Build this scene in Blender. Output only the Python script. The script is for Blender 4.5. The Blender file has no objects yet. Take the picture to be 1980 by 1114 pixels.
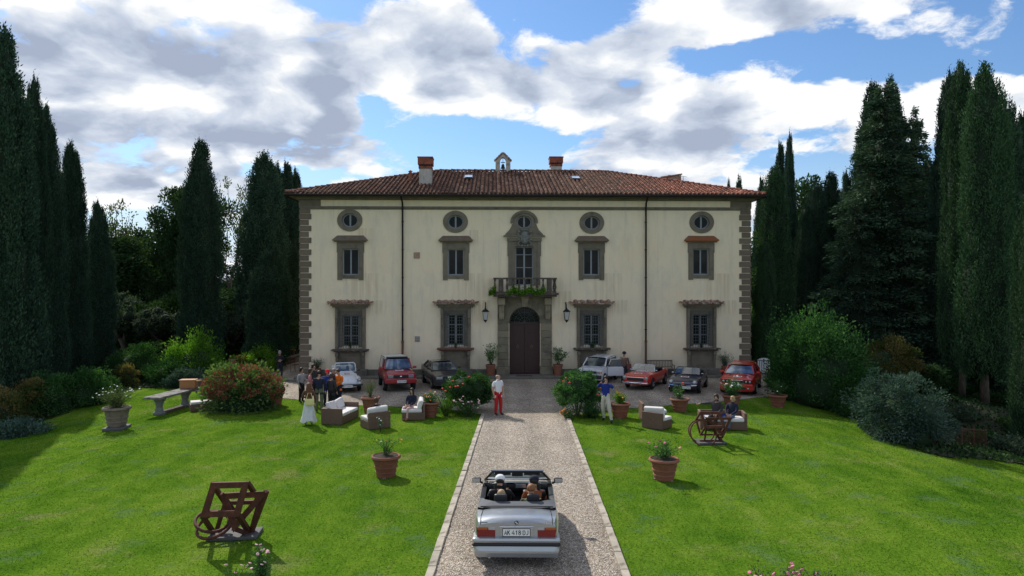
import bpy, bmesh, math, random
import numpy as np
from mathutils import Vector, Matrix, Euler
from mathutils import noise as mnoise

R = math.radians
random.seed(7)
rng = np.random.default_rng(11)
scene = bpy.context.scene
COL = scene.collection

# ---------------------------------------------------------------- camera
CZ, FPX, CX, CY = 5.45, 1320.0, 990.0, 557.0
cd = bpy.data.cameras.new('camera')
cam = bpy.data.objects.new('camera', cd); COL.objects.link(cam)
cam.location = (0, 0, CZ); cam.rotation_euler = (R(90), 0, 0)
cd.sensor_width = 36; cd.lens = 24; cd.clip_end = 5000; cd.clip_start = .1
scene.camera = cam

# ---------------------------------------------------------------- light
SUN = Vector((-0.66, 1.0, 1.0)).normalized()      # towards the sun
EXPOSURE = 0.24
sd = bpy.data.lights.new('sun', 'SUN'); sd.energy = 4.3; sd.angle = R(0.6); sd.color = (1.0, .945, .85)
so = bpy.data.objects.new('sun', sd); COL.objects.link(so)
so.rotation_euler = SUN.to_track_quat('Z', 'Y').to_euler()
scene.view_settings.view_transform = 'Standard'; scene.view_settings.look = 'None'
scene.view_settings.exposure = EXPOSURE; scene.view_settings.gamma = 1
scene.view_settings.use_curve_mapping = False
scene.cycles.max_bounces = 6; scene.cycles.transparent_max_bounces = 12
scene.cycles.use_denoising = True


class NG:
    """tiny node-graph writer"""
    def __init__(s, tree):
        s.t = tree; s.n = tree.nodes; s.l = tree.links
    def node(s, kind, **kw):
        n = s.n.new(kind)
        for k, v in kw.items(): setattr(n, k, v)
        return n
    def put(s, sock, v):
        if v is None: return
        if hasattr(v, 'links') or isinstance(v, bpy.types.NodeSocket): s.l.new(v, sock)
        elif isinstance(v, (tuple, list)) and len(v) == 3 and sock.type == 'RGBA': sock.default_value = (*v, 1)
        else: sock.default_value = v
    def m(s, op, a, b=None, c=None, clamp=False):
        n = s.node('ShaderNodeMath', operation=op, use_clamp=clamp)
        s.put(n.inputs[0], a); s.put(n.inputs[1], b)
        if c is not None: s.put(n.inputs[2], c)
        return n.outputs[0]
    def v(s, op, a, b=None, scale=None):
        n = s.node('ShaderNodeVectorMath', operation=op)
        s.put(n.inputs[0], a)
        if b is not None: s.put(n.inputs[1], b)
        if scale is not None: s.put(n.inputs['Scale'], scale)
        return n.outputs['Value'] if op in ('LENGTH', 'DOT_PRODUCT', 'DISTANCE') else n.outputs['Vector']
    def mix(s, f, a, b, mode='MIX'):
        n = s.node('ShaderNodeMix', data_type='RGBA', blend_type=mode)
        s.put(n.inputs[0], f); s.put(n.inputs[6], a); s.put(n.inputs[7], b)
        return n.outputs[2]
    def noise(s, vec, scale, detail=4, rough=.55, dist=0, col=False):
        n = s.node('ShaderNodeTexNoise')
        s.put(n.inputs['Vector'], vec); n.inputs['Scale'].default_value = scale
        n.inputs['Detail'].default_value = detail; n.inputs['Roughness'].default_value = rough
        n.inputs['Distortion'].default_value = dist
        return n.outputs['Color' if col else 'Fac']
    def ramp(s, f, stops, interp='LINEAR'):
        n = s.node('ShaderNodeValToRGB'); r = n.color_ramp; r.interpolation = interp
        s.put(n.inputs[0], f)
        while len(r.elements) < len(stops): r.elements.new(.5)
        for e, (p, c) in zip(r.elements, stops):
            e.position = p; e.color = (*c, 1) if isinstance(c, (tuple, list)) else (c, c, c, 1)
        return n.outputs[0]
    def sm(s, f, lo, hi):
        n = s.node('ShaderNodeMapRange', interpolation_type='SMOOTHSTEP')
        s.put(n.inputs[0], f); n.inputs[1].default_value = lo; n.inputs[2].default_value = hi
        return n.outputs[0]


# ---------------------------------------------------------------- sky
W = bpy.data.worlds.new('World'); scene.world = W; W.use_nodes = True
W.node_tree.nodes.clear(); g = NG(W.node_tree)
out = g.node('ShaderNodeOutputWorld'); bg = g.node('ShaderNodeBackground')
bg.inputs['Strength'].default_value = 0.15
g.l.new(bg.outputs[0], out.inputs[0])
sky = g.node('ShaderNodeTexSky', sky_type='NISHITA'); sky.sun_disc = False
sky.sun_elevation = math.asin(SUN.z); sky.sun_rotation = math.atan2(SUN.x, SUN.y)
sky.air_density = 1.2; sky.dust_density = 0.4; sky.ozone_density = 2.4
tc = g.node('ShaderNodeTexCoord').outputs['Generated']
sep = g.node('ShaderNodeSeparateXYZ'); g.l.new(tc, sep.inputs[0])
zz = g.m('ADD', g.m('ABSOLUTE', sep.outputs[2]), 0.30)
cmb = g.node('ShaderNodeCombineXYZ')
g.put(cmb.inputs[0], g.m('DIVIDE', sep.outputs[0], zz)); g.put(cmb.inputs[1], g.m('DIVIDE', sep.outputs[1], zz))
cmb.inputs[2].default_value = 1.7
P = cmb.outputs[0]
warp = g.v('SCALE', g.v('SUBTRACT', g.noise(P, 2.2, 5, .55, col=True), (.5, .5, .5)), scale=.26)
PW = g.v('ADD', P, warp)
n1 = g.noise(PW, 1.9, 12, .64)
def blob(px, py, rx, ry, amp):
    """soft patch on the sky dome: centre and half-size as angles seen from the garden"""
    d = Vector(((px - CX) / FPX, 1, (CY - py) / FPX)).normalized()
    q = g.v('MULTIPLY', g.v('SUBTRACT', g.v('ADD', tc, g.v('SCALE', warp, scale=.30)), tuple(d)), (FPX / rx, 2.2, FPX / ry))
    e = g.m('MULTIPLY', g.v('DOT_PRODUCT', q, q), -1.0)
    return g.m('MULTIPLY', g.m('EXPONENT', e), amp)
cov = g.m('ADD', g.m('MULTIPLY_ADD', g.m('SUBTRACT', n1, .5), 1.45, .5), .02)
for b in [(1600, 118, 210, 50, -.34), (1960, 70, 120, 120, -.34), (1740, 70, 110, 60, -.26), (1440, 92, 100, 26, -.24), (860, 262, 130, 40, -.36), (725, 195, 50, 28, -.30), (990, 300, 100, 26, -.34), (590, 338, 60, 22, -.26),
          (190, 318, 70, 26, -.10), (1562, 345, 40, 40, -.22), (1130, 60, 60, 26, -.14), (1010, 20, 60, 22, -.14), (1850, 52, 95, 30, .34), (1950, 185, 60, 36, .26),
          (300, 110, 280, 90, .22), (330, 330, 200, 50, .16), (560, 260, 120, 60, .1), (640, 220, 90, 70, .26), (860, 120, 150, 70, .18), (1060, 150, 110, 60, .20), (1200, 90, 110, 30, .14), (1340, 210, 250, 90, .30), (1520, 22, 320, 36, .26),
          (500, 50, 420, 70, .10), (400, 400, 400, 40, .08), (1700, 225, 170, 70, .22), (1200, 315, 200, 36, .16), (80, 200, 180, 100, .12)]:
    cov = g.m('ADD', cov, blob(*b))
def puffs(off):
    v_ = g.node('ShaderNodeTexVoronoi', feature='F1'); v_.inputs['Scale'].default_value = 4.2; v_.inputs['Detail'].default_value = 1.5; v_.inputs['Roughness'].default_value = .55
    g.put(v_.inputs['Vector'], g.v('ADD', g.v('ADD', P, g.v('SCALE', warp, scale=1.3)), off)); return v_.outputs['Distance']
pf = puffs((0, 0, 0)); pf2 = puffs((-.05, .085, .05))
cov = g.m('ADD', cov, g.m('MULTIPLY', g.m('SUBTRACT', .86, pf), .30))
mask = g.sm(cov, .46, .585)
# thick cloud is grey underneath, thin cloud and sunward rims are bright
n2 = g.noise(g.v('ADD', PW, (-.05, .085, .05)), 1.9, 12, .60)
rim = g.m('SUBTRACT', n1, n2)
big = g.noise(g.v('ADD', PW, (5.1, 2.2, 0)), .95, 6, .55)
thick = g.m('ADD', g.m('MULTIPLY', g.m('SUBTRACT', cov, .56), 1.25), g.m('ADD', g.m('MULTIPLY', rim, -3.6), g.m('MULTIPLY', g.m('SUBTRACT', pf, pf2), 1.3)))
thick = g.m('ADD', thick, g.m('MULTIPLY', g.m('SUBTRACT', big, .455), 2.0))
for b in [(300, 105, 230, 50, .38), (640, 265, 90, 45, .50), (330, 262, 170, 32, .34), (900, 95, 140, 45, .30), (1310, 262, 230, 40, .46), (1560, 38, 260, 30, .22), (1180, 120, 120, 40, .12),
          (1100, 50, 60, 30, -.3), (560, 150, 50, 80, -.5), (150, 165, 160, 28, -.45), (330, 200, 150, 28, -.4), (60, 50, 90, 40, -.35), (1330, 165, 250, 40, -.42), (1480, 310, 150, 36, -.35), (1720, 185, 160, 50, -.4), (640, 205, 60, 18, -.3)]:
    thick = g.m('ADD', thick, blob(*b))
ccol = g.ramp(thick, [(0.0, (5.7, 5.8, 5.95)), (.15, (4.95, 5.15, 5.4)), (.42, (3.85, 4.2, 4.8)), (.75, (2.8, 3.2, 3.95)), (1.0, (2.25, 2.6, 3.35))])
sk = g.mix(1.0, sky.outputs[0], (.47, .60, .76), 'MULTIPLY')
sk = g.mix(g.sm(sep.outputs[2], .22, -.02), sk, (3.9, 4.4, 5.1))
g.l.new(g.mix(mask, sk, ccol), bg.inputs['Color'])

# ---------------------------------------------------------------- builders
class MB:
    """collects shapes; build() links them as ONE mesh object"""
    def __init__(s): s.v = []; s.f = []; s.m = []; s.M = None; s.mi = 0
    def add(s, vs, fs, mi=None):
        o = len(s.v)
        if s.M is not None: vs = [s.M @ Vector(p) for p in vs]
        s.v += [tuple(p) for p in vs]
        for f in fs:
            s.f.append(tuple(i + o for i in f)); s.m.append(s.mi if mi is None else mi)
        return s
    def box(s, c, d, rot=None, mi=None, taper=1.0):
        x, y, z = d[0] / 2, d[1] / 2, d[2] / 2; t = taper
        vs = [Vector(p) for p in ((-x, -y, -z), (x, -y, -z), (x, y, -z), (-x, y, -z), (-x * t, -y * t, z), (x * t, -y * t, z), (x * t, y * t, z), (-x * t, y * t, z))]
        if rot is not None:
            m = Euler(rot).to_matrix(); vs = [m @ p for p in vs]
        vs = [p + Vector(c) for p in vs]
        return s.add(vs, [(3, 2, 1, 0), (4, 5, 6, 7), (0, 1, 5, 4), (1, 2, 6, 5), (2, 3, 7, 6), (3, 0, 4, 7)], mi)
    def bb(s, x0, x1, y0, y1, z0, z1, mi=None):
        return s.box(((x0 + x1) / 2, (y0 + y1) / 2, (z0 + z1) / 2), (abs(x1 - x0), abs(y1 - y0), abs(z1 - z0)), mi=mi)
    def rbox(s, c, d, r=.02, rot=None, mi=None):
        """box with chamfered edges"""
        bm = bmesh.new(); bmesh.ops.create_cube(bm, size=1)
        for v in bm.verts: v.co = Vector((v.co.x * d[0], v.co.y * d[1], v.co.z * d[2]))
        bmesh.ops.bevel(bm, geom=list(bm.edges), offset=min(r, min(d) * .45), segments=2, affect='EDGES', profile=.6)
        m = Euler(rot).to_matrix() if rot else Matrix.Identity(3)
        s.add([m @ v.co + Vector(c) for v in bm.verts], [[v.index for v in f.verts] for f in bm.faces], mi); bm.free(); return s
    def prism(s, poly, y0, y1, mi=None):
        """polygon in x,z extruded along y"""
        n = len(poly)
        vs = [(p[0], y0, p[1]) for p in poly] + [(p[0], y1, p[1]) for p in poly]
        fs = [tuple(range(n)), tuple(range(2 * n - 1, n - 1, -1))] + [(i + n, (i + 1) % n + n, (i + 1) % n, i) for i in range(n)]
        return s.add(vs, fs, mi)
    def tube(s, pts, r, seg=6, mi=None, cap=True):
        pts = [Vector(p) for p in pts]; n = len(pts)
        rr = r if isinstance(r, (list, tuple)) else [r] * n
        vs = []; up = None
        for i, p in enumerate(pts):
            d = (pts[min(i + 1, n - 1)] - pts[max(i - 1, 0)])
            if d.length < 1e-9: d = Vector((0, 0, 1))
            d.normalize()
            if up is None: up = Vector((0, 0, 1)) if abs(d.z) < .9 else Vector((1, 0, 0))
            a = d.cross(up)
            if a.length < 1e-4: a = d.cross(Vector((0, 1, 0)))
            a.normalize(); b = a.cross(d); b.normalize(); up = b
            for k in range(seg):
                t = 2 * math.pi * k / seg
                vs.append(p + (a * math.cos(t) + b * math.sin(t)) * rr[i])
        fs = [(i * seg + k, i * seg + (k + 1) % seg, (i + 1) * seg + (k + 1) % seg, (i + 1) * seg + k) for i in range(n - 1) for k in range(seg)]
        if cap: fs += [tuple(range(seg - 1, -1, -1)), tuple(range((n - 1) * seg, n * seg))]
        return s.add(vs, fs, mi)
    def lathe(s, prof, seg=16, c=(0, 0, 0), mi=None, sx=1, sy=1, wob=0):
        """profile (r,z) about z"""
        vs = []; fs = []
        for i, (r, z) in enumerate(prof):
            for k in range(seg):
                t = 2 * math.pi * k / seg; q = r * (1 + wob * math.sin(3 * t + i))
                vs.append((c[0] + q * math.cos(t) * sx, c[1] + q * math.sin(t) * sy, c[2] + z))
        for i in range(len(prof) - 1):
            for k in range(seg): fs.append((i * seg + k, i * seg + (k + 1) % seg, (i + 1) * seg + (k + 1) % seg, (i + 1) * seg + k))
        fs.append(tuple(range(seg - 1, -1, -1))); n = (len(prof) - 1) * seg; fs.append(tuple(range(n, n + seg)))
        return s.add(vs, fs, mi)
    def ball(s, c, r, seg=10, rings=6, mi=None):
        r = (r, r, r) if not isinstance(r, (tuple, list)) else r
        vs = [(c[0], c[1], c[2] - r[2])]
        for i in range(1, rings):
            a = -math.pi / 2 + math.pi * i / rings
            for k in range(seg):
                t = 2 * math.pi * k / seg
                vs.append((c[0] + r[0] * math.cos(a) * math.cos(t), c[1] + r[1] * math.cos(a) * math.sin(t), c[2] + r[2] * math.sin(a)))
        vs.append((c[0], c[1], c[2] + r[2])); fs = []
        for k in range(seg):
            fs.append((0, 1 + (k + 1) % seg, 1 + k)); b = 1 + (rings - 2) * seg
            fs.append((len(vs) - 1, b + k, b + (k + 1) % seg))
        for i in range(rings - 2):
            for k in range(seg): fs.append((1 + i * seg + k, 1 + i * seg + (k + 1) % seg, 1 + (i + 1) * seg + (k + 1) % seg, 1 + (i + 1) * seg + k))
        return s.add(vs, fs, mi)
    def disc_y(s, c, r, dep, seg=14, mi=None, rz=None):
        """short cylinder whose axis is y"""
        rz = rz or r
        return s.prism([(c[0] + r * math.cos(2 * math.pi * k / seg), c[2] + rz * math.sin(2 * math.pi * k / seg)) for k in range(seg)], c[1] - dep / 2, c[1] + dep / 2, mi)
    def ring(s, c, ro, ri, y0, y1, seg=28, mi=None, a0=0, a1=2 * math.pi, sz=1.0, szi=None):
        """flat ring (or arc) in x,z with thickness along y"""
        full = abs(a1 - a0 - 2 * math.pi) < 1e-6; n = seg if full else seg + 1; vs = []
        szi = szi or sz
        for k in range(n):
            t = a0 + (a1 - a0) * k / seg; co, si = math.cos(t), math.sin(t)
            vs += [(c[0] + ro * co, y0, c[2] + ro * si * sz), (c[0] + ri * co, y0, c[2] + ri * si * szi), (c[0] + ri * co, y1, c[2] + ri * si * szi), (c[0] + ro * co, y1, c[2] + ro * si * sz)]
        fs = []
        for k in range(n if full else n - 1):
            a = 4 * k; b = 4 * ((k + 1) % n)
            fs += [(a, a + 1, b + 1, b), (a + 1, a + 2, b + 2, b + 1), (a + 2, a + 3, b + 3, b + 2), (a + 3, a, b, b + 3)]
        if not full: fs += [(0, 3, 2, 1), (4 * n - 4, 4 * n - 3, 4 * n - 2, 4 * n - 1)]
        return s.add(vs, fs, mi)
    def mesh(s, name, mats, smooth=False):
        me = bpy.data.meshes.new(name); me.from_pydata(s.v, [], s.f)
        for m in (mats if isinstance(mats, (list, tuple)) else [mats]): me.materials.append(m)
        if any(s.m): me.polygons.foreach_set('material_index', s.m)
        if smooth: me.polygons.foreach_set('use_smooth', [True] * len(me.polygons))
        me.update(); return me
    def build(s, name, mats, parent=None, loc=(0, 0, 0), rot=(0, 0, 0), smooth=False, fix=True, **kw):
        me = s.mesh(name, mats, smooth)
        if fix:
            bm = bmesh.new(); bm.from_mesh(me); bmesh.ops.recalc_face_normals(bm, faces=bm.faces); bm.to_mesh(me); bm.free()
        if smooth == 'auto': me.set_sharp_from_angle(angle=R(35))
        return link(name, me, parent, loc, rot, **kw)

def link(name, data, parent=None, loc=(0, 0, 0), rot=(0, 0, 0), scale=None, **kw):
    o = bpy.data.objects.new(name, data); COL.objects.link(o)
    o.location = loc; o.rotation_euler = rot
    if scale is not None: o.scale = scale
    if parent is not None: o.parent = parent
    for k, v in kw.items(): o[k] = v
    return o
def thing(name, label, cat, loc=(0, 0, 0), rz=0, group=None):
    o = bpy.data.objects.new(name, None); COL.objects.link(o); o.empty_display_size = .2
    o.location = loc; o.rotation_euler = (0, 0, rz); o['label'] = label; o['category'] = cat
    if group: o['group'] = group
    return o
def tag(o, label, cat, group=None):
    o['label'] = label; o['category'] = cat
    if group: o['group'] = group
    return o
def kids(o):
    return KID.get(o.name, [])
def copy_tree(o, loc=None, rot=None, scale=None, label=None, parent=None):
    c = o.copy(); COL.objects.link(c)
    if parent is not None: c.parent = parent
    if loc is not None: c.location = loc
    if rot is not None: c.rotation_euler = rot
    if scale is not None: c.scale = scale
    if label: c['label'] = label
    for k in o.children: copy_tree(k, parent=c)
    return c

# ---------------------------------------------------------------- materials
def newmat(name):
    m = bpy.data.materials.new(name); m.use_nodes = True
    g = NG(m.node_tree); b = m.node_tree.nodes['Principled BSDF']
    return m, g, b
def pm(name, col, rough=.75, var=.12, scale=6, col2=None, thr=None, metallic=0, bump=0, bscale=None, spec=.4, coat=0, rnd=0, coord='Object', sz=(1, 1, 1), detail=6):
    """plain procedural material: base colour broken by noise, optional second colour in patches, optional relief"""
    m, g, b = newmat(name)
    co = g.node('ShaderNodeTexCoord').outputs[coord]
    if sz != (1, 1, 1): co = g.v('MULTIPLY', co, sz)
    n = g.noise(co, scale, detail, .6)
    f = g.m('MULTIPLY_ADD', g.m('SUBTRACT', n, .5), 2 * var * 1.6, 1.0)
    c = g.mix(1.0, col, g.node_rgb(f), 'MULTIPLY')
    if col2:
        n2 = g.noise(g.v('ADD', co, (7.3, 1.1, 4.2)), scale * .6, 7, .65)
        c = g.mix(g.sm(n2, thr[0], thr[1]), c, col2)
    if rnd:
        oi = g.node('ShaderNodeObjectInfo').outputs['Random']
        c = g.mix(1.0, c, g.node_rgb(g.m('MULTIPLY_ADD', oi, rnd * 2, 1 - rnd)), 'MULTIPLY')
    g.l.new(c, b.inputs['Base Color'])
    b.inputs['Roughness'].default_value = rough; b.inputs['Metallic'].default_value = metallic
    b.inputs['Specular IOR Level'].default_value = spec; b.inputs['Coat Weight'].default_value = coat
    b.inputs['Coat Roughness'].default_value = .05
    if bump:
        bn = g.node('ShaderNodeBump'); bn.inputs['Strength'].default_value = bump; bn.inputs['Distance'].default_value = .02
        g.l.new(g.noise(co, bscale or scale * 3, 8, .65), bn.inputs['Height']); g.l.new(bn.outputs[0], b.inputs['Normal'])
    return m
def _rgb(s, f):
    n = s.node('ShaderNodeCombineXYZ')
    for i in range(3): s.put(n.inputs[i], f)
    return n.outputs[0]
NG.node_rgb = _rgb

M = {}
M['stone'] = pm('grey_sandstone', (.165, .142, .105), .9, .22, 3, (.10, .088, .066), (.50, .72), bump=.5, bscale=30, rnd=.10)
M['stone_light'] = pm('pale_sandstone', (.30, .25, .17), .9, .18, 3, (.17, .15, .11), (.52, .72), bump=.4, bscale=30, rnd=.12)
M['quoin'] = pm('brown_grey_quoin_stone', (.150, .118, .085), .9, .18, 2, (.115, .095, .078), (.5, .7), bump=.4, bscale=24, rnd=.10)
M['carved'] = pm('grey_carved_stone', (.17, .175, .165), .9, .25, 8, (.08, .082, .075), (.52, .7), bump=.7, bscale=40)
M['lichen'] = pm('dark_lichened_stone', (.09, .072, .058), .95, .35, 9, (.30, .28, .24), (.54, .68), bump=.8, bscale=40)
M['plinth'] = pm('grey_plinth_stone', (.13, .12, .098), .92, .25, 2.5, (.07, .066, .055), (.5, .7), bump=.5, bscale=20, rnd=.1)
M['terracotta'] = pm('terracotta', (.235, .088, .052), .85, .25, 5, (.20, .12, .09), (.52, .72), bump=.3, bscale=30, rnd=.12)
M['terracotta_old'] = pm('weathered_terracotta', (.20, .155, .12), .92, .3, 6, (.11, .095, .08), (.48, .66), bump=.5, bscale=30)
M['chimney_brick'] = pm('old_red_brick', (.26, .072, .040), .9, .35, 7, (.10, .05, .035), (.5, .65), bump=.6, bscale=30)
M['soil'] = pm('potting_soil', (.035, .024, .016), 1, .4, 20, bump=.6)
M['frame'] = pm('grey_painted_window_wood', (.23, .25, .265), .6, .06, 5)
M['iron'] = pm('dark_wrought_iron', (.022, .024, .026), .6, .2, 20, metallic=.3)
M['iron_grey'] = pm('grey_painted_iron', (.075, .085, .085), .6, .2, 20)
M['gutter'] = pm('dark_copper_gutter', (.030, .024, .022), .85, .3, 4, spec=.1)
M['brass_pipe'] = pm('brown_cast_iron_pipe', (.12, .06, .04), .6, .2, 6)
M['door'] = pm('dark_oxblood_door_wood', (.042, .019, .015), .5, .25, 6, sz=(6, 6, .6), bump=.15)
M['brass'] = pm('dull_brass', (.16, .11, .06), .45, .2, 10, metallic=.8)
M['glass'] = None
def glass_mat(name, col, rough=.04, metal=0, spec=.5):
    m, g, b = newmat(name)
    co = g.node('ShaderNodeTexCoord').outputs['Object']
    g.l.new(g.mix(g.sm(g.noise(co, 1.6, 4), .4, .65), col, tuple(c * 1.8 + .002 for c in col)), b.inputs['Base Color'])
    b.inputs['Roughness'].default_value = rough; b.inputs['Specular IOR Level'].default_value = spec
    return m
M['glass'] = glass_mat('dark_window_glass', (.007, .009, .009), .03, spec=.13)
M['lampglass'] = pm('lantern_glass', (.45, .45, .42), .2, .1, 5, spec=.6)
M['wicker'] = None
def wicker_mat():
    m, g, b = newmat('brown_wicker')
    co = g.node('ShaderNodeTexCoord').outputs['Object']
    s = g.node('ShaderNodeSeparateXYZ'); g.l.new(co, s.inputs[0])
    a = g.m('SINE', g.m('MULTIPLY', g.m('ADD', s.outputs[0], s.outputs[1]), 170.0))
    c = g.m('SINE', g.m('MULTIPLY', s.outputs[2], 240.0))
    w = g.m('MULTIPLY_ADD', g.m('MULTIPLY', a, c), .5, .5)
    nn = g.noise(g.v('MULTIPLY', co, (1, 1, 5)), 9, 5)
    f = g.m('ADD', g.m('MULTIPLY', w, .5), g.m('MULTIPLY', nn, .6))
    g.l.new(g.ramp(f, [(.15, (.040, .022, .014)), (.5, (.125, .070, .045)), (.9, (.21, .125, .085))]), b.inputs['Base Color'])
    bn = g.node('ShaderNodeBump'); bn.inputs['Strength'].default_value = .8; bn.inputs['Distance'].default_value = .006
    g.l.new(w, bn.inputs['Height']); g.l.new(bn.outputs[0], b.inputs['Normal']); b.inputs['Roughness'].default_value = .6
    return m
M['wicker'] = wicker_mat()
M['cushion'] = pm('off_white_cushion_fabric', (.66, .63, .62), .95, .05, 3, bump=.15, bscale=60)
M['rust'] = pm('rusted_steel', (.085, .028, .017), .8, .3, 9, (.15, .045, .024), (.5, .7), bump=.35, bscale=40)
M['slab'] = pm('grey_ground_slab', (.085, .085, .085), .8, .2, 6)
M['teak'] = pm('weathered_teak', (.155, .125, .098), .85, .2, 5, sz=(1, 6, 6), bump=.3)
M['bark'] = pm('grey_brown_bark', (.085, .066, .05), .95, .3, 4, (.14, .12, .10), (.5, .7), sz=(5, 5, .7), bump=.9, bscale=12)
M['stem'] = pm('green_brown_stem', (.06, .07, .025), .9, .25, 12)
M['wood_basket'] = pm('orange_brown_basket_weave', (.36, .165, .06), .7, .35, 38, sz=(1, 1, 1.3), bump=.8, bscale=60)
M['bread'] = pm('pale_bread_crust', (.55, .38, .18), .8, .15, 12)
M['white_plastic'] = pm('white_plastic', (.75, .76, .76), .45, .04, 3)
M['yellow_plastic'] = pm('yellow_orange_plastic', (.75, .36, .04), .5, .06, 3)
M['dark_metal'] = pm('dark_metal', (.03, .03, .032), .45, .2, 9, metallic=.5)

def wall_mat():
    m, g, b = newmat('aged_cream_plaster')
    co = g.node('ShaderNodeTexCoord').outputs['Object']
    big = g.noise(co, .35, 5, .6); mid = g.noise(g.v('MULTIPLY', co, (1.2, 1.2, .5)), 1.3, 7, .65)
    fin = g.noise(co, 14, 7, .7); st = g.noise(g.v('MULTIPLY', co, (3.2, 3.2, .22)), 1.0, 7, .7)
    c = g.ramp(big, [(.3, (.745, .645, .475)), (.5, (.80, .68, .49)), (.72, (.80, .65, .44))])
    c = g.mix(g.m('MULTIPLY', g.sm(mid, .46, .70), .45), c, (.60, .545, .43))
    c = g.mix(g.m('MULTIPLY', g.sm(st, .50, .78), .5), c, (.45, .41, .32))
    c = g.mix(g.m('MULTIPLY', g.sm(fin, .60, .82), .45), c, (.40, .36, .28))
    c = g.mix(g.m('MULTIPLY', g.sm(g.noise(g.v('ADD', co, (31, 0, 12)), .8, 8, .7), .60, .70), .4), c, (.74, .70, .60))
    s = g.node('ShaderNodeSeparateXYZ'); g.l.new(co, s.inputs[0])
    low = g.m('MULTIPLY', g.sm(g.m('ADD', s.outputs[2], g.m('MULTIPLY', mid, 3.0)), 3.4, 1.2), .6)
    c = g.mix(low, c, (.42, .37, .28))
    # rain streaks running down from sills and ledges
    sepx = s.outputs[0]; sepz = s.outputs[2]; fine_st = g.sm(g.noise(g.v('MULTIPLY', co, (7, 7, .25)), 1.0, 6, .7), .38, .62); tot = None
    for u_, z_, hw_, ln_ in [(-9.95, 5.85, .85, 2.0), (-3.45, 5.85, .85, 1.6), (4.9, 5.85, .85, 2.4), (11.7, 5.85, .85, 2.4), (-9.95, 8.6, .6, .9), (-3.45, 8.5, .6, .7), (.75, 4.75, 2.0, .9), (-9.95, 4.2, 1.3, .6), (-3.45, 4.2, 1.3, .6), (4.9, 4.2, 1.3, .6), (11.7, 4.2, 1.3, .6)]:
        a_ = g.m('MULTIPLY', g.sm(g.m('ABSOLUTE', g.m('SUBTRACT', sepx, u_)), hw_ + .12, hw_ - .2), g.m('MULTIPLY', g.sm(sepz, z_ - ln_, z_ - .1), g.m('LESS_THAN', sepz, z_ + .5)))
        tot = a_ if tot is None else g.m('MAXIMUM', tot, a_)
    c = g.mix(g.m('MULTIPLY', g.m('MULTIPLY', tot, fine_st), .42), c, (.42, .32, .20))
    patch = g.sm(g.noise(g.v('ADD', co, (3, 0, 55)), .42, 9, .7), .56, .60)
    c = g.mix(g.m('MULTIPLY', patch, .30), c, (.66, .58, .46))
    g.l.new(c, b.inputs['Base Color']); b.inputs['Roughness'].default_value = .95; b.inputs['Specular IOR Level'].default_value = .15
    bn = g.node('ShaderNodeBump'); bn.inputs['Strength'].default_value = .45; bn.inputs['Distance'].default_value = .02
    g.l.new(g.m('ADD', fin, g.m('MULTIPLY', mid, 1.5)), bn.inputs['Height']); g.l.new(bn.outputs[0], b.inputs['Normal'])
    return m
M['wall'] = wall_mat()

def tile_mat(name='old_roof_tile'):
    m, g, b = newmat(name)
    at = g.node('ShaderNodeAttribute'); at.attribute_name = 'tint'
    co = g.node('ShaderNodeTexCoord').outputs['Object']
    s = g.node('ShaderNodeSeparateXYZ'); g.l.new(co, s.inputs[0])
    n = g.noise(co, 7, 6, .7); big = g.noise(co, .45, 4)
    f = g.m('ADD', g.m('MULTIPLY', at.outputs['Fac'], .62), g.m('MULTIPLY', n, .38))
    c = g.ramp(f, [(.10, (.040, .030, .026)), (.32, (.095, .056, .042)), (.52, (.155, .080, .056)), (.70, (.215, .108, .072)), (.86, (.30, .21, .16)), (1, (.40, .33, .27))])
    side = g.sm(g.m('ADD', s.outputs[0], g.m('MULTIPLY', big, 10.0)), 10.0, 16.0)
    c = g.mix(g.m('MULTIPLY', side, .55), c, g.mix(1.0, c, (1.7, .95, .85), 'MULTIPLY'))
    c = g.mix(g.m('MULTIPLY', g.sm(g.noise(co, 2.6, 8, .75), .56, .68), .55), c, (.055, .042, .034))
    g.l.new(c, b.inputs['Base Color']); b.inputs['Roughness'].default_value = .95; b.inputs['Specular IOR Level'].default_value = .2
    bn = g.node('ShaderNodeBump'); bn.inputs['Strength'].default_value = .5; bn.inputs['Distance'].default_value = .02
    g.l.new(n, bn.inputs['Height']); g.l.new(bn.outputs[0], b.inputs['Normal'])
    return m
M['tile'] = tile_mat()
def tile_single():
    return pm('lichened_window_tile', (.22, .10, .06), .95, .4, 7, (.36, .32, .26), (.46, .60), bump=.5, rnd=.35)
M['tile1'] = tile_single()

def leaf_mat(name, dark, mid, light, trans=.25, rough=.6):
    m, g, b = newmat(name)
    at = g.node('ShaderNodeAttribute'); at.attribute_name = 'tint'
    oi = g.node('ShaderNodeObjectInfo').outputs['Random']
    f = at.outputs['Fac']
    c = g.ramp(f, [(0, dark), (.5, mid), (1, light)])
    c = g.mix(1.0, c, g.node_rgb(g.m('MULTIPLY_ADD', oi, .36, .82)), 'MULTIPLY')
    g.l.new(c, b.inputs['Base Color']); b.inputs['Roughness'].default_value = .85; b.inputs['Specular IOR Level'].default_value = .06
    if trans:
        t = g.node('ShaderNodeBsdfTranslucent'); g.l.new(g.mix(1.0, c, (1.3, 1.5, .6), 'MULTIPLY'), t.inputs[0])
        mx = g.node('ShaderNodeMixShader'); mx.inputs[0].default_value = trans
        g.l.new(b.outputs[0], mx.inputs[1]); g.l.new(t.outputs[0], mx.inputs[2])
        g.l.new(mx.outputs[0], g.n['Material Output'].inputs[0])
    return m
M['cypress'] = leaf_mat('cypress_foliage', (.015, .034, .023), (.036, .072, .047), (.066, .116, .072), .06)
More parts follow.
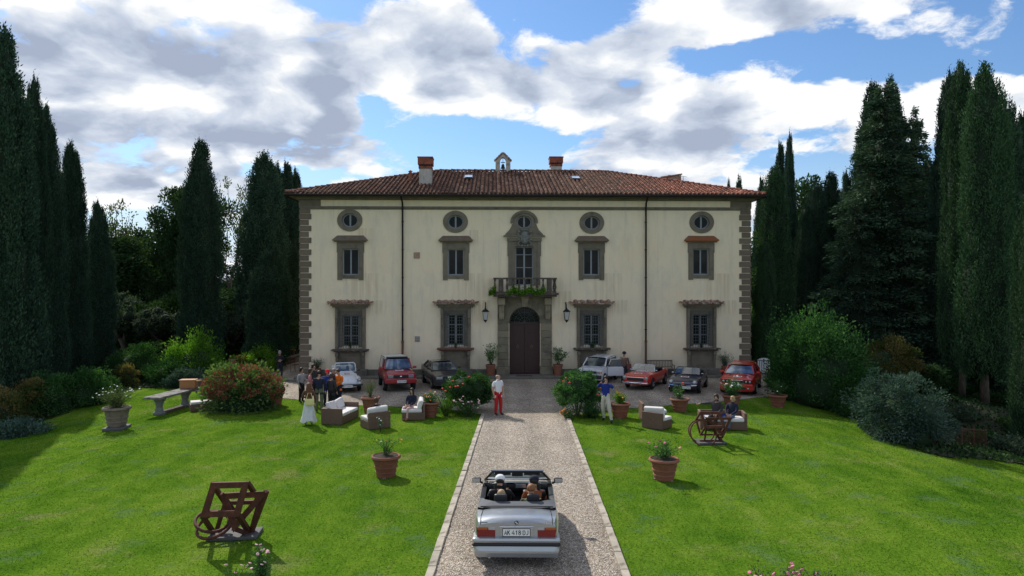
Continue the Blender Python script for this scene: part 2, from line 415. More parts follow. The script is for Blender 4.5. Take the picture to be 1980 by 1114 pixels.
M['cypress_green'] = leaf_mat('bright_cypress_foliage', (.016, .040, .022), (.042, .088, .043), (.078, .142, .062), .08)
M['conifer'] = leaf_mat('conifer_foliage', (.016, .036, .025), (.038, .072, .046), (.080, .125, .070), .06)
M['wood_leaf'] = leaf_mat('dark_tree_leaves', (.010, .026, .011), (.025, .056, .022), (.052, .092, .036), .2)
M['olive_leaf'] = leaf_mat('grey_green_leaves', (.03, .05, .035), (.07, .105, .07), (.14, .18, .125), .2)
M['airy_leaf'] = leaf_mat('airy_tree_leaves', (.03, .05, .015), (.065, .09, .03), (.12, .14, .05), .3)
M['bright_leaf'] = leaf_mat('bright_shrub_leaves', (.03, .085, .012), (.085, .20, .022), (.19, .34, .05), .35)
M['shrub_leaf'] = leaf_mat('shrub_leaves', (.012, .042, .014), (.035, .095, .030), (.08, .17, .05), .25)
M['blue_shrub'] = leaf_mat('blue_grey_shrub_leaves', (.022, .050, .042), (.055, .100, .085), (.12, .175, .15), .2)
M['russet_leaf'] = leaf_mat('russet_green_leaves', (.035, .055, .015), (.09, .11, .035), (.24, .15, .07), .25)
M['rose_leaf'] = leaf_mat('rose_leaves', (.02, .06, .02), (.055, .14, .045), (.13, .25, .09), .25)
M['hydrangea_leaf'] = leaf_mat('hydrangea_leaves', (.03, .06, .02), (.07, .13, .04), (.15, .20, .07), .25)
M['hydrangea_head'] = leaf_mat('faded_red_hydrangea', (.17, .045, .036), (.33, .095, .070), (.46, .20, .15), .2)
M['straw_leaf'] = leaf_mat('grassy_stems', (.05, .09, .03), (.12, .18, .06), (.25, .28, .12), .2)
def flower(name, c): return pm(name, c, .7, .12, 30, spec=.2)
M['pink'] = flower('pink_petals', (.75, .22, .33)); M['red_rose'] = flower('coral_red_petals', (.75, .09, .07))
M['orange_fl'] = flower('orange_petals', (.85, .28, .04)); M['white_fl'] = flower('white_petals', (.80, .80, .74))
M['yellow_fl'] = flower('yellow_petals', (.80, .58, .05)); M['pale_pink'] = flower('pale_pink_petals', (.78, .48, .52))
# ---------------------------------------------------------------- ground
def sstep(x, a, b):
    t = min(1, max(0, (x - a) / (b - a))); return t * t * (3 - 2 * t)
def tz(x, y):
    z = 0.0
    k = sstep(y, 31, 37)
    r = x - (9 + 8 * k)
    if r > 0: z -= .012 * r * r if r < 13 else 2.028 + .2 * (1 - math.exp(-(r - 13) / 12)) * 18
    l = -x - (12 + 8 * k)
    if l > 0: z -= .008 * l * l if l < 12 else 1.15 + .12 * (1 - math.exp(-(l - 12) / 12)) * 18
    return z
def ray(px, py): return Vector(((px - CX) / FPX, 1, (CY - py) / FPX))
def G(px, py):
    """where a sight line meets the ground"""
    d = ray(px, py); t = 5.0
    for i in range(4000):
        p = d * t
        if CZ + p.z <= tz(p.x, p.y): break
        t += .05 if t < 60 else .3
    a, b = t - .3, t
    for i in range(20):
        c = (a + b) / 2; p = d * c
        if CZ + p.z <= tz(p.x, p.y): b = c
        else: a = c
    p = d * b; return Vector((p.x, p.y, tz(p.x, p.y)))
def D(px, py, y):
    """point of a sight line at distance y"""
    p = ray(px, py) * y; return Vector((p.x, p.y, CZ + p.z))
def ground(x, y): return Vector((x, y, tz(x, y)))

def lawn_colour(g, co):
    str_ = g.noise(g.v('MULTIPLY', co, (.9, .28, 1)), 1.1, 5, .6, .6)
    big = g.noise(co, .20, 4, .55); mid = g.noise(co, 1.3, 6, .7); clo = g.noise(g.v('ADD', co, (9, 3, 0)), .8, 8, .72)
    f = g.m('ADD', g.m('MULTIPLY', str_, .40), g.m('ADD', g.m('MULTIPLY', mid, .32), g.m('MULTIPLY', big, .28)))
    c = g.ramp(f, [(.34, (.036, .096, .008)), (.45, (.070, .150, .012)), (.55, (.112, .195, .018)), (.68, (.180, .240, .045))])
    c = g.mix(g.m('MULTIPLY', g.sm(clo, .54, .66), .65), c, (.085, .155, .060))
    c = g.mix(g.m('MULTIPLY', g.sm(g.noise(g.v('ADD', co, (2, 41, 0)), .5, 9, .75), .54, .68), .65), c, (.20, .205, .070))
    c = g.mix(g.m('MULTIPLY', g.sm(g.noise(g.v('ADD', co, (22, 4, 0)), .9, 9, .75), .60, .70), .6), c, (.045, .085, .012))
    return c
def lawn_mat():
    m, g, b = newmat('mown_grass')
    co = g.node('ShaderNodeNewGeometry').outputs['Position']; fin = g.noise(co, 16, 4, .7); mid = g.noise(co, 1.3, 6, .7)
    c = g.mix(1.0, lawn_colour(g, co), g.node_rgb(g.m('MULTIPLY_ADD', g.m('SUBTRACT', fin, .5), 1.8, .95)), 'MULTIPLY')
    g.l.new(c, b.inputs['Base Color']); b.inputs['Roughness'].default_value = 1; b.inputs['Specular IOR Level'].default_value = 0
    bn = g.node('ShaderNodeBump'); bn.inputs['Strength'].default_value = .9; bn.inputs['Distance'].default_value = .05
    g.l.new(g.m('ADD', fin, g.m('MULTIPLY', mid, .6)), bn.inputs['Height']); g.l.new(bn.outputs[0], b.inputs['Normal'])
    return m
def blade_mat():
    m, g, b = newmat('grass_blades'); co = g.node('ShaderNodeNewGeometry').outputs['Position']
    at = g.node('ShaderNodeAttribute'); at.attribute_name = 'tint'
    c = g.mix(1.0, lawn_colour(g, co), g.node_rgb(g.m('MULTIPLY_ADD', at.outputs['Fac'], 1.25, .55)), 'MULTIPLY')
    t = g.node('ShaderNodeBsdfTranslucent'); g.l.new(c, t.inputs[0]); g.l.new(c, b.inputs['Base Color']); b.inputs['Roughness'].default_value = 1; b.inputs['Specular IOR Level'].default_value = 0
    mx = g.node('ShaderNodeMixShader'); mx.inputs[0].default_value = .5; g.l.new(b.outputs[0], mx.inputs[1]); g.l.new(t.outputs[0], mx.inputs[2]); g.l.new(mx.outputs[0], g.n['Material Output'].inputs[0])
    return m
def gravel_mat():
    m, g, b = newmat('pale_pea_gravel')
    co = g.node('ShaderNodeNewGeometry').outputs['Position']
    vo = g.node('ShaderNodeTexVoronoi', feature='F1'); g.put(vo.inputs['Vector'], co); vo.inputs['Scale'].default_value = 40
    v2 = g.node('ShaderNodeTexVoronoi', feature='F1'); g.put(v2.inputs['Vector'], co); v2.inputs['Scale'].default_value = 17
    s = g.node('ShaderNodeSeparateColor'); g.l.new(vo.outputs['Color'], s.inputs[0])
    s2 = g.node('ShaderNodeSeparateColor'); g.l.new(v2.outputs['Color'], s2.inputs[0])
    f = g.m('ADD', g.m('MULTIPLY', s.outputs[0], .55), g.m('MULTIPLY', s2.outputs[1], .45))
    c = g.ramp(f, [(0.05, (.15, .112, .080)), (.28, (.31, .25, .185)), (.50, (.475, .395, .31)), (.75, (.63, .55, .455)), (1, (.82, .76, .67))])
    gap = g.m('MULTIPLY', g.sm(vo.outputs['Distance'], .35, .75), .8)
    c = g.mix(gap, c, (.12, .098, .075))
    big = g.noise(co, .5, 5, .6)
    c = g.mix(1.0, c, g.node_rgb(g.m('MULTIPLY_ADD', g.m('SUBTRACT', big, .5), .9, .98)), 'MULTIPLY')
    sx_ = g.node('ShaderNodeSeparateXYZ'); g.l.new(co, sx_.inputs[0])
    ru = g.m('COSINE', g.m('MULTIPLY', g.m('ADD', g.m('SUBTRACT', sx_.outputs[0], .30), g.m('MULTIPLY', g.noise(co, .35, 3), .5)), 4.3))
    c = g.mix(1.0, c, g.node_rgb(g.m('MULTIPLY_ADD', ru, .12, .95)), 'MULTIPLY')
    leaf = g.m('MULTIPLY', g.sm(g.noise(co, 2.6, 9, .8), .58, .69), .5)
    c = g.mix(leaf, c, (.13, .09, .05))
    g.l.new(c, b.inputs['Base Color']); b.inputs['Roughness'].default_value = .9; b.inputs['Specular IOR Level'].default_value = .25
    bn = g.node('ShaderNodeBump'); bn.inputs['Strength'].default_value = .9; bn.inputs['Distance'].default_value = .03; bn.invert = True
    g.l.new(vo.outputs['Distance'], bn.inputs['Height']); g.l.new(bn.outputs[0], b.inputs['Normal'])
    return m
M['lawn'] = lawn_mat(); M['gravel'] = gravel_mat()
M['kerb'] = pm('pale_kerb_stone', (.36, .32, .26), .9, .22, 5, (.17, .15, .11), (.52, .68), bump=.5, bscale=30, rnd=.14)
M['bed'] = pm('dark_planting_bed_soil', (.030, .028, .016), 1, .4, 6, (.03, .045, .015), (.45, .6), bump=.8)
M['hill'] = pm('far_wooded_hill', (.05, .075, .075), 1, .2, .05)

def gridmesh(name, xs, ys, fz, mat, **kw):
    X, Y = np.meshgrid(xs, ys); n, k = X.shape
    V = [(float(X[j, i]), float(Y[j, i]), fz(float(X[j, i]), float(Y[j, i]))) for j in range(n) for i in range(k)]
    mb = MB(); mb.v = V
    mb.f = [(j * k + i, j * k + i + 1, (j + 1) * k + i + 1, (j + 1) * k + i) for j in range(n - 1) for i in range(k - 1)]; mb.m = [0] * len(mb.f)
    return mb.build(name, mat, smooth=True, **kw)
xs = np.concatenate([-np.geomspace(900, 34, 22), np.arange(-32, 32.1, .8), np.geomspace(34, 900, 22)])
ys = np.concatenate([[-60, -20, -5, 0], np.arange(2, 62, .8), np.geomspace(63, 1500, 26)])
def fg(x, y):
    z = tz(x, y)
    if y > 70: z -= (y - 70) * .03 if y < 200 else 3.9
    return z
gridmesh('lawn', xs, ys, fg, M['lawn'], kind='structure')
# distant hills
hill = gridmesh('distant_hills', np.linspace(-1600, 1600, 90), np.linspace(900, 1500, 8),
                lambda x, y: -8 + 62 * math.sin((y - 900) / 600 * math.pi * .5) * (.55 + .45 * mnoise.noise((x / 300, 0, 3))) , M['hill'], kind='structure')

EDGE = [(-17.5, 36.5), (-13.5, 34.4), (-11.5, 33.8), (-7.3, 31.7), (-3.2, 30.9), (-1.6, 29.6), (-1.15, 29.3), (2.35, 29.0), (3.0, 29.6), (5.4, 30.9), (10.2, 32.8), (13.1, 34.4), (14.6, 36.0), (16.6, 38.0)]
def near(x):
    x0 = min(max(x, EDGE[0][0]), EDGE[-1][0])
    for (a, ya), (b_, yb) in zip(EDGE, EDGE[1:]):
        if a <= x0 <= b_: return ya + (yb - ya) * (x0 - a) / (b_ - a)
    return EDGE[-1][1]
AX = math.atan(20 / FPX)                                     # the drive runs this much to the right
def drv(y): return (1010 - CX) / FPX * y                      # axis of the drive (passes under the lens)
def kerb_l(y): return -1.855 + .0152 * (y - 0) + .0
# inner kerb lines taken from two points each
def lin(p, q):
    return lambda y: p.x + (q.x - p.x) * (y - p.y) / (q.y - p.y)
KL = lin(G(839, 1114), G(937.7, 803)); KR = lin(G(1202, 1114), G(1095.3, 810.6))
mb = MB()
xs = list(np.arange(-17.5, 16.61, .35)); rows = 40
def far(x): return 66 if x < -12.2 else (43.5 if x > 14.8 else 42.0)
for i, x in enumerate(xs):
    w = .06 * mnoise.noise((x * 1.7, 3, 0)) + .05 * mnoise.noise((x * 6, 9, 0))
    for j in range(rows + 1):
        y = near(x) + w + (far(x) - near(x) - w) * j / rows
        mb.v.append((x, y, tz(x, y) + .014))
for i in range(len(xs) - 1):
    for j in range(rows): a = i * (rows + 1) + j; mb.f.append((a, a + rows + 1, a + rows + 2, a + 1)); mb.m.append(0)
mb.build('gravel_forecourt', M['gravel'], smooth=True, kind='structure')
mb = MB(); ysd = list(np.arange(0, 29.4, .5)) + [29.6]
for y in ysd:
    for k in range(9):
        x = KL(y) - .02 + (KR(y) - KL(y) + .04) * k / 8
        ruts = .02 * math.cos((k - 4) * 1.6)
        mb.v.append((x, y, tz(x, y) + .012 + (.0 if y > 29 else .012 * (1 + math.cos((k - 4) * math.pi / 2)) / 2)))
for j in range(len(ysd) - 1):
    for k in range(8): a = j * 9 + k; mb.f.append((a, a + 1, a + 10, a + 9)); mb.m.append(0)
drive = mb.build('gravel_drive', M['gravel'], smooth=True, kind='structure')
# kerb: one stone after another, each a piece of the kerb
for side, K in ((-1, KL), (1, KR)):
    kr = link('kerb', None, kind='structure'); y = 4.0; r0 = random.Random(5 + side)
    yend = 29.0 if side < 0 else 28.7; cache = []
    for i in range(6):
        L = .42 + .09 * i; q = MB().rbox((0, 0, 0), (.150, L - .012, .16), .012)
        for k, v in enumerate(q.v): q.v[k] = (v[0] + r0.uniform(-.006, .006), v[1], v[2] + r0.uniform(-.004, .004))
        cache.append((L, q.mesh('kerb_stone', M['kerb'])))
    while y < yend:
        L, me = cache[r0.randrange(6)]
        yc = y + L / 2; x = K(yc) + side * .075
        o = link('kerb_stone', me, kr, (x, yc, tz(x, yc) - .005 + r0.uniform(-.008, .008)), (0.0, 0, -math.atan((K(20) - K(10)) / 10) + r0.uniform(-.012, .012)))
        y += L

# planting beds under the shrubs, both sides
def inpoly(x, y, P):
    c = False; n = len(P)
    for i in range(n):
        (xa, ya), (xb, yb) = P[i], P[i - 1]
        if (ya > y) != (yb > y) and x < (xb - xa) * (y - ya) / (yb - ya) + xa: c = not c
    return c
def bed(name, pts, dz=.02):
    mb = MB(); idx = {}; st = .3
    X0, X1 = min(p[0] for p in pts), max(p[0] for p in pts); Y0, Y1 = min(p[1] for p in pts), max(p[1] for p in pts)
    def vid(i, j):
        if (i, j) not in idx:
            x, y = X0 + i * st, Y0 + j * st; x += .10 * mnoise.noise((x * 3, y * 3, 0)); y += .10 * mnoise.noise((x * 3, y * 3, 5))
            idx[(i, j)] = len(mb.v); mb.v.append((x, y, tz(x, y) + dz + .03 * mnoise.noise((x, y, 2))))
        return idx[(i, j)]
    for i in range(int((X1 - X0) / st)):
        for j in range(int((Y1 - Y0) / st)):
            if inpoly(X0 + (i + .5) * st, Y0 + (j + .5) * st, pts): mb.f.append((vid(i, j), vid(i + 1, j), vid(i + 1, j + 1), vid(i, j + 1))); mb.m.append(0)
    return mb.build(name, M['bed'], smooth=True, kind='structure')
def gw(*pp): return [tuple(G(*p)[:2]) for p in pp]
bed('right_planting_bed', gw((1508, 768), (1560, 775), (1640, 795), (1700, 828), (1760, 868), (1830, 885), (1980, 900)) + [(34, 27), (44, 27), (44, 46), (17.2, 46), (17.2, 38.5)], .05)
bed('left_planting_bed', gw((0, 850), (60, 822), (130, 795), (215, 763), (262, 751), (390, 747), (408, 786), (470, 793), (536, 772))[::1] + [(-15.8, 36), (-16.2, 58), (-44, 58), (-44, 27), (-34, 27)], .05)

# ---------------------------------------------------------------- villa
VA = R(1.5); VO = Vector((.94, 41.92, 0))
villa = thing('villa', 'cream two-storey country villa with brown stone corners, tiled hip roof and arched door', 'villa', VO, VA)
VM = Matrix.Translation(VO) @ Matrix.Rotation(VA, 4, 'Z'); VI = VM.inverted()
def F(px, py, off=0.0):
    """villa coordinates (along the front, height) of a sight line on the plane `off` metres before the front"""
    o = VI @ Vector((0, 0, CZ)); d = (VI.to_3x3() @ ray(px, py)); t = (-off - o.y) / d.y
    p = o + d * t; return p.x, p.z
def FB(x0, y0, x1, y1, off=0):
    a = F(x0, y1, off); b = F(x1, y0, off); return a[0], b[0], a[1], b[1]   # u0,u1,z0,z1
UL, UR = F(580, 500)[0], F(1450.8, 500)[0]
EZ = 11.05; DEPTH = 15.4
OCU = [(676.5, 426), (880.8, 429), (1144.2, 431), (1356.6, 430)]
UPW = [(677.8, 506), (881.5, 506.5), (1143.6, 506.5), (1355.5, 506)]
GRW = [(678, 639), (881.3, 637), (1143.8, 637), (1355.6, 637)]
def cut_obj(mb): 
    return mb.build('cutter', M['wall'], villa)
wall = MB().bb(UL + .02, UR - .02, 0, .45, -.3, EZ).build('wall', M['wall'], villa)
cut = MB(); RECT = []; OV = []
for px, py in UPW:
    u, z = F(px, py); RECT.append((u - .50, u + .50, z - .82, z + .80)); 
for px, py in GRW:
    u, z = F(px, py); RECT.append((u - .50, u + .50, z - .97, z + .92))
cu, cz = F(1013.7, 506.5); RECT.append((cu - .56, cu + .56, F(1013, 552)[1], F(1013, 476.7)[1]))
DU0, DU1, DZ0, DZS = FB(985, 622.5, 1044.3, 722.5); DUC = (DU0 + DU1) / 2; DR = (DU1 - DU0) / 2; DZT = F(1014, 593.5)[1]
for u0, u1, z0, z1 in RECT: cut.bb(u0, u1, -.2, .7, z0, z1)
for px, py in OCU: u, z = F(px, py); OV.append((u, z, .50, .43))
u, z = F(1013.5, 429.6); OV.append((u, z, .475, .40))
for u, z, a, b_ in OV: cut.disc_y((u, .2, z), a, 1.0, 28, rz=b_)
dp = [(DU0, -.4), (DU1, -.4)] + [(DUC + DR * math.cos(t), DZS + (DZT - DZS) * math.sin(t)) for t in np.linspace(0, math.pi, 19)]
cut.prism(dp, -.3, .7)
co_ = cut_obj(cut)
bo = wall.modifiers.new('b', 'BOOLEAN'); bo.operation = 'DIFFERENCE'; bo.object = co_; bo.solver = 'EXACT'; bo.use_self = True
dg = bpy.context.evaluated_depsgraph_get(); nm = bpy.data.meshes.new_from_object(wall.evaluated_get(dg)); wall.modifiers.clear(); wall.data = nm
bpy.data.objects.remove(co_)
MB().bb(UL + .02, UL + .42, .45, DEPTH, -.3, EZ).bb(UR - .42, UR - .02, .45, DEPTH, -.3, EZ).bb(UL + .42, UR - .42, DEPTH - .4, DEPTH, -.3, EZ).build('wall', M['wall'], villa)
MB().bb(UL + .42, UR - .42, .452, DEPTH - .4, 4.85, 5.1).bb(UL + .42, UR - .42, .452, DEPTH - .4, 10.7, 10.9).bb(UL + .42, UR - .42, 3.2, 3.4, -.3, 10.7).build('interior_floor', pm('dim_interior', (.10, .09, .08), .9), villa)

# quoins
for side in (-1, 1):
    e = UL if side < 0 else UR; k = 0
    zt = F(580, 413)[1]; step = (zt - .22) / 27.0
    big = MB().rbox((0, 0, 0), (.74, .50, step - .035), .018).mesh('quoin', M['quoin']); small = MB().rbox((0, 0, 0), (.57, .44, step - .035), .012).mesh('quoin', M['quoin'])
    for i in range(27):
        b_ = i % 2 == 0; w = .74 if b_ else .57
        z = zt - step * (i + .5); link('quoin', big if b_ else small, villa, (e - side * (w / 2 - .03 - (.02 if b_ else 0)), .19 if b_ else .195, z))
    MB().rbox((e - side * .30, .20, (zt + 10.24) / 2), (.66, .48, 10.24 - zt - .01), .01).build('quoin', M['quoin'], villa)
    MB().bb(e - side * 1.25, e + side * .06, -.055, .4, 10.44, EZ - .05).bb(e - side * 1.25, e + side * .10, -.085, .4, EZ - .16, EZ - .02).build('corner_capital', M['stone'], villa)
# string course, plinth, pavement
MB().bb(UL - .03, UR + .03, -.10, 0.02, 10.33, 10.43).bb(UL - .01, UR + .01, -.05, 0.02, 10.24, 10.33).build('string_course', M['stone'], villa)
def segs(a, b_, holes):
    out_ = []; c = a
    for h0, h1 in sorted(holes):
        out_.append((c, h0)); c = h1
    out_.append((c, b_)); return out_
pf0, pf1 = F(960, 700)[0], F(1068, 700)[0]
for s0, s1 in segs(UL + .75, UR - .75, [(pf0, pf1)]):
    n = max(1, round((s1 - s0) / 1.25))
    for i in range(n):
        w = (s1 - s0) / n; MB().rbox((s0 + w * (i + .5), -.02, .25), (w - .012, .16, .46), .012).build('plinth_stone', M['plinth'], villa)
n = 22; x0, x1 = UL - .1, UR + .1
slab_m = [MB().rbox((0, 0, 0), ((x1 - x0) / n - .012, .95, .15), .012).mesh('paving_slab', M['plinth'])]
for i in range(n):
    u = x0 + (x1 - x0) * (i + .5) / n; link('paving_slab', slab_m[0], villa, (u, -.52, .055 + .006 * math.sin(i * 2.3)))
# door platform
ps0, ps1 = F(945, 730)[0], F(1083, 730)[0]
MB().rbox(((ps0 + ps1) / 2, -.62, .09), (ps1 - ps0, 1.25, .18), .02).build('door_step', M['plinth'], villa)
MB().rbox((F(1012, 728)[0], -.95, .192), (.95, .42, .02), .006).build('doormat', pm('rust_brown_coir_mat', (.10, .045, .03), 1, .2, 30), villa)

# ---- windows
def casement(mb_f, mb_g, u0, u1, z0, z1, y=.16, bars=(), mull=.09, fr=.07):
    mb_f.bb(u0, u0 + fr, y, y + .07, z0, z1).bb(u1 - fr, u1, y, y + .07, z0, z1).bb(u0 + fr, u1 - fr, y, y + .07, z0, z0 + fr).bb(u0 + fr, u1 - fr, y, y + .07, z1 - fr, z1)
    m_ = (u0 + u1) / 2; mb_f.bb(m_ - mull / 2, m_ + mull / 2, y - .015, y + .06, z0 + fr + .002, z1 - fr - .002)
    for zb in bars: mb_f.bb(u0 + fr + .002, m_ - mull / 2 - .002, y + .01, y + .05, zb - .02, zb + .02).bb(m_ + mull / 2 + .002, u1 - fr - .002, y + .01, y + .05, zb - .02, zb + .02)
    mb_g.append((u0 + fr, m_ - mull / 2, z0 + fr, z1 - fr)); mb_g.append((m_ + mull / 2, u1 - fr, z0 + fr, z1 - fr))
def panes(lst, parent, y=.19):
    for u0, u1, z0, z1 in lst:
        MB().bb(u0 + .001, u1 - .001, y, y + .012, z0 + .001, z1 - .001).build('pane', M['glass'], parent, rot=(0, 0, 0))
M['curtain'] = pm('grey_white_curtain', (.30, .31, .31), .95, .1, 3)
for i, (px, py) in enumerate(UPW):
    u, z = F(px, py); u0, u1, z0, z1 = u - .50, u + .50, z - .82, z + .80
    s = MB(); t = .22
    s.bb(u0 - .29, u0, -.055, .10, z0 - .30, z1 + .38).bb(u1, u1 + .29, -.055, .10, z0 - .30, z1 + .38)
    s.bb(u0, u1, -.055, .10, z1, z1 + .38).bb(u0, u1, -.055, .10, z0 - .22, z0)
    s.bb(u0 - .33, u0 - .292, -.05, .08, z1 - .25, z1 + .36).bb(u1 + .292, u1 + .33, -.05, .08, z1 - .25, z1 + .36)   # ears
    w = s.build('upper_window', M['stone'], villa)
    l = MB(); l.bb(u0 - .46, u1 + .46, -.20, .0, z1 + .40, z1 + .46).bb(u0 - .54, u1 + .54, -.28, .0, z1 + .462, z1 + .54)
    a, b_ = z1 + .541, z1 + .80
    l.add([(u0 - .53, -.27, a), (u1 + .53, -.27, a), (u1 + .30, .0, b_), (u0 - .30, .0, b_), (u0 - .53, 0, a), (u1 + .53, 0, a)], [(0, 1, 2, 3), (1, 5, 2), (0, 3, 4)])
    l.build('window_ledge', pm('ledge_top_%d' % i, (.15, .12, .09), .95, .35, 5, (.24, .085, .035) if i == 3 else (.17, .10, .065), (.35, .5) if i == 3 else (.5, .62), bump=.5) , w)
    f = MB(); gl = []; casement(f, gl, u0 + .005, u1 - .005, z0 + .005, z1 - .005); f.build('window_frame', M['frame'], w); panes(gl, w)
for i, (u, z, a, b_) in enumerate(OV):
    cen = i == 4; w = MB()
    if not cen: w.ring((u, 0, z), .765, a - .01, -.05, .12, 36, sz=.68 / .765, szi=(b_ - .01) / (a - .01)); w = w.build('oval_window', M['stone'], villa)
    else:
        zb = F(1014, 451)[1]; at = F(1014, 407.3)[1]; al = F(987, 430)[0]; ra = u - al
        w.ring((u, 0, z), ra - .16, a - .01, -.045, .12, 36, sz=(at - z - .16) / (ra - .16), szi=(b_ - .01) / (a - .01))
        w.ring((u, 0, z + .0), ra, ra - .155, -.11, .02, 26, a0=-.12, a1=math.pi + .12, sz=(at - z) / ra, szi=(at - z - .16) / (ra - .16))
        # flared skirt below the oval
        pts = []; zl = F(1013, 456)[1] + .02; uo = F(1051.5, 456)[0] - u
        R_ = [(ra - .10, z - .12), (ra - .04, z - .30), (ra + .08, z - .50), (ra + .26, z - .68), (uo, zl)]
        for sgn in (-1, 1):
            inner = [(u + sgn * .0, zl), (u + sgn * .001, z - b_ - .02)] + [(u + sgn * (a + .02) * math.sin(t), z - (b_ + .02) * math.cos(t)) for t in np.linspace(.25, 1.35, 7)]
            poly = inner + [(u + sgn * p, q) for p, q in R_]
            w.prism(poly, -.042, .06)
        w.bb(u - uo - .06, u + uo + .06, -.22, 0, zl - .09, zl - .002)
        w = w.build('oval_window', M['stone'], villa)
    f = MB(); f.ring((u, 0, z), a - .012, a - .09, .15, .21, 28, sz=b_ / a, szi=(b_ - .08) / (a - .09)); f.bb(u - .05, u + .05, .14, .205, z - b_ + .075, z + b_ - .075); f.build('window_frame', M['frame'], w)
    for sg in (-1, 1):
        pr = [(u + sg * .05, z - b_ + .08), (u + sg * .05, z + b_ - .08)] + [(u + sg * (a - .09) * math.sin(t), z + (b_ - .08) * math.cos(t)) for t in np.linspace(.15, math.pi - .15, 12)]
        mm_ = M['glass']
        MB().prism(pr, .18, .19).build('pane', mm_, w)
    if i in (3, 4): MB().bb(u - a + .06, u - .06, .24, .26, z - b_ + .04, z + b_ - .04).build('curtain', M['curtain'], w)

def grille(mb, u0, u1, z0, z1, y, nu, nz, r=.011):
    for i in range(nu + 1): uu = u0 + (u1 - u0) * i / nu; mb.box((uu, y, (z0 + z1) / 2), (2 * r, 2 * r, z1 - z0))
    for j in range(nz + 1): zq = z0 + (z1 - z0) * j / nz; mb.box(((u0 + u1) / 2, y - .024, zq), (u1 - u0, .02, 2 * r))
tile1 = MB()
tt = [(math.cos(t), math.sin(t)) for t in np.linspace(0, math.pi, 6)]
tile1.add([(.165 * a, -.25, .12 * b_) for a, b_ in tt] + [(.12 * a, .25, .09 * b_ + .02) for a, b_ in tt] + [(.125 * a, -.25, .085 * b_) for a, b_ in tt], [(k, k + 1, k + 7, k + 6) for k in range(5)] + [(k, k + 12, k + 13, k + 1) for k in range(5)])
tile1m = tile1.mesh('tile', M['tile1'])
for i, (px, py) in enumerate(GRW):
    u, z = F(px, py); u0, u1, z0, z1 = u - .50, u + .50, z - .97, z + .92; r1 = random.Random(i)
    zs = F(px, 674.5 if i else 677)[1]; zc0 = F(px, 594.5)[1]; zc1 = F(px, 588)[1]; ut = 1.20
    s = MB(); s.bb(u0 - .22, u0, -.06, .12, z0 - .05, z1 + .25).bb(u1, u1 + .22, -.06, .12, z0 - .05, z1 + .25).bb(u0, u1, -.06, .12, z1, z1 + .25)
    s.bb(u0 - .42, u0 - .222, -.12, .05, zs + .02, zc0 - .002).bb(u1 + .222, u1 + .42, -.12, .05, zs + .02, zc0 - .002).bb(u0 - .218, u1 + .218, -.10, .05, z1 + .252, zc0 - .002)
    for q in (-1, 1): s.rbox((u + q * .82, -.15, zc0 - .35), (.17, .16, .62), .03); s.rbox((u + q * .82, -.135, zc0 - .88), (.12, .10, .4), .03)
    w = s.build('ground_floor_window', M['stone'], villa)
    c = MB().bb(u - 1.08, u + 1.08, -.22, 0, zc0, zc0 + .10).bb(u - 1.16, u + 1.16, -.32, 0, zc0 + .10, zc1 + .02).build('cornice', M['stone'], w)
    # little tiled canopy: six cover tiles
    n = 6
    for k in range(n):
        uu = u - 1.02 + 2.04 * k / (n - 1); link('tile', tile1m, w, (uu, -.24, zc1 + .10), (R(18) + r1.uniform(-.05, .05), r1.uniform(-.1, .1), r1.uniform(-.06, .06)))
    MB().add([(u - 1.30, -.52, zc1 + .03), (u + 1.30, -.52, zc1 + .03), (u + 1.02, 0, zc1 + .23), (u - 1.02, 0, zc1 + .23), (u - 1.30, -.52, zc1 - .0), (u + 1.30, -.52, zc1 - .0), (u + 1.02, 0, zc1), (u - 1.02, 0, zc1)], [(0, 1, 2, 3), (4, 5, 1, 0), (5, 6, 2, 1), (7, 4, 0, 3), (7, 6, 5, 4)]).build('tile_bed', M['tile1'], w)
    link('tile', tile1m, w, (u - 1.18, -.22, zc1 + .05), (R(12), 0, R(52)), (.8, 1, .8)); link('tile', tile1m, w, (u + 1.18, -.22, zc1 + .05), (R(12), 0, R(-52)), (.8, 1, .8))
    f = MB(); gl = []; casement(f, gl, u0 + .005, u1 - .005, z0 + .005, z1 - .005, mull=.10, bars=[z0 + (z1 - z0) * q for q in (.33, .66)]); f.build('window_frame', M['frame'], w); panes(gl, w)
    gr = MB(); grille(gr, u0 - .20, u1 + .20, zs + .12, z1 + .22, -.20, 9, 11); grille(gr, u0 - .20, u0 - .19, zs + .12, z1 + .22, -.12, 1, 3); gr.build('window_grille', M['iron_grey'], w)
    MB().rbox((u, -.17, zs + .02), (2.25, .46, .10), .03).bb(u - .98, u + .98, -.28, .0, zs - .10, zs - .032).build('window_sill', M['lichen'] if i != 1 else pm('rusty_sill', (.14, .075, .055), .95, .3, 6, bump=.5), w)
    a = MB(); zb = .50; a.bb(u - .86, u + .86, -.07, .04, zb, zs - .105)
    for (p0, p1, q0, q1) in ((-.62, .62, zs - .36, zs - .32), (-.62, .62, zb + .16, zb + .20), (-.62, -.58, zb + .20, zs - .36), (.58, .62, zb + .20, zs - .36)): a.bb(u + p0, u + p1, -.095, -.06, q0, q1)
    for q in (-1, 1):
        a.rbox((u + q * .80, -.17, zs - .26), (.20, .24, .28), .06); a.rbox((u + q * .80, -.13, zs - .52), (.17, .15, .34), .05); a.rbox((u + q * .80, -.11, (zb + zs - .68) / 2), (.14, .08, zs - .70 - zb), .02)
    a.build('apron_panel', M['stone'], w)
    MB().rbox((u, -.30, .30), (2.15, .55, .42), .03).build('stone_bench', M['plinth'], w)

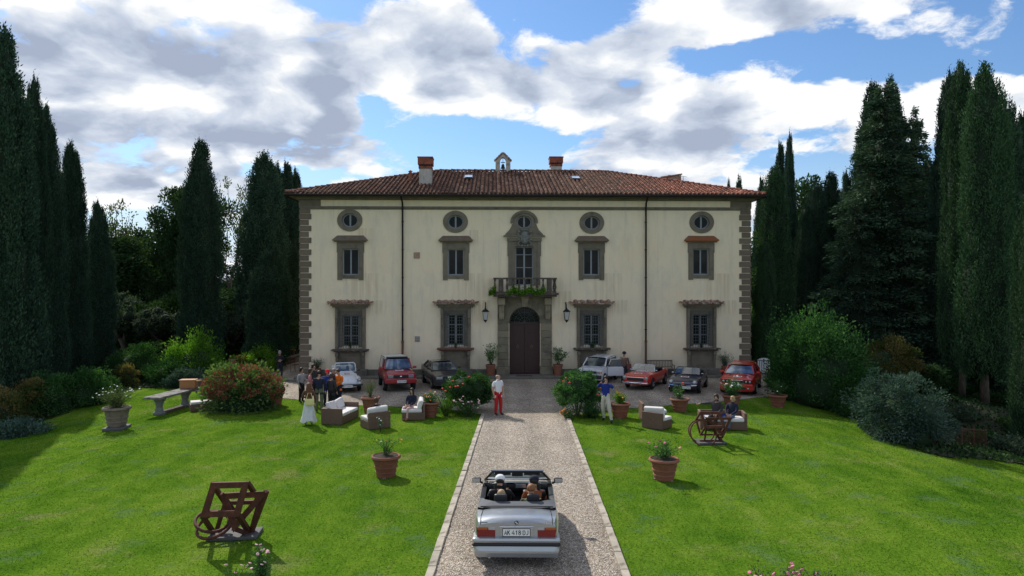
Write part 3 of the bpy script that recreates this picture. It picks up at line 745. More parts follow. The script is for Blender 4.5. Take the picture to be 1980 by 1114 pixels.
# ---- balcony window, crest
u0, u1, z0, z1 = RECT[8]
s = MB(); zt = F(1013, 457)[1]
for sg in (-1, 1):
    uo = (u1 if sg > 0 else u0); 
    s.bb(uo, uo + sg * .24, -.05, .12, z0, z1 + .30).bb(uo + sg * .242, uo + sg * .42, -.09, .05, z0, zt - .30)
    s.bb(uo + sg * .422, uo + sg * .47, -.07, .04, z1 - .6, zt - .30)
s.bb(u0, u1, -.05, .12, z1, z1 + .30).bb(u0 - .238, u1 + .238, -.08, .05, z1 + .302, zt - .30).bb(u0 - .5, u1 + .5, -.13, .02, zt - .298, zt - .10)
w = s.build('balcony_door', M['stone'], villa)
f = MB(); gl = []; casement(f, gl, u0 + .005, u1 - .005, z0 + .005, z1 - .005, mull=.10, bars=[z1 - .50, z0 + .48 + .62]); f.build('window_frame', M['frame'], w); panes(gl, w)
cx_, cz_ = F(1014.5, 460)
c = MB(); c.ball((cx_, -.16, cz_), (.27, .12, .42), 16, 10); c.ball((cx_, -.24, cz_ + .14), (.19, .08, .2), 12, 8); c.ball((cx_, -.24, cz_ - .18), (.17, .08, .18), 12, 8)
for sg in (-1, 1):
    pts = [(cx_ + sg * (.28 + .13 * math.sin(t * 3.2)), -.17, cz_ + .38 - .30 * t) for t in np.linspace(0, 3, 12)]
    c.tube(pts, .045, 6); c.ball((cx_ + sg * .36, -.18, cz_ + .36), (.09, .07, .09)); c.ball((cx_ + sg * .35, -.18, cz_ - .12), (.08, .06, .08)); c.ball((cx_ + sg * .16, -.18, cz_ - .50), (.08, .06, .08))
for k in range(5): c.ball((cx_ + (k - 2) * .085, -.2, cz_ + .56 + .03 * (k % 2)), (.05, .05, .08), 8, 6)
c.tube([(cx_ - .2, -.19, cz_ + .47), (cx_ + .2, -.19, cz_ + .47)], .05, 8); c.tube([(cx_, -.16, cz_ - .45), (cx_, -.14, cz_ - .60)], [.09, .03], 8)
c.build('carved_crest', M['carved'], villa, smooth=True)

# ---- balcony
OFF = 1.0
bu0, bu1 = F(957, 540, OFF)[0], F(1073.5, 540, OFF)[0]; zr = F(1014, 537, OFF)[1]; zs = F(1014, 568.5, OFF)[1]
b = MB().rbox(((bu0 + bu1) / 2, -OFF / 2, zs), (bu1 - bu0 + .42, OFF + .22, .13), .03).bb(bu0 - .10, bu1 + .10, -OFF, -.0, zs - .17, zs - .066).build('balcony', M['lichen'], villa)
MB().rbox(((bu0 + bu1) / 2, -OFF + .02, zr - .05), (bu1 - bu0 + .20, .20, .10), .02).rbox((bu0 + .0, -OFF / 2 + .05, zr - .05), (.18, OFF - .12, .10), .02).rbox((bu1, -OFF / 2 + .05, zr - .05), (.18, OFF - .12, .10), .02).build('balustrade_rail', M['lichen'], b)
MB().rbox(((bu0 + bu1) / 2, -OFF + .02, zs + .10), (bu1 - bu0 + .12, .22, .09), .02).rbox((bu0, -OFF / 2 + .06, zs + .10), (.18, OFF - .14, .09), .02).rbox((bu1, -OFF / 2 + .06, zs + .10), (.18, OFF - .14, .09), .02).build('balustrade_base', M['lichen'], b)
hb = zr - .10 - (zs + .145)
bal = MB().lathe([(.06, 0), (.06, .05), (.035, .07), (.075, hb * .28), (.085, hb * .40), (.05, hb * .62), (.03, hb * .78), (.055, hb * .86), (.055, hb)], 10).mesh('baluster', M['lichen'], True)
n = 11
for k in range(n):
    uu = bu0 + .0 + (bu1 - bu0) * k / (n - 1)
    if k in (1, n - 2):
        MB().rbox((uu, -OFF + .02, zs + .145 + hb / 2), (.30, .17, hb), .02).build('balustrade_pier', M['lichen'], b); continue
    link('baluster', bal, b, (uu, -OFF + .02, zs + .145))
for e in (bu0, bu1):
    for k in range(3): link('baluster', bal, b, (e, -.75 + .28 * k, zs + .145))

# ---- door surround
su0, su1, sz0, sz1 = FB(962, 574, 1067, 726)
zb = .2; s = MB()
M['door_block'] = pm('warm_door_stone', (.20, .175, .12), .92, .2, 2.6, (.13, .115, .085), (.48, .66), bump=.45, bscale=26, rnd=.16)
for sg, e, di in ((-1, su0, DU0), (1, su1, DU1)):
    a_, b_ = sorted((e, di - sg * -.0))
    for k in range(6):
        h = (F(1014, 625)[1] - .65) / 6.0; z_ = .65 + h * k
        MB().rbox(((a_ + b_) / 2 + sg * .02, -.06, z_ + h / 2), (b_ - a_ - .06, .22, h - .018), .012).build('door_stone', M['door_block'], villa)
    MB().rbox(((a_ + b_) / 2 + sg * .02, -.11, .41), (b_ - a_ + .08, .34, .48), .02).build('pilaster_base', M['door_block'], villa)
    # bracket
    bx = F(926 + 44 if sg < 0 else 1058.5, 600)[0]
    q = MB().rbox((bx, -.24, F(0, 583)[1]), (.42, .42, .42), .03).rbox((bx, -.17, F(0, 603)[1]), (.30, .26, .80), .04)
    for t in (-.09, 0, .09): q.rbox((bx + t, -.31, F(0, 603)[1]), (.045, .05, .72), .012); q.ball((bx + t, -.25, F(0, 617)[1]), (.045, .05, .05), 8, 5)
    q.build('balcony_bracket', M['stone_light'], villa)
zt = zs - .18
poly = [(su0, F(1014, 625)[1]), (DU0, F(1014, 625)[1])] + [(DUC + DR * math.cos(t), DZS + (DZT - DZS) * math.sin(t)) for t in np.linspace(math.pi, math.pi / 2, 10)] + [(DUC, zt), (su0, zt)]
MB().prism(poly, -.05, .1).build('arch_spandrel', M['door_block'], villa)
MB().prism([(2 * DUC - p[0] + (su0 + su1 - 2 * DUC) * (1 if abs(p[0] - su0) < 1e-6 else 0), p[1]) for p in poly][::-1], -.05, .1).build('arch_spandrel', M['door_block'], villa)
# voussoirs
for k in range(8):
    t0, t1 = math.pi * k / 8, math.pi * (k + 1) / 8
    if k in (3, 4): pass
    q = MB(); q.ring((DUC, 0, DZS), DR + .34, DR + .002, -.09, -.045, 4, a0=t0 + .012, a1=t1 - .012, sz=(DZT - DZS + .30) / (DR + .34), szi=(DZT - DZS) / DR)
    q.build('voussoir', M['door_block'], villa)
ku, kz0, kz1 = DUC, F(0, 594)[1], zt
MB().prism([(ku - .15, kz0), (ku + .15, kz0), (ku + .24, kz1), (ku - .24, kz1)], -.22, -.03).build('keystone', M['stone_light'], villa)
# door leaves, fanlight
dz1 = F(1014, 624.5)[1]
door = MB().bb(DU0 + .01, DU1 - .01, .22, .30, dz1 - .10, dz1 + .02).bb(DU0 + .01, DU0 + .09, .22, .30, .2, dz1 - .1).bb(DU1 - .09, DU1 - .01, .22, .30, .2, dz1 - .1).build('front_door', M['door'], villa)
for sg in (-1, 1):
    a_, b_ = sorted((DUC + sg * .008, DUC + sg * (DR - .09))); zt_ = dz1 - .11
    q = MB().bb(a_, b_, .235, .295, .20, zt_); w_ = b_ - a_
    for (p0, p1) in ((.22, .80), (.95, zt_ - .16)) if False else ((.34, zt_ - .18),):
        q.bb(a_ + .17, b_ - .17, .215, .236, p0, p1); q.bb(a_ + .24, b_ - .24, .20, .216, p0 + .09, p1 - .09)
    q.bb(a_ + .02, b_ - .02, .205, .235, .20, .31)
    lf = q.build('door_leaf', M['door'], door)
    kx = (a_ + b_) / 2; kz = F(0, 672)[1]
    MB().ring((kx, 0, kz - .05), .085, .055, .17, .19, 14).ball((kx, .18, kz + .04), (.05, .03, .05)).build('door_knocker', M['brass'], door)
fl = [(DUC + (DR - .01) * math.cos(t), DZS + (DZT - DZS - .01) * math.sin(t)) for t in np.linspace(0, math.pi, 19)]
fan = MB().prism([(DU0 + .01, dz1 + .021), (DU1 - .01, dz1 + .021)] + fl, .30, .31).build('fanlight', M['glass'], villa)
q = MB()
for k in range(7):
    t = math.pi * k / 6; q.tube([(DUC, .20, dz1 + .03), (DUC + DR * .93 * math.cos(t), .20, DZS + (DZT - DZS) * .93 * math.sin(t))], .012, 5)
for rr in (.33, .66, .95): q.tube([(DUC + DR * rr * math.cos(t), .20, dz1 + .03 + (DZT - dz1 - .03) * rr * math.sin(t)) for t in np.linspace(0, math.pi, 17)], .012, 5)
for k in range(6):
    t = math.pi * (k + .5) / 6
    for rr, r_ in ((.5, .12), (.80, .13)):
        c0 = (DUC + DR * rr * math.cos(t), dz1 + .03 + (DZT - dz1) * rr * math.sin(t)); q.tube([(c0[0] + r_ * (1 - s_ / 14) * math.cos(s_ * .8), .195, c0[1] + r_ * (1 - s_ / 14) * math.sin(s_ * .8)) for s_ in range(12)], .009, 4)
q.build('fanlight_scrollwork', M['iron_grey'], villa)

# ---- plaques, pipes
for px, py, w_, h_ in ((806, 494, 12, 12), (807, 655.5, 9.5, 10.5), (1072.7, 674.5, 6, 6)):
    u, z = F(px, py); q = MB().rbox((u, -.02, z), (w_ / 31.5, .05, h_ / 31.5), .01)
    for a_ in (-1, 0, 1):
        for b2 in (-1, 1): q.ball((u + a_ * w_ / 31.5 * .28, -.045, z + b2 * h_ / 31.5 * .2), (.04, .02, .05), 6, 4)
    q.build('carved_plaque', pm('plaque_stone%d' % px, (.36, .24, .17) if py == 494 else (.27, .26, .23), .9, .4, 14, bump=.6), villa)
for px in (779, 1248):
    u, z = F(px, 400); top = EZ - .06
    q = MB().tube([(u - .02, -.72, top + .02), (u - .02, -.62, top - .12), (u, -.22, top - .34), (u, -.16, top - .60), (u, -.14, 2.2)], .055, 8)
    for zc in (9.5, 7.8, 6.1, 4.4, 2.9): q.rbox((u, -.11, zc), (.15, .12, .04), .01)
    q.build('downpipe', M['gutter'], villa)
    MB().tube([(u, -.14, 2.2), (u, -.14, .30)], .068, 8).tube([(u, -.14, 2.24), (u, -.14, 2.10)], .082, 8).build('downpipe_foot', M['brass_pipe'], villa)

# ---- roof
OV_ = .62; ez = 11.12; OVF = .80
e0, e1, ef, eb = UL - OV_, UR + OV_, -OVF, DEPTH + OVF
dep = (eb - ef) / 2; rz_ = ez + 2.78; rm = (ef + eb) / 2; r0_, r1_ = e0 + dep, e1 - dep
v = [(e0, ef, ez), (e1, ef, ez), (e1, eb, ez), (e0, eb, ez), (r0_, rm, rz_), (r1_, rm, rz_)]
vb = [(p[0], p[1], p[2] - .10) for p in v[:4]]
roof = MB().add(v + vb, [(0, 1, 5, 4), (1, 2, 5), (2, 3, 4, 5), (3, 0, 4), (6, 7, 1, 0), (7, 8, 2, 1), (8, 9, 3, 2), (9, 6, 0, 3), (9, 8, 7, 6)]).build('roof', pm('roof_channel_tiles', (.085, .045, .032), .95, .4, 4, bump=.6), villa)
sof = MB().bb(e0 + .12, e1 - .12, ef + .14, 0, ez - .17, ez - .102).bb(UL - .18, UR + .18, -.26, 0.0, ez - .30, ez - .172).bb(e0 + .12, UL, 0, eb - .2, ez - .17, ez - .102).bb(UR, e1 - .12, 0, eb - .2, ez - .17, ez - .102)
sof.build('soffit', M['stone'], villa)
gt = MB(); gy = ef - .03
for seg_ in (((e0 - .05, gy), (e1 + .05, gy)),):
    gt.tube([(seg_[0][0], gy, ez - .10), (seg_[1][0], gy, ez - .10)], .085, 8)
gt.tube([(e0 - .03, gy, ez - .10), (e0 - .03, eb, ez - .10)], .085, 8).tube([(e1 + .03, gy, ez - .10), (e1 + .03, eb, ez - .10)], .085, 8)
gt.build('gutter', M['gutter'], villa, smooth=True)
# cover tiles, thousands of real half-round tiles joined into one part
tv = []; tf = []; tint = []
seg5 = [(math.cos(t), math.sin(t)) for t in np.linspace(0, math.pi, 5)]
def slope_tiles(o, ux, up, nrm, Wd, Ls, rnd_, colw=.262):
    o, ux, up, nrm = map(np.array, (o, ux, up, nrm)); n = int(Wd / colw); cw = Wd / n
    for i in range(n):
        a = (i + .5) * cw; L = Ls(a); k = 0; m_ = int(L / .36)
        base = rnd_.random() * .25; ja = rnd_.uniform(-.012, .012)
        for j in range(m_ + 1):
            s0 = j * .36 - .05 + rnd_.uniform(-.02, .02); s1 = min(s0 + .42, L + .03)
            if s1 - s0 < .1: continue
            r0, r1 = .098, .074; h0 = .050 + rnd_.uniform(0, .018); h1 = .026; dx = rnd_.uniform(-.014, .014) + ja; b0 = len(tv)
            for (c_, s_) in seg5: tv.append(o + ux * (a + dx + r0 * c_) + up * s0 + nrm * (h0 + r0 * s_ * .9))
            for (c_, s_) in seg5: tv.append(o + ux * (a + dx * .5 + r1 * c_) + up * s1 + nrm * (h1 + r1 * s_ * .9))
            for q in range(4): tf.append((b0 + q, b0 + q + 1, b0 + q + 6, b0 + q + 5))
            tf.append((b0 + 4, b0 + 3, b0 + 2, b0 + 1, b0))
            tn = min(1, max(0, rnd_.gauss(.5, .2) + base - .12 + (.35 if rnd_.random() < .06 else 0))); tint.extend([tn] * 5)
sl = math.hypot(dep, rz_ - ez); cs, sn = dep / sl, (rz_ - ez) / sl; r2 = random.Random(3)
slope_tiles((e0, ef, ez), (1, 0, 0), (0, cs, sn), (0, -sn, cs), e1 - e0, lambda a: min(dep, a, (e1 - e0) - a) / cs, r2)
slope_tiles((e0, eb, ez), (0, -1, 0), (cs, 0, sn), (-sn, 0, cs), eb - ef, lambda a: min(a, eb - ef - a) / cs, r2, .30)
slope_tiles((e1, ef, ez), (0, 1, 0), (-cs, 0, sn), (sn, 0, cs), eb - ef, lambda a: min(a, eb - ef - a) / cs, r2, .30)
slope_tiles((e1, eb, ez), (-1, 0, 0), (0, -cs, sn), (0, sn, cs), e1 - e0, lambda a: min(dep, a, (e1 - e0) - a) / cs, r2, .30)
def cap_line(a, b_, r=.13):
    a, b_ = np.array(a, float), np.array(b_, float); d = b_ - a; L = np.linalg.norm(d); d /= L
    sd_ = np.cross(d, (0, 0, 1)); sd_ /= np.linalg.norm(sd_); nn = np.cross(sd_, d); n = int(L / .40)
    for j in range(n):
        s0 = j * L / n; s1 = s0 + L / n + .06; b0 = len(tv); t = r2.uniform(-.01, .01)
        for rr, s_, h in ((r, s0, .075), (r * .8, s1, .05)):
            for (c_, q) in seg5: tv.append(a + d * s_ + sd_ * (rr * c_ + t) + nn * (h + rr * q * .9 + t))
        for q in range(4): tf.append((b0 + q, b0 + q + 1, b0 + q + 6, b0 + q + 5))
        tf.append((b0 + 4, b0 + 3, b0 + 2, b0 + 1, b0)); tint.extend([min(1, max(0, r2.gauss(.6, .12)))] * 5)
for e_, r_ in ((0, 4), (3, 4), (1, 5), (2, 5)): cap_line(v[e_], v[r_])
cap_line(v[4], v[5])
me = bpy.data.meshes.new('cover_tiles'); me.from_pydata([tuple(p) for p in tv], [], tf); at = me.attributes.new('tint', 'FLOAT', 'FACE'); at.data.foreach_set('value', tint); me.materials.append(M['tile']); me.update()
link('cover_tiles', me, villa, kind='stuff')

def on_roof(u, y):       # height of the front slope
    return ez + (y - ef) * (rz_ - ez) / dep
# chimneys
def vpix(px, py, y):
    """villa coords of a sight line at depth y behind the front"""
    return F(px, py, -y)
def chimney(pxc, pw, top, capb, base_y, brick, label=None):
    u, zt = vpix(pxc, top, base_y); _, zc = vpix(pxc, capb, base_y); w = pw / FPX * (43 + base_y); rb = on_roof(u, base_y)
    c = MB().rbox((u, base_y, (zc + rb - .4) / 2), (w * .84, .75, zc - rb + .4), .02).build('chimney', pm('chimney_plaster%d' % pxc, (.42, .39, .35), .9, .25, 3, (.22, .20, .18), (.5, .7), sz=(1, 1, .4), bump=.4), villa)
    h = zt - zc
    MB().rbox((u, base_y, zc + h * .13), (w * .92, .82, h * .24), .02, mi=0).rbox((u, base_y, zc + h * .64), (w * 1.02, .95, h * .60), .02).rbox((u, base_y, zt - .03), (w * 1.08, 1.0, .07), .01).build('chimney_cap', M['chimney_brick'], c)
    q = MB()
    for k in range(5): q.box((u - w * .38 + w * .76 * k / 4, base_y - .47, zc + h * .29), (w * .09, .04, h * .10))
    q.build('smoke_slot', M['iron'], c)
chimney(823.3, 27, 305.5, 328, 2.4, True); chimney(1074.8, 25, 305, 323, 8.4, False)
# small terracotta flue
u, zt = vpix(793.5, 329, 3.4); rb = on_roof(u, 3.4)
q = MB().lathe([(.11, 0), (.11, zt - rb - .28), (.15, zt - rb - .26), (.15, zt - rb - .22), (.10, zt - rb - .2), (.10, zt - rb - .10), (.17, zt - rb - .09), (.03, zt - rb)], 12, (u, 3.4, rb)).build('roof_flue', M['terracotta'], villa)
# bell gable
u, zt = vpix(972.5, 295, dep - OVF); yb = dep - OVF; k = (43 + yb) / FPX; zb = rz_ - .1; w2 = 14 * k; hw = 5.6 * k; zsp = vpix(972, 314, yb)[1]; zap = vpix(972, 305.5, yb)[1]; zeave = vpix(972, 311, yb)[1]
bg_ = MB().bb(u - w2, u - hw, yb - .2, yb + .2, zb, zsp).bb(u + hw, u + w2, yb - .2, yb + .2, zb, zsp)
for sg in (-1, 1):
    arc = [(u + sg * hw * math.cos(t), zsp + (zap - zsp) * math.sin(t)) for t in np.linspace(0, math.pi / 2, 7)]
    bg_.prism(arc + [(u, zt - .12), (u + sg * w2, zeave - .05), (u + sg * w2, zsp)], -.2 + yb, .2 + yb)
bgo = bg_.build('bell_gable', pm('gable_plaster', (.40, .36, .30), .9, .25, 4, (.24, .20, .17), (.5, .65), bump=.4), villa)
q = MB()
for sg in (-1, 1):
    for j in range(4):
        f0 = j / 4; q.box((u + sg * (w2 + .06) * (1 - f0 - .10), yb, zeave - .02 + (zt - zeave) * (f0 + .12)), (.20, .50, .10), rot=(0, sg * R(38), 0))
q.build('gable_coping', M['tile1'], bgo)
zbell = vpix(972, 326, yb)[1]
MB().lathe([(.19, 0), (.17, .04), (.12, .12), (.105, .26), (.05, .33)], 14, (u, yb, zbell)).tube([(u, yb, zbell + .3), (u, yb, zap)], .02, 6).tube([(u - .16, yb, zbell + .44), (u + .16, yb, zbell + .44)], .03, 6).lathe([(.03, -.05), (.03, .05)], 8, (u, yb, zbell)).build('bell', M['iron'], bgo, smooth=True)
# rooflights, tile chimney stub, dish
for px, py, op in ((906, 347, 1), (1113, 348, 0)):
    yb = 3.9; u, z = vpix(px, py, yb)
    # place on the slope along this sight line
    for it in range(30):
        u, z = vpix(px, py, yb); yb += (z - on_roof(u, yb)) * 1.2
    q = MB().rbox((u, yb, z + .10), (.62, .85, .12), .01, rot=(math.atan2(rz_ - ez, dep), 0, 0)).build('rooflight', M['dark_metal'], villa)
    MB().rbox((u, yb - .02, z + .19 + .04 * op), (.50, .70, .02), .005, rot=(math.atan2(rz_ - ez, dep) + .03, 0, 0)).build('rooflight_glass', glass_mat('sky_glass%d' % px, (.35, .40, .45), .1), q)
u, z = vpix(1302, 345, 10.2)
MB().rbox((u, 10.2, z - .3), (1.0, .8, 1.0), .03).build('roof_hatch', pm('hatch_plaster', (.32, .22, .16), .9, .2, 5), villa)
MB().prism([(u - 1.1, z - .05), (u + .55, z + .22), (u + .55, z + .30), (u - 1.1, z + .05)], 9.7, 10.8).build('hatch_roof', M['tile1'], villa)
u, z = vpix(1321, 351, 9.4)
MB().tube([(u - .3, 9.4, z - .1), (u, 9.4, z), (u, 9.4, z + .35)], .02, 6).rbox((u, 9.4, z + .38), (.5, .35, .03), .01, rot=(.2, .15, 0)).build('satellite_dish', M['frame'], villa)

# ---- wall lanterns
def lantern(px, label):
    u, _ = F(px, 600, .45); zt = F(px, 585, .05)[1]; z0 = F(px, 624, .45)[1]; zc = F(px, 602, .45)[1]
    t = thing('wall_lantern', label, 'lantern', VM @ Vector((u, 0, z0)), VA, 'wall lanterns beside the door')
    h = zc - z0
    MB().rbox((0, -.03, zt - z0 - .35), (.06, .05, .75), .01).tube([(0, -.05, h + .20), (0, -.2, h + .40), (0, -.38, h + .42), (0, -.45, h + .25), (0, -.45, h + .12)], .016, 6).build('bracket', M['iron'], t)
    fr = MB(); a, b_ = .17, .10; zt2, zb2 = h - .02, .16
    for sx in (-1, 1):
        for sy in (-1, 1): fr.tube([(sx * a, -.45 + sy * a, zt2), (sx * b_, -.45 + sy * b_, zb2)], .012, 5)
    for (r_, z_) in ((a, zt2), (b_, zb2)):
        for s_ in (-1, 1): fr.box((0, -.45 + s_ * r_, z_), (2 * r_ + .02, .02, .03)); fr.box((s_ * r_, -.45, z_), (.02, 2 * r_ + .02, .03))
    fr.lathe([(.25, 0), (.10, .13), (.05, .15), (.06, .20), (.01, .26)], 4, (0, -.45, zt2)).lathe([(.01, 0), (.05, .06), (.09, .10), (.10, .14)], 8, (0, -.45, 0))
    fr.build('lantern_frame', M['iron'], t)
    q = MB(); q.add([(sx * r_, -.45 + sy * r_, z_) for r_, z_ in ((b_ - .01, zb2 + .02), (a - .015, zt2 - .02)) for sx, sy in ((-1, -1), (1, -1), (1, 1), (-1, 1))], [(0, 1, 5, 4), (1, 2, 6, 5), (2, 3, 7, 6), (3, 0, 4, 7), (3, 2, 1, 0)])
    q.build('lantern_glass', M['lampglass'], t)
lantern(938.7, 'black iron wall lantern left of the arched door, above the left citrus pot')
lantern(1095.6, 'black iron wall lantern right of the arched door, beside the grilled window')
# ---------------------------------------------------------------- foliage
def unit(a): return a / np.maximum(np.linalg.norm(a, axis=1, keepdims=True), 1e-9)
def leafmesh(name, pos, dirs, ln, wd, tint, mats, extra=None, tri=False):
    """one kite-shaped leaf or spray per point"""
    n = len(pos); d = unit(dirs); rnd = unit(rng.normal(size=(n, 3))); side = unit(np.cross(d, rnd)); nr = np.cross(side, d)
    ln = np.broadcast_to(ln, (n,))[:, None]; wd = np.broadcast_to(wd, (n,))[:, None]
    if tri:
        V = np.stack([pos - side * wd * .5, pos + side * wd * .5, pos + d * ln], 1); k = 3
    else:
        V = np.stack([pos, pos + d * ln * .45 + side * wd * .5 + nr * ln * .05, pos + d * ln, pos + d * ln * .45 - side * wd * .5 + nr * ln * .05], 1); k = 4
    V = V.reshape(-1, 3); ev = []; ef = []
    if extra is not None: ev, ef = extra.v, extra.f
    me = bpy.data.meshes.new(name); nv = len(V) + len(ev)
    me.vertices.add(nv); allv = np.concatenate([V, np.array(ev, float).reshape(-1, 3)]) if len(ev) else V
    me.vertices.foreach_set('co', allv.ravel())
    loops = list(range(n * k)); lt = [k] * n
    li = np.arange(n * k, dtype=np.int32); tot = np.full(n, k, np.int32)
    if len(ef):
        el = np.array([i + n * k for f in ef for i in f], np.int32); et = np.array([len(f) for f in ef], np.int32)
        li = np.concatenate([li, el]); tot = np.concatenate([tot, et])
    me.loops.add(len(li)); me.loops.foreach_set('vertex_index', li)
    me.polygons.add(len(tot)); st = np.concatenate([[0], np.cumsum(tot)[:-1]]).astype(np.int32)
    me.polygons.foreach_set('loop_start', st); me.polygons.foreach_set('loop_total', tot)
    for m in mats: me.materials.append(m)
    if len(ef): me.polygons.foreach_set('material_index', np.concatenate([np.zeros(n, np.int32), np.ones(len(ef), np.int32)]))
    me.update(calc_edges=True)
    at = me.attributes.new('tint', 'FLOAT', 'FACE'); at.data.foreach_set('value', np.concatenate([np.clip(tint, 0, 1), np.full(len(ef), .2)]).astype(np.float32))
    return me
UPV = np.array([0, 0, 1.0])
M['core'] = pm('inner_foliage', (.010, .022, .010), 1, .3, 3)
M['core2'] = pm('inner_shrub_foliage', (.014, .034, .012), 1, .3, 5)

def cypress_mesh(h, r, seed, mat, n=62000, top=2.0, lean=.15, peaks=1, sp=(.165, .052)):
    rs = np.random.default_rng(seed)
    def prof(t):
        return r * np.minimum(1, (np.maximum(t, 0) / .07) ** .5 * .6 + .4) * np.clip(1 - np.clip(t, 0, 1) ** top, 0, 1) ** .58 * (1 + .10 * np.sin(t * 9 + seed) + .05 * np.sin(t * 23 + seed * 2))
    nc = 820; tt = rs.random(nc * 3); keep = rs.random(nc * 3) < (prof(tt) / r * .9 + .1); tt = tt[keep][:nc]; nc = len(tt)
    th = rs.random(nc) * 2 * np.pi
    fur = 1 + .09 * np.sin(th * 4 + seed) + .07 * np.sin(th * 7 + tt * 6)
    rad = prof(tt) * fur * rs.uniform(.84, 1.0, nc)
    bend = lean * np.sin(tt * 2.2 + seed)
    cen = np.stack([rad * np.cos(th) + bend, rad * np.sin(th), tt * h * .985 + .1], 1)
    csize = rs.uniform(.6, 1.25, nc); ctint = rs.uniform(.22, .78, nc)
    if peaks > 1:
        for q in range(peaks): pass
    w = csize ** 2; w /= w.sum(); ci = rs.choice(nc, n, p=w)
    rel = rs.normal(size=(n, 3)) * np.array([.115, .115, .36]) * csize[ci][:, None] * (r / 1.3) ** .6
    pr_ = prof(tt[ci]) / r; rel *= np.stack([.3 + .8 * pr_, .3 + .8 * pr_, .45 + .6 * pr_], 1)
    out_ = np.stack([np.cos(th[ci]), np.sin(th[ci]), np.zeros(n)], 1)
    pos = cen[ci] + rel
    dirs = UPV * 1.0 + out_ * .38 + rs.normal(size=(n, 3)) * .38
    ln = rs.uniform(.6, 1.25, n) * sp[0]
    tint = ctint[ci] + rs.normal(size=n) * .14
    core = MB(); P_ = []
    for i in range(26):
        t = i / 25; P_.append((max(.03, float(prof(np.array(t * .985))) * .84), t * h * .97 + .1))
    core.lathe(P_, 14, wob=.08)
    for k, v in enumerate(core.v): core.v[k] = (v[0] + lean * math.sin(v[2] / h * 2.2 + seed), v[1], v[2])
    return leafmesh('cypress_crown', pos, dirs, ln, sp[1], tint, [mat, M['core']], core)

def limbs(mb, p, d, L, r, depth, rs, ends, spread=.7, up=.25):
    n = 4; pts = [p]; q = p.copy(); dd = d.copy()
    for i in range(n):
        dd = (dd + Vector(rs.normal(size=3)) * .16 + Vector((0, 0, up * .25))).normalized(); q = q + dd * L / n; pts.append(q.copy())
    mb.tube(pts, [r * (1 - .42 * i / n) for i in range(n + 1)], 6 if depth > 1 else 4)
    if depth == 0: ends.append((q, dd)); return
    for k in range(3 if depth > 1 else 3):
        a = rs.uniform(0, 2 * math.pi); s = Vector((math.cos(a), math.sin(a), rs.uniform(-.2, .5)))
        nd = (dd * (1 - spread * .5) + s * spread).normalized(); st = pts[-1] if k else pts[-2]
        limbs(mb, st.copy(), nd, L * rs.uniform(.6, .8), r * .55, depth - 1, rs, ends, spread, up)
        if depth == 1: ends.append((pts[2], dd))
def broadleaf(h, r, seed, leafm, dens=170, leaf=(.26, .15), clump=.75, core=False, trunk_h=.35, depth=3, squash=.85):
    rs = np.random.default_rng(seed); tr = MB(); ends = []
    limbs(tr, Vector((0, 0, 0)), Vector((0, 0, 1)), h * trunk_h, h * .022, depth, rs, ends, .75, .5)
    E = np.array([e[0] for e in ends]); zc = E[:, 2].mean()
    # fit to the wanted size
    hz = np.percentile(E[:, 2], 98); hx = np.percentile(np.abs(E[:, :2]), 96)
    fx, fz = r / hx * .9, h / hz * .96
    tr.v = [(v[0] * fx, v[1] * fx, v[2] * fz) for v in tr.v]; E = E * np.array([fx, fx, fz])
    n = len(E) * dens; ci = rs.integers(0, len(E), n); cs = rs.uniform(.6, 1.3, len(E)); ct = rs.uniform(.2, .8, len(E))
    rel = unit(rs.normal(size=(n, 3))) * (rs.random((n, 1)) ** .45) * clump * cs[ci][:, None] * np.array([1, 1, squash])
    pos = E[ci] + rel; dirs = rel + UPV * .2 * clump + rs.normal(size=(n, 3)) * .5 * clump
    ex = None
    if core:
        ex = MB()
        for e, s_ in zip(E, cs): ex.ball(e, clump * s_ * .62, 6, 4)
    return tr.mesh('trunk', M['bark'], True), leafmesh('crown', pos, dirs, rs.uniform(.6, 1.2, n) * leaf[0], leaf[1], ct[ci] + rs.normal(size=n) * .15, [leafm, M['core']], ex)
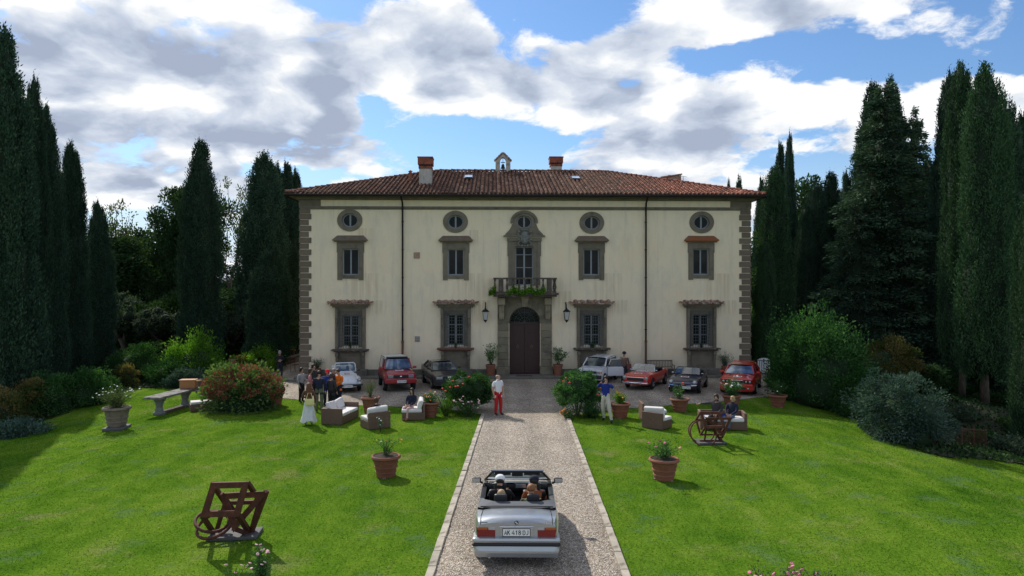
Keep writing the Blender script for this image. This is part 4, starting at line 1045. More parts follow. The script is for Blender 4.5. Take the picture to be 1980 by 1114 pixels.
def conifer(h, r, seed, leafm, n_per=330):
    rs = np.random.default_rng(seed); tr = MB().tube([(0, 0, 0), (0, 0, h * .5), (0, 0, h * .97)], [h * .022, h * .014, .03], 8)
    pos = []; dirs = []; tint = []; z = h * .04; lv = 0
    core = MB().lathe([(r * .45 * (1 - t) ** .9 + .05, h * (.05 + t * .9)) for t in np.linspace(0, 1, 12)], 10)
    while z < h * .985:
        t = z / h; L = r * (1 - t) ** .66 * (1 if t > .1 else .8) + .15; k = max(4, int(11 * (1 - t * .6)))
        for j in range(k):
            a = rs.uniform(0, 2 * math.pi); Lb = L * rs.uniform(.62, 1.12); zz_ = z + rs.normal() * .25
            m_ = int(n_per * (Lb / r) ** 1.1) + 14; s = rs.random(m_) ** .6
            d = np.array([math.cos(a), math.sin(a), 0]); sd_ = np.array([-d[1], d[0], 0])
            droop = .10 * Lb * s - .22 * Lb * s ** 2.2
            lat = rs.normal(size=m_) * (.10 + .26 * (1 - np.abs(s - .55))) * Lb * .45
            p = d * (s * Lb)[:, None] + sd_ * lat[:, None] + UPV * (zz_ + droop + rs.normal(size=m_) * .10)[:, None]
            pos.append(p); dirs.append(d * 1.0 + sd_ * np.sign(lat)[:, None] * .5 + UPV * -.12 + rs.normal(size=(m_, 3)) * .32)
            tint.append(np.full(m_, rs.uniform(.15, .85)) + rs.normal(size=m_) * .12 + (s - .5) * .0)
            tr.tube([(0, 0, zz_), tuple(d * Lb * .8 + UPV * (zz_ - .02 * Lb))], [.05, .012], 4)
        z += .42 * (1 - t * .35) * h / 17; lv += 1
    pos = np.concatenate(pos); dirs = np.concatenate(dirs); tint = np.concatenate(tint); n = len(pos)
    return tr.mesh('trunk', M['bark'], True), leafmesh('crown', pos, dirs, rs.uniform(.6, 1.2, n) * .27, .08, tint, [leafm, M['core']], core)
def shrub_mesh(w, d, h, seed, mat, n=5000, leaf=(.11, .06), nc=60, up=.3, spiky=0.0, core=True, shell=.35, name='foliage', lump=.20, mats2=None):
    """uneven mound of leaf clumps"""
    rs = np.random.default_rng(seed)
    c = unit(rs.normal(size=(nc * 3, 3))); c = c[c[:, 2] > -.72][:nc]; nc = len(c)
    lob = np.array([mnoise.noise(Vector(q * 1.6) + Vector((seed * 3.1, 0, 0))) for q in c])
    rad = (rs.uniform(.66, 1.0, nc) * (1 + .38 * lob))[:, None]; cen = c * rad * np.array([w / 2, d / 2, h * .60]) + np.array([0, 0, h * .40])
    cen[:, 2] = np.abs(cen[:, 2])
    cs = rs.uniform(.5, 1.25, nc); ct = rs.uniform(.15, .85, nc); ci = rs.integers(0, nc, n)
    rel = unit(rs.normal(size=(n, 3))) * (rs.random((n, 1)) ** shell) * lump * max(w, h) * cs[ci][:, None]
    rel *= np.array([1, 1, .8]); pos = cen[ci] + rel
    if spiky: k = rs.random(n) < .35; pos[k] += (c[ci][k] * .5 + UPV) * (rs.random((k.sum(), 1)) * spiky)
    pos[:, 2] = np.maximum(pos[:, 2], .02)
    dirs = rel / (lump * max(w, h)) + c[ci] * .5 + UPV * up + rs.normal(size=(n, 3)) * .35
    ex = None
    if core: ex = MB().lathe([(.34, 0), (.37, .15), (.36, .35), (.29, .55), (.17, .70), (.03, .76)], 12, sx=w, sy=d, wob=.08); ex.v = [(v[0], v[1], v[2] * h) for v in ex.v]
    return leafmesh(name, pos, dirs, rs.uniform(.55, 1.25, n) * leaf[0], leaf[1], ct[ci] + rs.normal(size=n) * .15, [mat, M['core2']], ex)

# ---- cypress variants
CY_V = [(cypress_mesh(17, 1.25, s, M['cypress'], top=tp, lean=ln_), 17, 1.25) for s, tp, ln_ in ((1, 2.1, .10), (2, 3.0, .2), (3, 2.5, -.15), (4, 4.2, .1))]
CY_G = [(cypress_mesh(17, 1.25, s, M['cypress_green'], top=tp, lean=ln_), 17, 1.25) for s, tp, ln_ in ((6, 2.7, .12), (7, 3.6, -.1))]
trunk_me = MB().tube([(0, 0, -.4), (0, 0, 1.5), (0, 0, 8)], [.24, .19, .08], 9).mesh('trunk', M['bark'], True)
def cypress(px, top, hw, y, label, var=0, green=False, clear=0.0, rz=0, group='dark cypresses around the lawn'):
    x = (px - CX) / FPX * y; gz = tz(x, y); zt = CZ + (CY - top) / FPX * y; H = zt - gz
    t = thing('cypress', label, 'tree', (x, y, gz), rz, group)
    me, h0, r0 = (CY_G if green else CY_V)[var]; r = hw / FPX * y
    link('crown', me, t, (0, 0, clear), (0, 0, 0), (r / r0 / 1.13, r / r0 / 1.13, (H - clear) / h0))
    link('trunk', trunk_me, t, (0, 0, 0), (0, 0, 0), (r * .75, r * .75, max(.6, (clear + 1) / 4)))
    return t
cypress(2, 45, 66, 33, 'tallest dark cypress, cut by the left edge of the photo', 0, rz=.4)
cypress(64, 142, 33, 36.5, 'pointed cypress second from the left edge, leaning on a lower one', 2, rz=2)
cypress(92, 203, 34, 38.5, 'cypress with a blunter top, third from the left edge', 1, rz=1)
cypress(138, 274, 37, 41, 'dark cypress between the blunt-topped one and the short left-hand one', 0, rz=3)
cypress(191, 388, 33, 45, 'shortest cypress of the row along the left edge of the lawn', 2, rz=5)
cypress(388, 271, 41, 46, 'lone tall cypress rising behind the bright green shrub on the left', 1, rz=2)
cypress(511, 296, 46, 51, 'broad cypress left of the villa, in front of a three-topped clump', 3, rz=1.2)
cypress(521, 474, 43, 46.5, 'low wide cypress standing at the foot of the broad one left of the villa', 1, rz=4)
cypress(536, 317, 27, 56, 'left top of the cypress clump against the villa corner', 3, rz=.7)
cypress(552, 314, 28, 55, 'middle top of the cypress clump against the villa corner', 1, rz=2.7)
cypress(571, 328, 22, 57, 'right top of the cypress clump, half behind the villa corner', 3, rz=3.9)
cypress(1497, 322, 37, 47, 'bright green cypress standing right against the villa corner', 0, True, rz=1)
cypress(1482, 470, 20, 45.5, 'small bright green cypress at the foot of the villa corner cypress', 1, True, rz=2)
cypress(1526, 253, 17, 52, 'slender needle-like cypress behind the bright one beside the villa', 2, rz=1)
cypress(1507, 276, 20, 54, 'dark cypress peeping out above the bright one beside the villa', 1, rz=2)
cypress(1429, 341, 13, 80, 'small far cypress top just above the right end of the roof', 3, rz=2)
cypress(1409, 348, 9, 84, 'smallest far cypress top above the roof, leftmost of the far ones', 3, rz=1)
cypress(1470, 343, 15, 76, 'far cypress top between the roof corner and the bright cypress', 1, rz=3)
cypress(1607, 333, 33, 50, 'cypress with the highest top in the low clump left of the spreading conifer', 1, rz=1)
cypress(1578, 352, 34, 49, 'rounded dark cypress in the low clump, second from its left', 3, rz=2.2)
cypress(1556, 392, 24, 48, 'lowest cypress of the clump right of the villa', 1, rz=3.3)
cypress(1638, 330, 26, 47, 'dark cypress pressed against the left flank of the spreading conifer', 2, rz=4)
cypress(1688, 160, 42, 54, 'left of the two high cypress tops behind the spreading conifer', 1, rz=1)
cypress(1723, 148, 40, 53, 'right and higher of the two cypress tops behind the spreading conifer', 0, rz=2)
cypress(1832, 134, 38, 42, 'dark cypress with a ragged top, left neighbour of the green pair', 2, rz=.6, clear=.3)
cypress(1860, 121, 38, 39, 'bright green cypress with the highest top of the right-hand row', 0, True, clear=1.9, rz=2)
cypress(1904, 126, 52, 37, 'widest bright green cypress, bare grey trunk showing below', 1, True, clear=1.6, rz=3)
cypress(1948, 197, 38, 43, 'dark sparse cypress behind the widest green one', 3, rz=1.5)
cypress(1985, 212, 36, 45, 'dark cypress cut by the right edge of the photo', 1, rz=.2)
cypress(2003, 345, 44, 31, 'pale grey-green cypress foliage entering from the right edge', 1, True, rz=2)

def plant_tree(name, tm, px, top, y, label, mesh, h0, r0, r=None, rz=0, group=None):
    x = (px - CX) / FPX * y; gz = tz(x, y) if y < 70 else fg(x, y); H = CZ + (CY - top) / FPX * y - gz
    t = thing(name, label, 'tree', (x, y, gz), rz, group); s = H / h0; sx = s if r is None else (r / FPX * y) / r0
    link('trunk', mesh[0], t, scale=(sx, sx, s)); link('crown', mesh[1], t, scale=(sx, sx, s)); return t
CON = conifer(15, 4.2, 5, M['conifer'])
plant_tree('conifer', 0, 1712, 172, 45, 'huge spreading dark conifer with layered boughs right of the villa', CON, 15, 4.2, 150, .3)
plant_tree('conifer', 0, 1765, 215, 51, 'thin-boughed conifer whose side branches stick out against the sky', CON, 15, 4.2, 88, 2.1)
plant_tree('conifer', 0, 1655, 400, 43.5, 'lower conifer filling the left foot of the spreading one', CON, 15, 4.2, 95, 4.0)
plant_tree('conifer', 0, 1795, 300, 49, 'dark conifer filling the gap between the spreading conifer and the ragged cypress', CON, 15, 4.2, 75, 5.2)
ILEX = [broadleaf(13, 4.6, s, M['wood_leaf'], dens=420, leaf=(.30, .17), clump=1.35, core=False) for s in (21, 22)]
AIRY = broadleaf(13, 4.0, 33, M['airy_leaf'], dens=44, leaf=(.26, .16), clump=.85)
OLV = broadleaf(6, 3.2, 41, M['olive_leaf'], dens=120, leaf=(.22, .10), clump=.7, core=True, trunk_h=.25)
plant_tree('holm_oak', 0, 332, 362, 56, 'dense dark rounded tree left of the lone tall cypress', ILEX[0], 13, 4.6, 74, 0)
plant_tree('holm_oak', 0, 372, 420, 60, 'dark tree just behind the lone tall cypress on the left', ILEX[1], 13, 4.6, 60, 1)
plant_tree('deciduous_tree', 0, 225, 395, 62, 'thin-leaved tree with sky showing through, left of the dense dark one', AIRY, 13, 4.0, 62, 0)
plant_tree('deciduous_tree', 0, 440, 350, 64, 'thin-leaved tree with bare limbs between the two tall left cypresses', AIRY, 13, 4.0, 56, 2.4)
for i, (px, top, y, r, lab) in enumerate([(250, 565, 50, 62, 'grey-green bushy tree above the rounded green shrub'), (318, 600, 49, 58, 'grey-brown bushy tree behind the bright spiky shrub'), (440, 600, 49, 45, 'pale bushy tree right of the lone tall cypress'), (205, 600, 52, 45, 'grey-green bushy tree beside the shortest left cypress')]):
    plant_tree('bushy_tree', 0, px, top, y, lab, OLV, 6, 3.2, r, i * 1.3)
LMK = [(-30, 'beyond the left picture edge'), (2, 'behind the leftmost cypress'), (64, 'behind the second cypress from the left'), (92, 'behind the third cypress from the left'), (138, 'behind the fourth cypress from the left'), (191, 'behind the shortest left cypress'),
       (225, 'behind the thin-leaved left tree'), (264, 'above the round shrub'), (300, 'left of the dense holm oak'), (332, 'behind the dense holm oak'), (388, 'behind the lone tall cypress'), (440, 'behind the sparse tree by the lone cypress'), (475, 'left of the broad cypress'), (511, 'behind the broad cypress by the villa'), (560, 'behind the clump at the left villa corner'),
       (1470, 'at the right villa corner'), (1497, 'behind the bright cypress by the villa'), (1535, 'behind the slender cypress'), (1575, 'behind the low cypress clump'), (1607, 'behind the highest cypress of the low clump'), (1650, 'behind the lower conifer'), (1750, 'behind the spreading conifer'), (1790, 'behind the thin-boughed conifer'),
       (1832, 'behind the ragged cypress'), (1860, 'behind the green cypress with the highest top'), (1904, 'behind the widest green cypress'), (1948, 'behind the dark sparse cypress'), (1990, 'at the right picture edge'), (2050, 'beyond the right picture edge')]
used_ = {}
def lab_(px, kind):
    n_ = min(LMK, key=lambda q: abs(q[0] - px))[1]; k_ = used_.get((n_, kind), 0); used_[(n_, kind)] = k_ + 1
    return n_ + ['', ', farther back', ', farthest back'][k_]
# the wood beyond, tree by tree
k = 0; rw = random.Random(12)
for px, top, y in [(-40, 470, 62), (30, 500, 66), (95, 455, 72), (150, 490, 64), (205, 500, 60), (262, 440, 70), (300, 470, 62), (345, 420, 74), (405, 560, 60), (438, 545, 84), (470, 560, 62), (505, 520, 72), (560, 500, 76),
                   (1465, 470, 80), (1500, 520, 66), (1550, 450, 72), (1600, 430, 64), (1655, 370, 70), (1750, 380, 66), (1800, 330, 60), (1850, 500, 60), (1900, 470, 66), (1950, 480, 58), (2010, 470, 62), (1830, 600, 56), (1880, 590, 55), (1955, 610, 50)]:
    plant_tree('dark_tree', 0, px, top, y, 'dark leafy tree ' + lab_(px, 't'), ILEX[k % 2], 13, 4.6, 5.2 / y * FPX * rw.uniform(.85, 1.2), rw.uniform(0, 6), 'dark trees of the wood behind the cypresses'); k += 1

DOME = [shrub_mesh(9, 9, 7, s_, M['wood_leaf'], n=26000, leaf=(.34, .19), nc=150, lump=.12, name='crown') for s_ in (81, 82)]
for i, (px, top, y) in enumerate([(-30, 585, 50), (60, 600, 56), (150, 590, 58), (215, 575, 56), (280, 560, 58), (340, 560, 53), (425, 585, 56), (460, 600, 53), (500, 590, 58), (560, 590, 62), (445, 568, 78), (300, 540, 80), (190, 545, 78),
                                 (1470, 600, 56), (1530, 590, 58), (1590, 580, 56), (1650, 590, 60), (1800, 600, 58), (1860, 640, 66), (1930, 620, 52), (1995, 640, 46), (1760, 590, 62), (1900, 560, 72), (1830, 560, 76), (2060, 600, 50)]):
    x = (px - CX) / FPX * y; gz = tz(x, y) if y < 70 else fg(x, y); H = CZ + (CY - top) / FPX * y - gz
    t = thing('dark_bush', 'dense dark bush ' + lab_(px, 'b'), 'bush', (x, y, gz), i * 1.1, 'dense dark bushes at the foot of the wood')
    link('crown', DOME[i % 2], t, scale=(rw.uniform(.85, 1.1), .9, H / 7.6)); link('trunk', trunk_me, t, scale=(.6, .6, .3))

# ---- shrubs
def shrub(name, px, base, w, top, mat, label, seed, cat='shrub', leaf=(.11, .06), n=5000, depth=None, y=None, **kw):
    p = G(px, base) if y is None else ground((px - CX) / FPX * y, y)
    s = p.y / FPX; h = CZ + (CY - top) * s - p.z; W_ = w * s
    t = thing(name, label, cat, p, 0)
    st = MB(); rr = random.Random(seed)
    for i in range(7):
        a = rr.uniform(0, 6.28); st.tube([(0.05 * math.cos(a), .05 * math.sin(a), -.05), (W_ * .15 * math.cos(a), W_ * .15 * math.sin(a), h * .3), (W_ * .3 * math.cos(a), W_ * .3 * math.sin(a), h * .6)], [.03, .022, .01], 5)
    st.build('stem', M['bark'], t, kind='stuff')
    o = link('foliage', shrub_mesh(W_, depth or W_ * .8, h, seed, mat, n=n, leaf=leaf, **kw), t); return t
shrub('round_shrub', 264, 748, 82, 664, M['shrub_leaf'], 'rounded mid-green shrub behind the stone bench, left of the bright spiky one', 50, y=40, n=9000, mats2=None)
shrub('spiky_shrub', 380, 738, 84, 655, M['bright_leaf'], 'bright yellow-green shrub with upright shoots behind the wicker basket', 51, y=40, n=9000, up=.9, spiky=.55, leaf=(.16, .06))
shrub('juniper', 322, 752, 62, 700, M['shrub_leaf'], 'low feathery juniper just behind the wicker basket', 52, y=38.5, n=5000, up=.5, spiky=.3)
shrub('juniper', 362, 755, 70, 716, M['blue_shrub'], 'low dark blue-green juniper behind the right end of the stone bench', 53, y=37.5, n=5000)
shrub('grassy_shrub', 245, 757, 44, 706, M['russet_leaf'], 'dry brownish shrub between the daisy pot and the stone bench', 54, y=37.5, n=4000, up=.9)
shrub('low_shrub', 415, 735, 50, 700, M['bright_leaf'], 'small light green shrub below the white sign', 55, y=42, n=3000)
shrub('bed_shrub', 170, 782, 78, 716, M['shrub_leaf'], 'green shrub with a yellowish crown, nearest the daisy pot on its left', 56, n=7000)
shrub('bed_shrub', 105, 798, 84, 726, M['shrub_leaf'], 'broad dark shrub with a reddish patch in the left-hand border', 57, n=7000)
shrub('bed_shrub', 55, 812, 70, 738, M['russet_leaf'], 'thin russet shrub near the left edge of the lawn', 58, n=5000, core=False)
shrub('bed_shrub', 5, 836, 66, 756, M['russet_leaf'], 'brownish shrub cut by the left edge of the photo', 59, n=5000)
shrub('bed_shrub', 205, 766, 44, 728, M['shrub_leaf'], 'small dark shrub directly behind the daisy pot', 60, n=3500)
shrub('ground_cover', 40, 842, 90, 822, M['blue_shrub'], 'low grey-green ground cover on the edge of the left lawn', 61, n=4000, core=False)
shrub('herb_bed_plant', 505, 704, 66, 680, M['bright_leaf'], 'tall yellow-green herbs growing behind the low stone wall', 62, y=44.5, n=4500, up=1, core=False, spiky=.3)
shrub('herb_bed_plant', 470, 706, 40, 688, M['russet_leaf'], 'brownish herbs behind the low wall next to the white sign', 63, y=44, n=2500, up=1, core=False)
shrub('large_shrub', 1580, 778, 158, 618, M['shrub_leaf'], 'largest dark green shrub, beside the red hatchback on the right', 64, n=22000, spiky=.6, up=.6, leaf=(.14, .07), depth=4, nc=130, lump=.13)
shrub('large_shrub', 1530, 772, 70, 640, M['shrub_leaf'], 'tall narrow green shrub on the villa side of the largest shrub', 65, n=8000, spiky=.6, up=.8, leaf=(.13, .06), nc=70)
shrub('russet_shrub', 1715, 800, 128, 652, M['russet_leaf'], 'russet-green arching shrub behind the blue-grey one', 66, y=37, n=15000, up=.3, leaf=(.13, .06), depth=3, nc=100, lump=.14)
shrub('blue_grey_shrub', 1742, 852, 160, 724, M['blue_shrub'], 'wide blue-grey shrub overhanging the right lawn', 67, n=22000, up=0.0, leaf=(.12, .05), depth=3.4, nc=120, lump=.13)
shrub('red_leaved_shrub', 1505, 762, 34, 712, M['hydrangea_leaf'], 'dark red-leaved shrub between the railing and the potted plant on the right', 68, y=37.5, n=2600)
shrub('dark_shrub', 1650, 806, 90, 735, M['shrub_leaf'], 'low dark shrub between the largest shrub and the blue-grey one', 69, n=6000)
shrub('small_shrub', 1900, 868, 44, 836, M['shrub_leaf'], 'small fresh green shrub at the end of the metal fence', 70, n=3500)
shrub('lavender', 1950, 884, 74, 852, M['olive_leaf'], 'grey lavender bush at the right edge of the lawn', 71, n=5000, up=.8, spiky=.12)
shrub('lavender', 1862, 850, 40, 832, M['olive_leaf'], 'small grey bush behind the metal fence', 72, y=34, n=2500)
for i, (px, y, w_, top, lab) in enumerate([(1815, 41, 70, 806, 'dark ivy mound under the cypresses behind the metal fence'), (1868, 44, 90, 800, 'dark bush between the bare cypress trunks on the right'), (1925, 38, 90, 805, 'dark bush right of the bare cypress trunks'), (1975, 34, 80, 815, 'dark bush below the pale cypress at the right edge'),
                              (1990, 40, 110, 770, 'tall dark bush filling the right picture edge'), (1790, 36.5, 70, 822, 'low dark bush where the blue-grey shrub meets the fence')]):
    shrub('dark_shrub', px, 0, w_, top, M['wood_leaf'], lab, 90 + i, y=y, n=6000, leaf=(.14, .08), nc=70)
hy = shrub('hydrangea', 470, 792, 138, 712, M['hydrangea_leaf'], 'wide hydrangea bush covered in faded red flower heads', 73, n=9000, depth=2.4, leaf=(.13, .09))
p0 = hy.location; s = p0.y / FPX; W_, H_ = 138 * s, (792 - 712) * s
rs = np.random.default_rng(5); c = unit(rs.normal(size=(520, 3))); c = c[c[:, 2] > -.1]; cen = c * np.array([W_ * .56, 1.30, H_ * .60]) * rs.uniform(.88, 1.03, (len(c), 1)) + np.array([0, 0, H_ * .44])
ci = np.repeat(np.arange(len(c)), 42); rel = unit(rs.normal(size=(len(ci), 3))) * .085
link('flower_heads', leafmesh('flower_heads', cen[ci] + rel, rel + rs.normal(size=rel.shape) * .03, .055, .055, rs.uniform(.1, .9, len(c))[ci] + rs.normal(size=len(ci)) * .1, [M['hydrangea_head']]), hy, kind='stuff')
# ---------------------------------------------------------------- vehicles
def paint(name, col, metallic=0.0, rough=.28):
    m, g, b = newmat(name)
    co = g.node('ShaderNodeTexCoord').outputs['Object']
    n = g.noise(co, 2.2, 6, .65); d = g.noise(co, 26, 4, .7)
    c = g.mix(g.m('MULTIPLY', g.sm(n, .45, .75), .14), col, (.22, .19, .16))
    g.l.new(c, b.inputs['Base Color']); b.inputs['Metallic'].default_value = metallic
    g.l.new(g.m('MULTIPLY_ADD', d, .12, rough - .05), b.inputs['Roughness'])
    b.inputs['Coat Weight'].default_value = .7; b.inputs['Coat Roughness'].default_value = .06
    return m
M['p_white'] = paint('white_car_paint', (.62, .63, .65)); M['p_red'] = paint('dark_red_car_paint', (.30, .010, .014)); M['p_red2'] = paint('bright_red_car_paint', (.52, .022, .014))
M['p_grey'] = paint('dark_grey_car_paint', (.040, .040, .044), .3); M['p_blue'] = paint('dark_blue_car_paint', (.010, .014, .048), .2); M['p_silver'] = paint('silver_car_paint', (.40, .425, .45), .7, .3)
M['trim'] = pm('black_car_trim', (.018, .018, .02), .55, .15, 9); M['tyre'] = pm('tyre_rubber', (.014, .014, .014), .85, .2, 12)
M['rim'] = pm('alloy_rim', (.30, .31, .32), .35, .1, 9, metallic=.8); M['chrome'] = pm('chrome', (.62, .63, .65), .12, .05, 9, metallic=1)
M['lens'] = pm('headlamp_glass', (.42, .45, .47), .08, .15, 40, metallic=.55); M['amber'] = pm('amber_lens', (.75, .22, .02), .2, .1, 20)
M['redlens'] = pm('red_tail_lens', (.20, .006, .008), .15, .2, 30, coat=.5); M['orangelens'] = pm('orange_tail_lens', (.36, .075, .010), .15, .2, 30, coat=.5)
M['clearlens'] = pm('clear_tail_lens', (.42, .40, .40), .15, .1, 30)
M['plate'] = pm('white_number_plate', (.78, .79, .76), .4, .03, 5); M['ink'] = pm('black_plate_paint', (.01, .01, .012), .6, .05, 5); M['redink'] = pm('red_print', (.6, .03, .03), .6, .05, 5)
M['leather'] = pm('black_leather', (.014, .014, .017), .45, .2, 14); M['bluefab'] = pm('blue_grey_seat_fabric', (.05, .065, .11), .9, .2, 9)
M['canvas'] = pm('cream_canvas_top', (.55, .52, .44), .95, .08, 6, bump=.2); M['tonneau'] = pm('dark_grey_tonneau', (.075, .082, .095), .75, .12, 6, bump=.15)
M['carpet'] = pm('dark_car_interior', (.010, .010, .012), .95, .2, 9)
def carglass(name, base, met):
    m, g, b = newmat(name); b.inputs['Base Color'].default_value = (*base, 1); b.inputs['Metallic'].default_value = met
    co = g.node('ShaderNodeTexCoord').outputs['Object']
    g.l.new(g.mix(g.sm(g.noise(co, 1.5, 3), .4, .6), base, tuple(c * .45 for c in base)), b.inputs['Base Color'])
    b.inputs['Roughness'].default_value = .05; return m
M['wscreen'] = carglass('windscreen_glass', (.24, .28, .33), .75); M['sideglass'] = carglass('side_window_glass', (.035, .04, .045), .3)
M['clearscreen'], g, b = newmat('clear_windscreen_glass')
gl_ = g.node('ShaderNodeBsdfGlossy'); gl_.inputs['Roughness'].default_value = .02; tr_ = g.node('ShaderNodeBsdfTransparent'); tr_.inputs[0].default_value = (.62, .72, .70, 1)
fr_ = g.node('ShaderNodeFresnel'); fr_.inputs[0].default_value = 1.6; mx_ = g.node('ShaderNodeMixShader')
g.l.new(g.m('MULTIPLY_ADD', fr_.outputs[0], 1.2, .10), mx_.inputs[0]); g.l.new(tr_.outputs[0], mx_.inputs[1]); g.l.new(gl_.outputs[0], mx_.inputs[2]); g.l.new(mx_.outputs[0], g.n['Material Output'].inputs[0])

def lerp(tab, y):
    if y <= tab[0][0]: return tab[0][1]
    for (a, va), (b_, vb) in zip(tab, tab[1:]):
        if y <= b_: t = (y - a) / (b_ - a); return va + (vb - va) * t
    return tab[-1][1]
def wheel(parent, x, y, r, w=.19, rimr=.62, rimm=None):
    t = MB(); t.M = Matrix.Translation((x, y, r)) @ Matrix.Rotation(R(90), 4, 'Y')
    t.lathe([(r * .55, -w / 2), (r * .90, -w / 2), (r * .985, -w * .34), (r, -w * .15), (r, w * .15), (r * .985, w * .34), (r * .90, w / 2), (r * .55, w / 2)], 22)
    o = t.build('wheel', M['tyre'], parent, smooth=True)
    s = 1 if x > 0 else -1
    q = MB(); q.M = t.M
    q.lathe([(r * rimr, s * w * .30), (r * rimr, s * w * .50), (r * rimr * .90, s * w * .52), (r * rimr * .82, s * w * .40), (.06, s * w * .46), (.03, s * w * .5)], 20)
    for k in range(8):
        a = k * math.pi / 4; q.tube([(0.05 * math.cos(a), .05 * math.sin(a), s * w * .50), (r * rimr * .88 * math.cos(a), r * rimr * .88 * math.sin(a), s * w * .47)], .016, 4)
    q.build('rim', rimm or M['rim'], o)
def plate(parent, x, y, z, w=.52, h=.11, text=None, rot=(0, 0, 0), sign=-1, strokes=7, name='number_plate'):
    """sign: -1 faces the front (local -y), +1 faces the rear"""
    p = MB().rbox((0, 0, 0), (w, .012, h), .008).build(name, M['plate'], parent, (x, y, z), rot)
    fr = MB().bb(-w / 2 - .012, w / 2 + .012, sign * -.004 - .002, sign * -.004 + .002, -h / 2 - .012, h / 2 + .012).build('plate_frame', M['trim'], p)
    if text:
        G_ = {'A': [[(0, 0), (.5, 1), (1, 0)], [(.2, .36), (.8, .36)]], 'K': [[(0, 0), (0, 1)], [(.95, 1), (.05, .45)], [(.35, .6), (1, 0)]], '4': [[(.75, 0), (.75, .55)], [(.6, 1), (0, .25), (1, .25)]],
              '1': [[(.15, .75), (.55, 1), (.55, 0)]], '8': [[(.5, .54), (.1, .68), (.1, .88), (.5, 1), (.9, .88), (.9, .68), (.5, .54), (0, .36), (0, .14), (.5, 0), (1, .14), (1, .36), (.5, .54)]],
              'D': [[(0, 0), (0, 1), (.5, 1), (.95, .78), (.95, .22), (.5, 0), (0, 0)]], 'J': [[(.85, 1), (.85, .2), (.5, 0), (.1, .15)]], '·': [[(.4, .45), (.6, .45)]]}
        q = MB(); cw, gp_ = .042, .060; wd = {'·': .5, ' ': .45}; tot = sum(gp_ * wd.get(c, 1) for c in text) - (gp_ - cw); cx0 = -tot / 2; hh = h * .62
        for c in text:
            w1 = cw * wd.get(c, 1)
            for line in G_.get(c, []): q.tube([((cx0 + px_ * w1) * (1 if sign < 0 else -1), sign * .0075, -hh / 2 + pz_ * hh) for px_, pz_ in line], .0068, 4)
            cx0 += gp_ * wd.get(c, 1)
        q.build('plate_text', M['ink'], p)
    else:
        q = MB(); rr = random.Random(int(abs(x * 100 + y * 77)))
        for i in range(strokes):
            cx0 = -w * .40 + w * .8 * i / (strokes - 1)
            q.box((cx0, sign * .008, rr.uniform(-.1, .1) * h), (w * .05, .003, h * rr.uniform(.4, .62))); q.box((cx0 + w * .02, sign * .008, rr.choice((-.2, 0, .2)) * h), (w * .06, .0035, h * .12))
        q.build('plate_marks', M['ink'], p, kind='stuff')
    return p
def rally_plate(parent, x, y, z, tilt):
    p = MB().rbox((0, 0, 0), (.42, .24, .008), .004).build('rally_sticker', M['plate'], parent, (x, y, z), (tilt, 0, .05))
    q = MB()
    for i in range(5): q.box((-.13 + .065 * i, -.005, .006), (.04, .09 if i % 2 else .07, .003))
    q.build('sticker_print', M['ink'], p, kind='stuff')
    MB().box((0, .075, .006), (.34, .025, .003)).box((0, -.085, .006), (.34, .02, .003)).build('sticker_stripe', M['redink'], p, kind='stuff')

def body_loft(S, mat, top_skip=None, name='body', parent=None):
    L = S['L']; ys = sorted(set([0, .03, .08, .16] + [round(y, 3) for y in np.arange(.25, L - .2, .105)] + [L - .16, L - .08, L - .03, L]))
    mb = MB(); rows = []
    for y in ys:
        w = lerp(S['w'], y); zs = lerp(S['zs'], y); zc = lerp(S['zc'], y); zb = lerp(S['zb'], y)
        for ya in S['axles']:
            d = abs(y - ya); ra = S['r'] + S.get('gap', .07)
            if d < ra: zb = max(zb, S['r'] + math.sqrt(ra * ra - d * d) * .97)
        zb = min(zb, zs - .10); h = zs - zb; fl = 0
        for ya in S['axles']:
            d = abs(y - ya)
            if d < S['r'] + .22: fl = max(fl, S.get('flare', .0) * (1 - (d / (S['r'] + .22)) ** 4))
        row = [(w * .93 + fl, zb), (w * .985 + fl, zb + .10 * h), (w + fl, zb + .5 * h), (w * .985, zs - min(.09, h * .3)), (w - S.get('sh', .05), zs), (w * .60, zs + (zc - zs) * .78), (w * .25, zs + (zc - zs) * .97), (0, zc)]
        rows.append([(x, y, z) for x, z in row] + [(-x, y, z) for x, z in row[-2::-1]])
    k = len(rows[0]); 
    for r_ in rows: mb.v += r_
    for i in range(len(ys) - 1):
        for j in range(k - 1):
            if top_skip and 4 <= j <= k - 6 and top_skip[0] <= (ys[i] + ys[i + 1]) / 2 <= top_skip[1]: continue
            a = i * k + j; mb.f.append((a, a + k, a + k + 1, a + 1)); mb.m.append(0)
    mb.f.append(tuple(range(k))); mb.m.append(0); n = (len(ys) - 1) * k; mb.f.append(tuple(range(n + k - 1, n - 1, -1))); mb.m.append(0)
    o = mb.build(name, mat, parent, smooth=True)
    o.data.set_sharp_from_angle(angle=R(38))
    u = MB(); w0 = lerp(S['w'], L / 2)
    u.bb(-w0 * .78, w0 * .78, .18, L - .18, lerp(S['zb'], L / 2) + .0, (.52 if not top_skip else .36))
    for ya in S['axles']: u.bb(-w0 * .93, w0 * .93, ya - S['r'] - .03, ya + S['r'] + .03, S['r'] + .04, min(lerp(S['zs'], ya) - .08, 2 * S['r'] + .04))
    u.build('underbody', M['carpet'], parent)
    return o
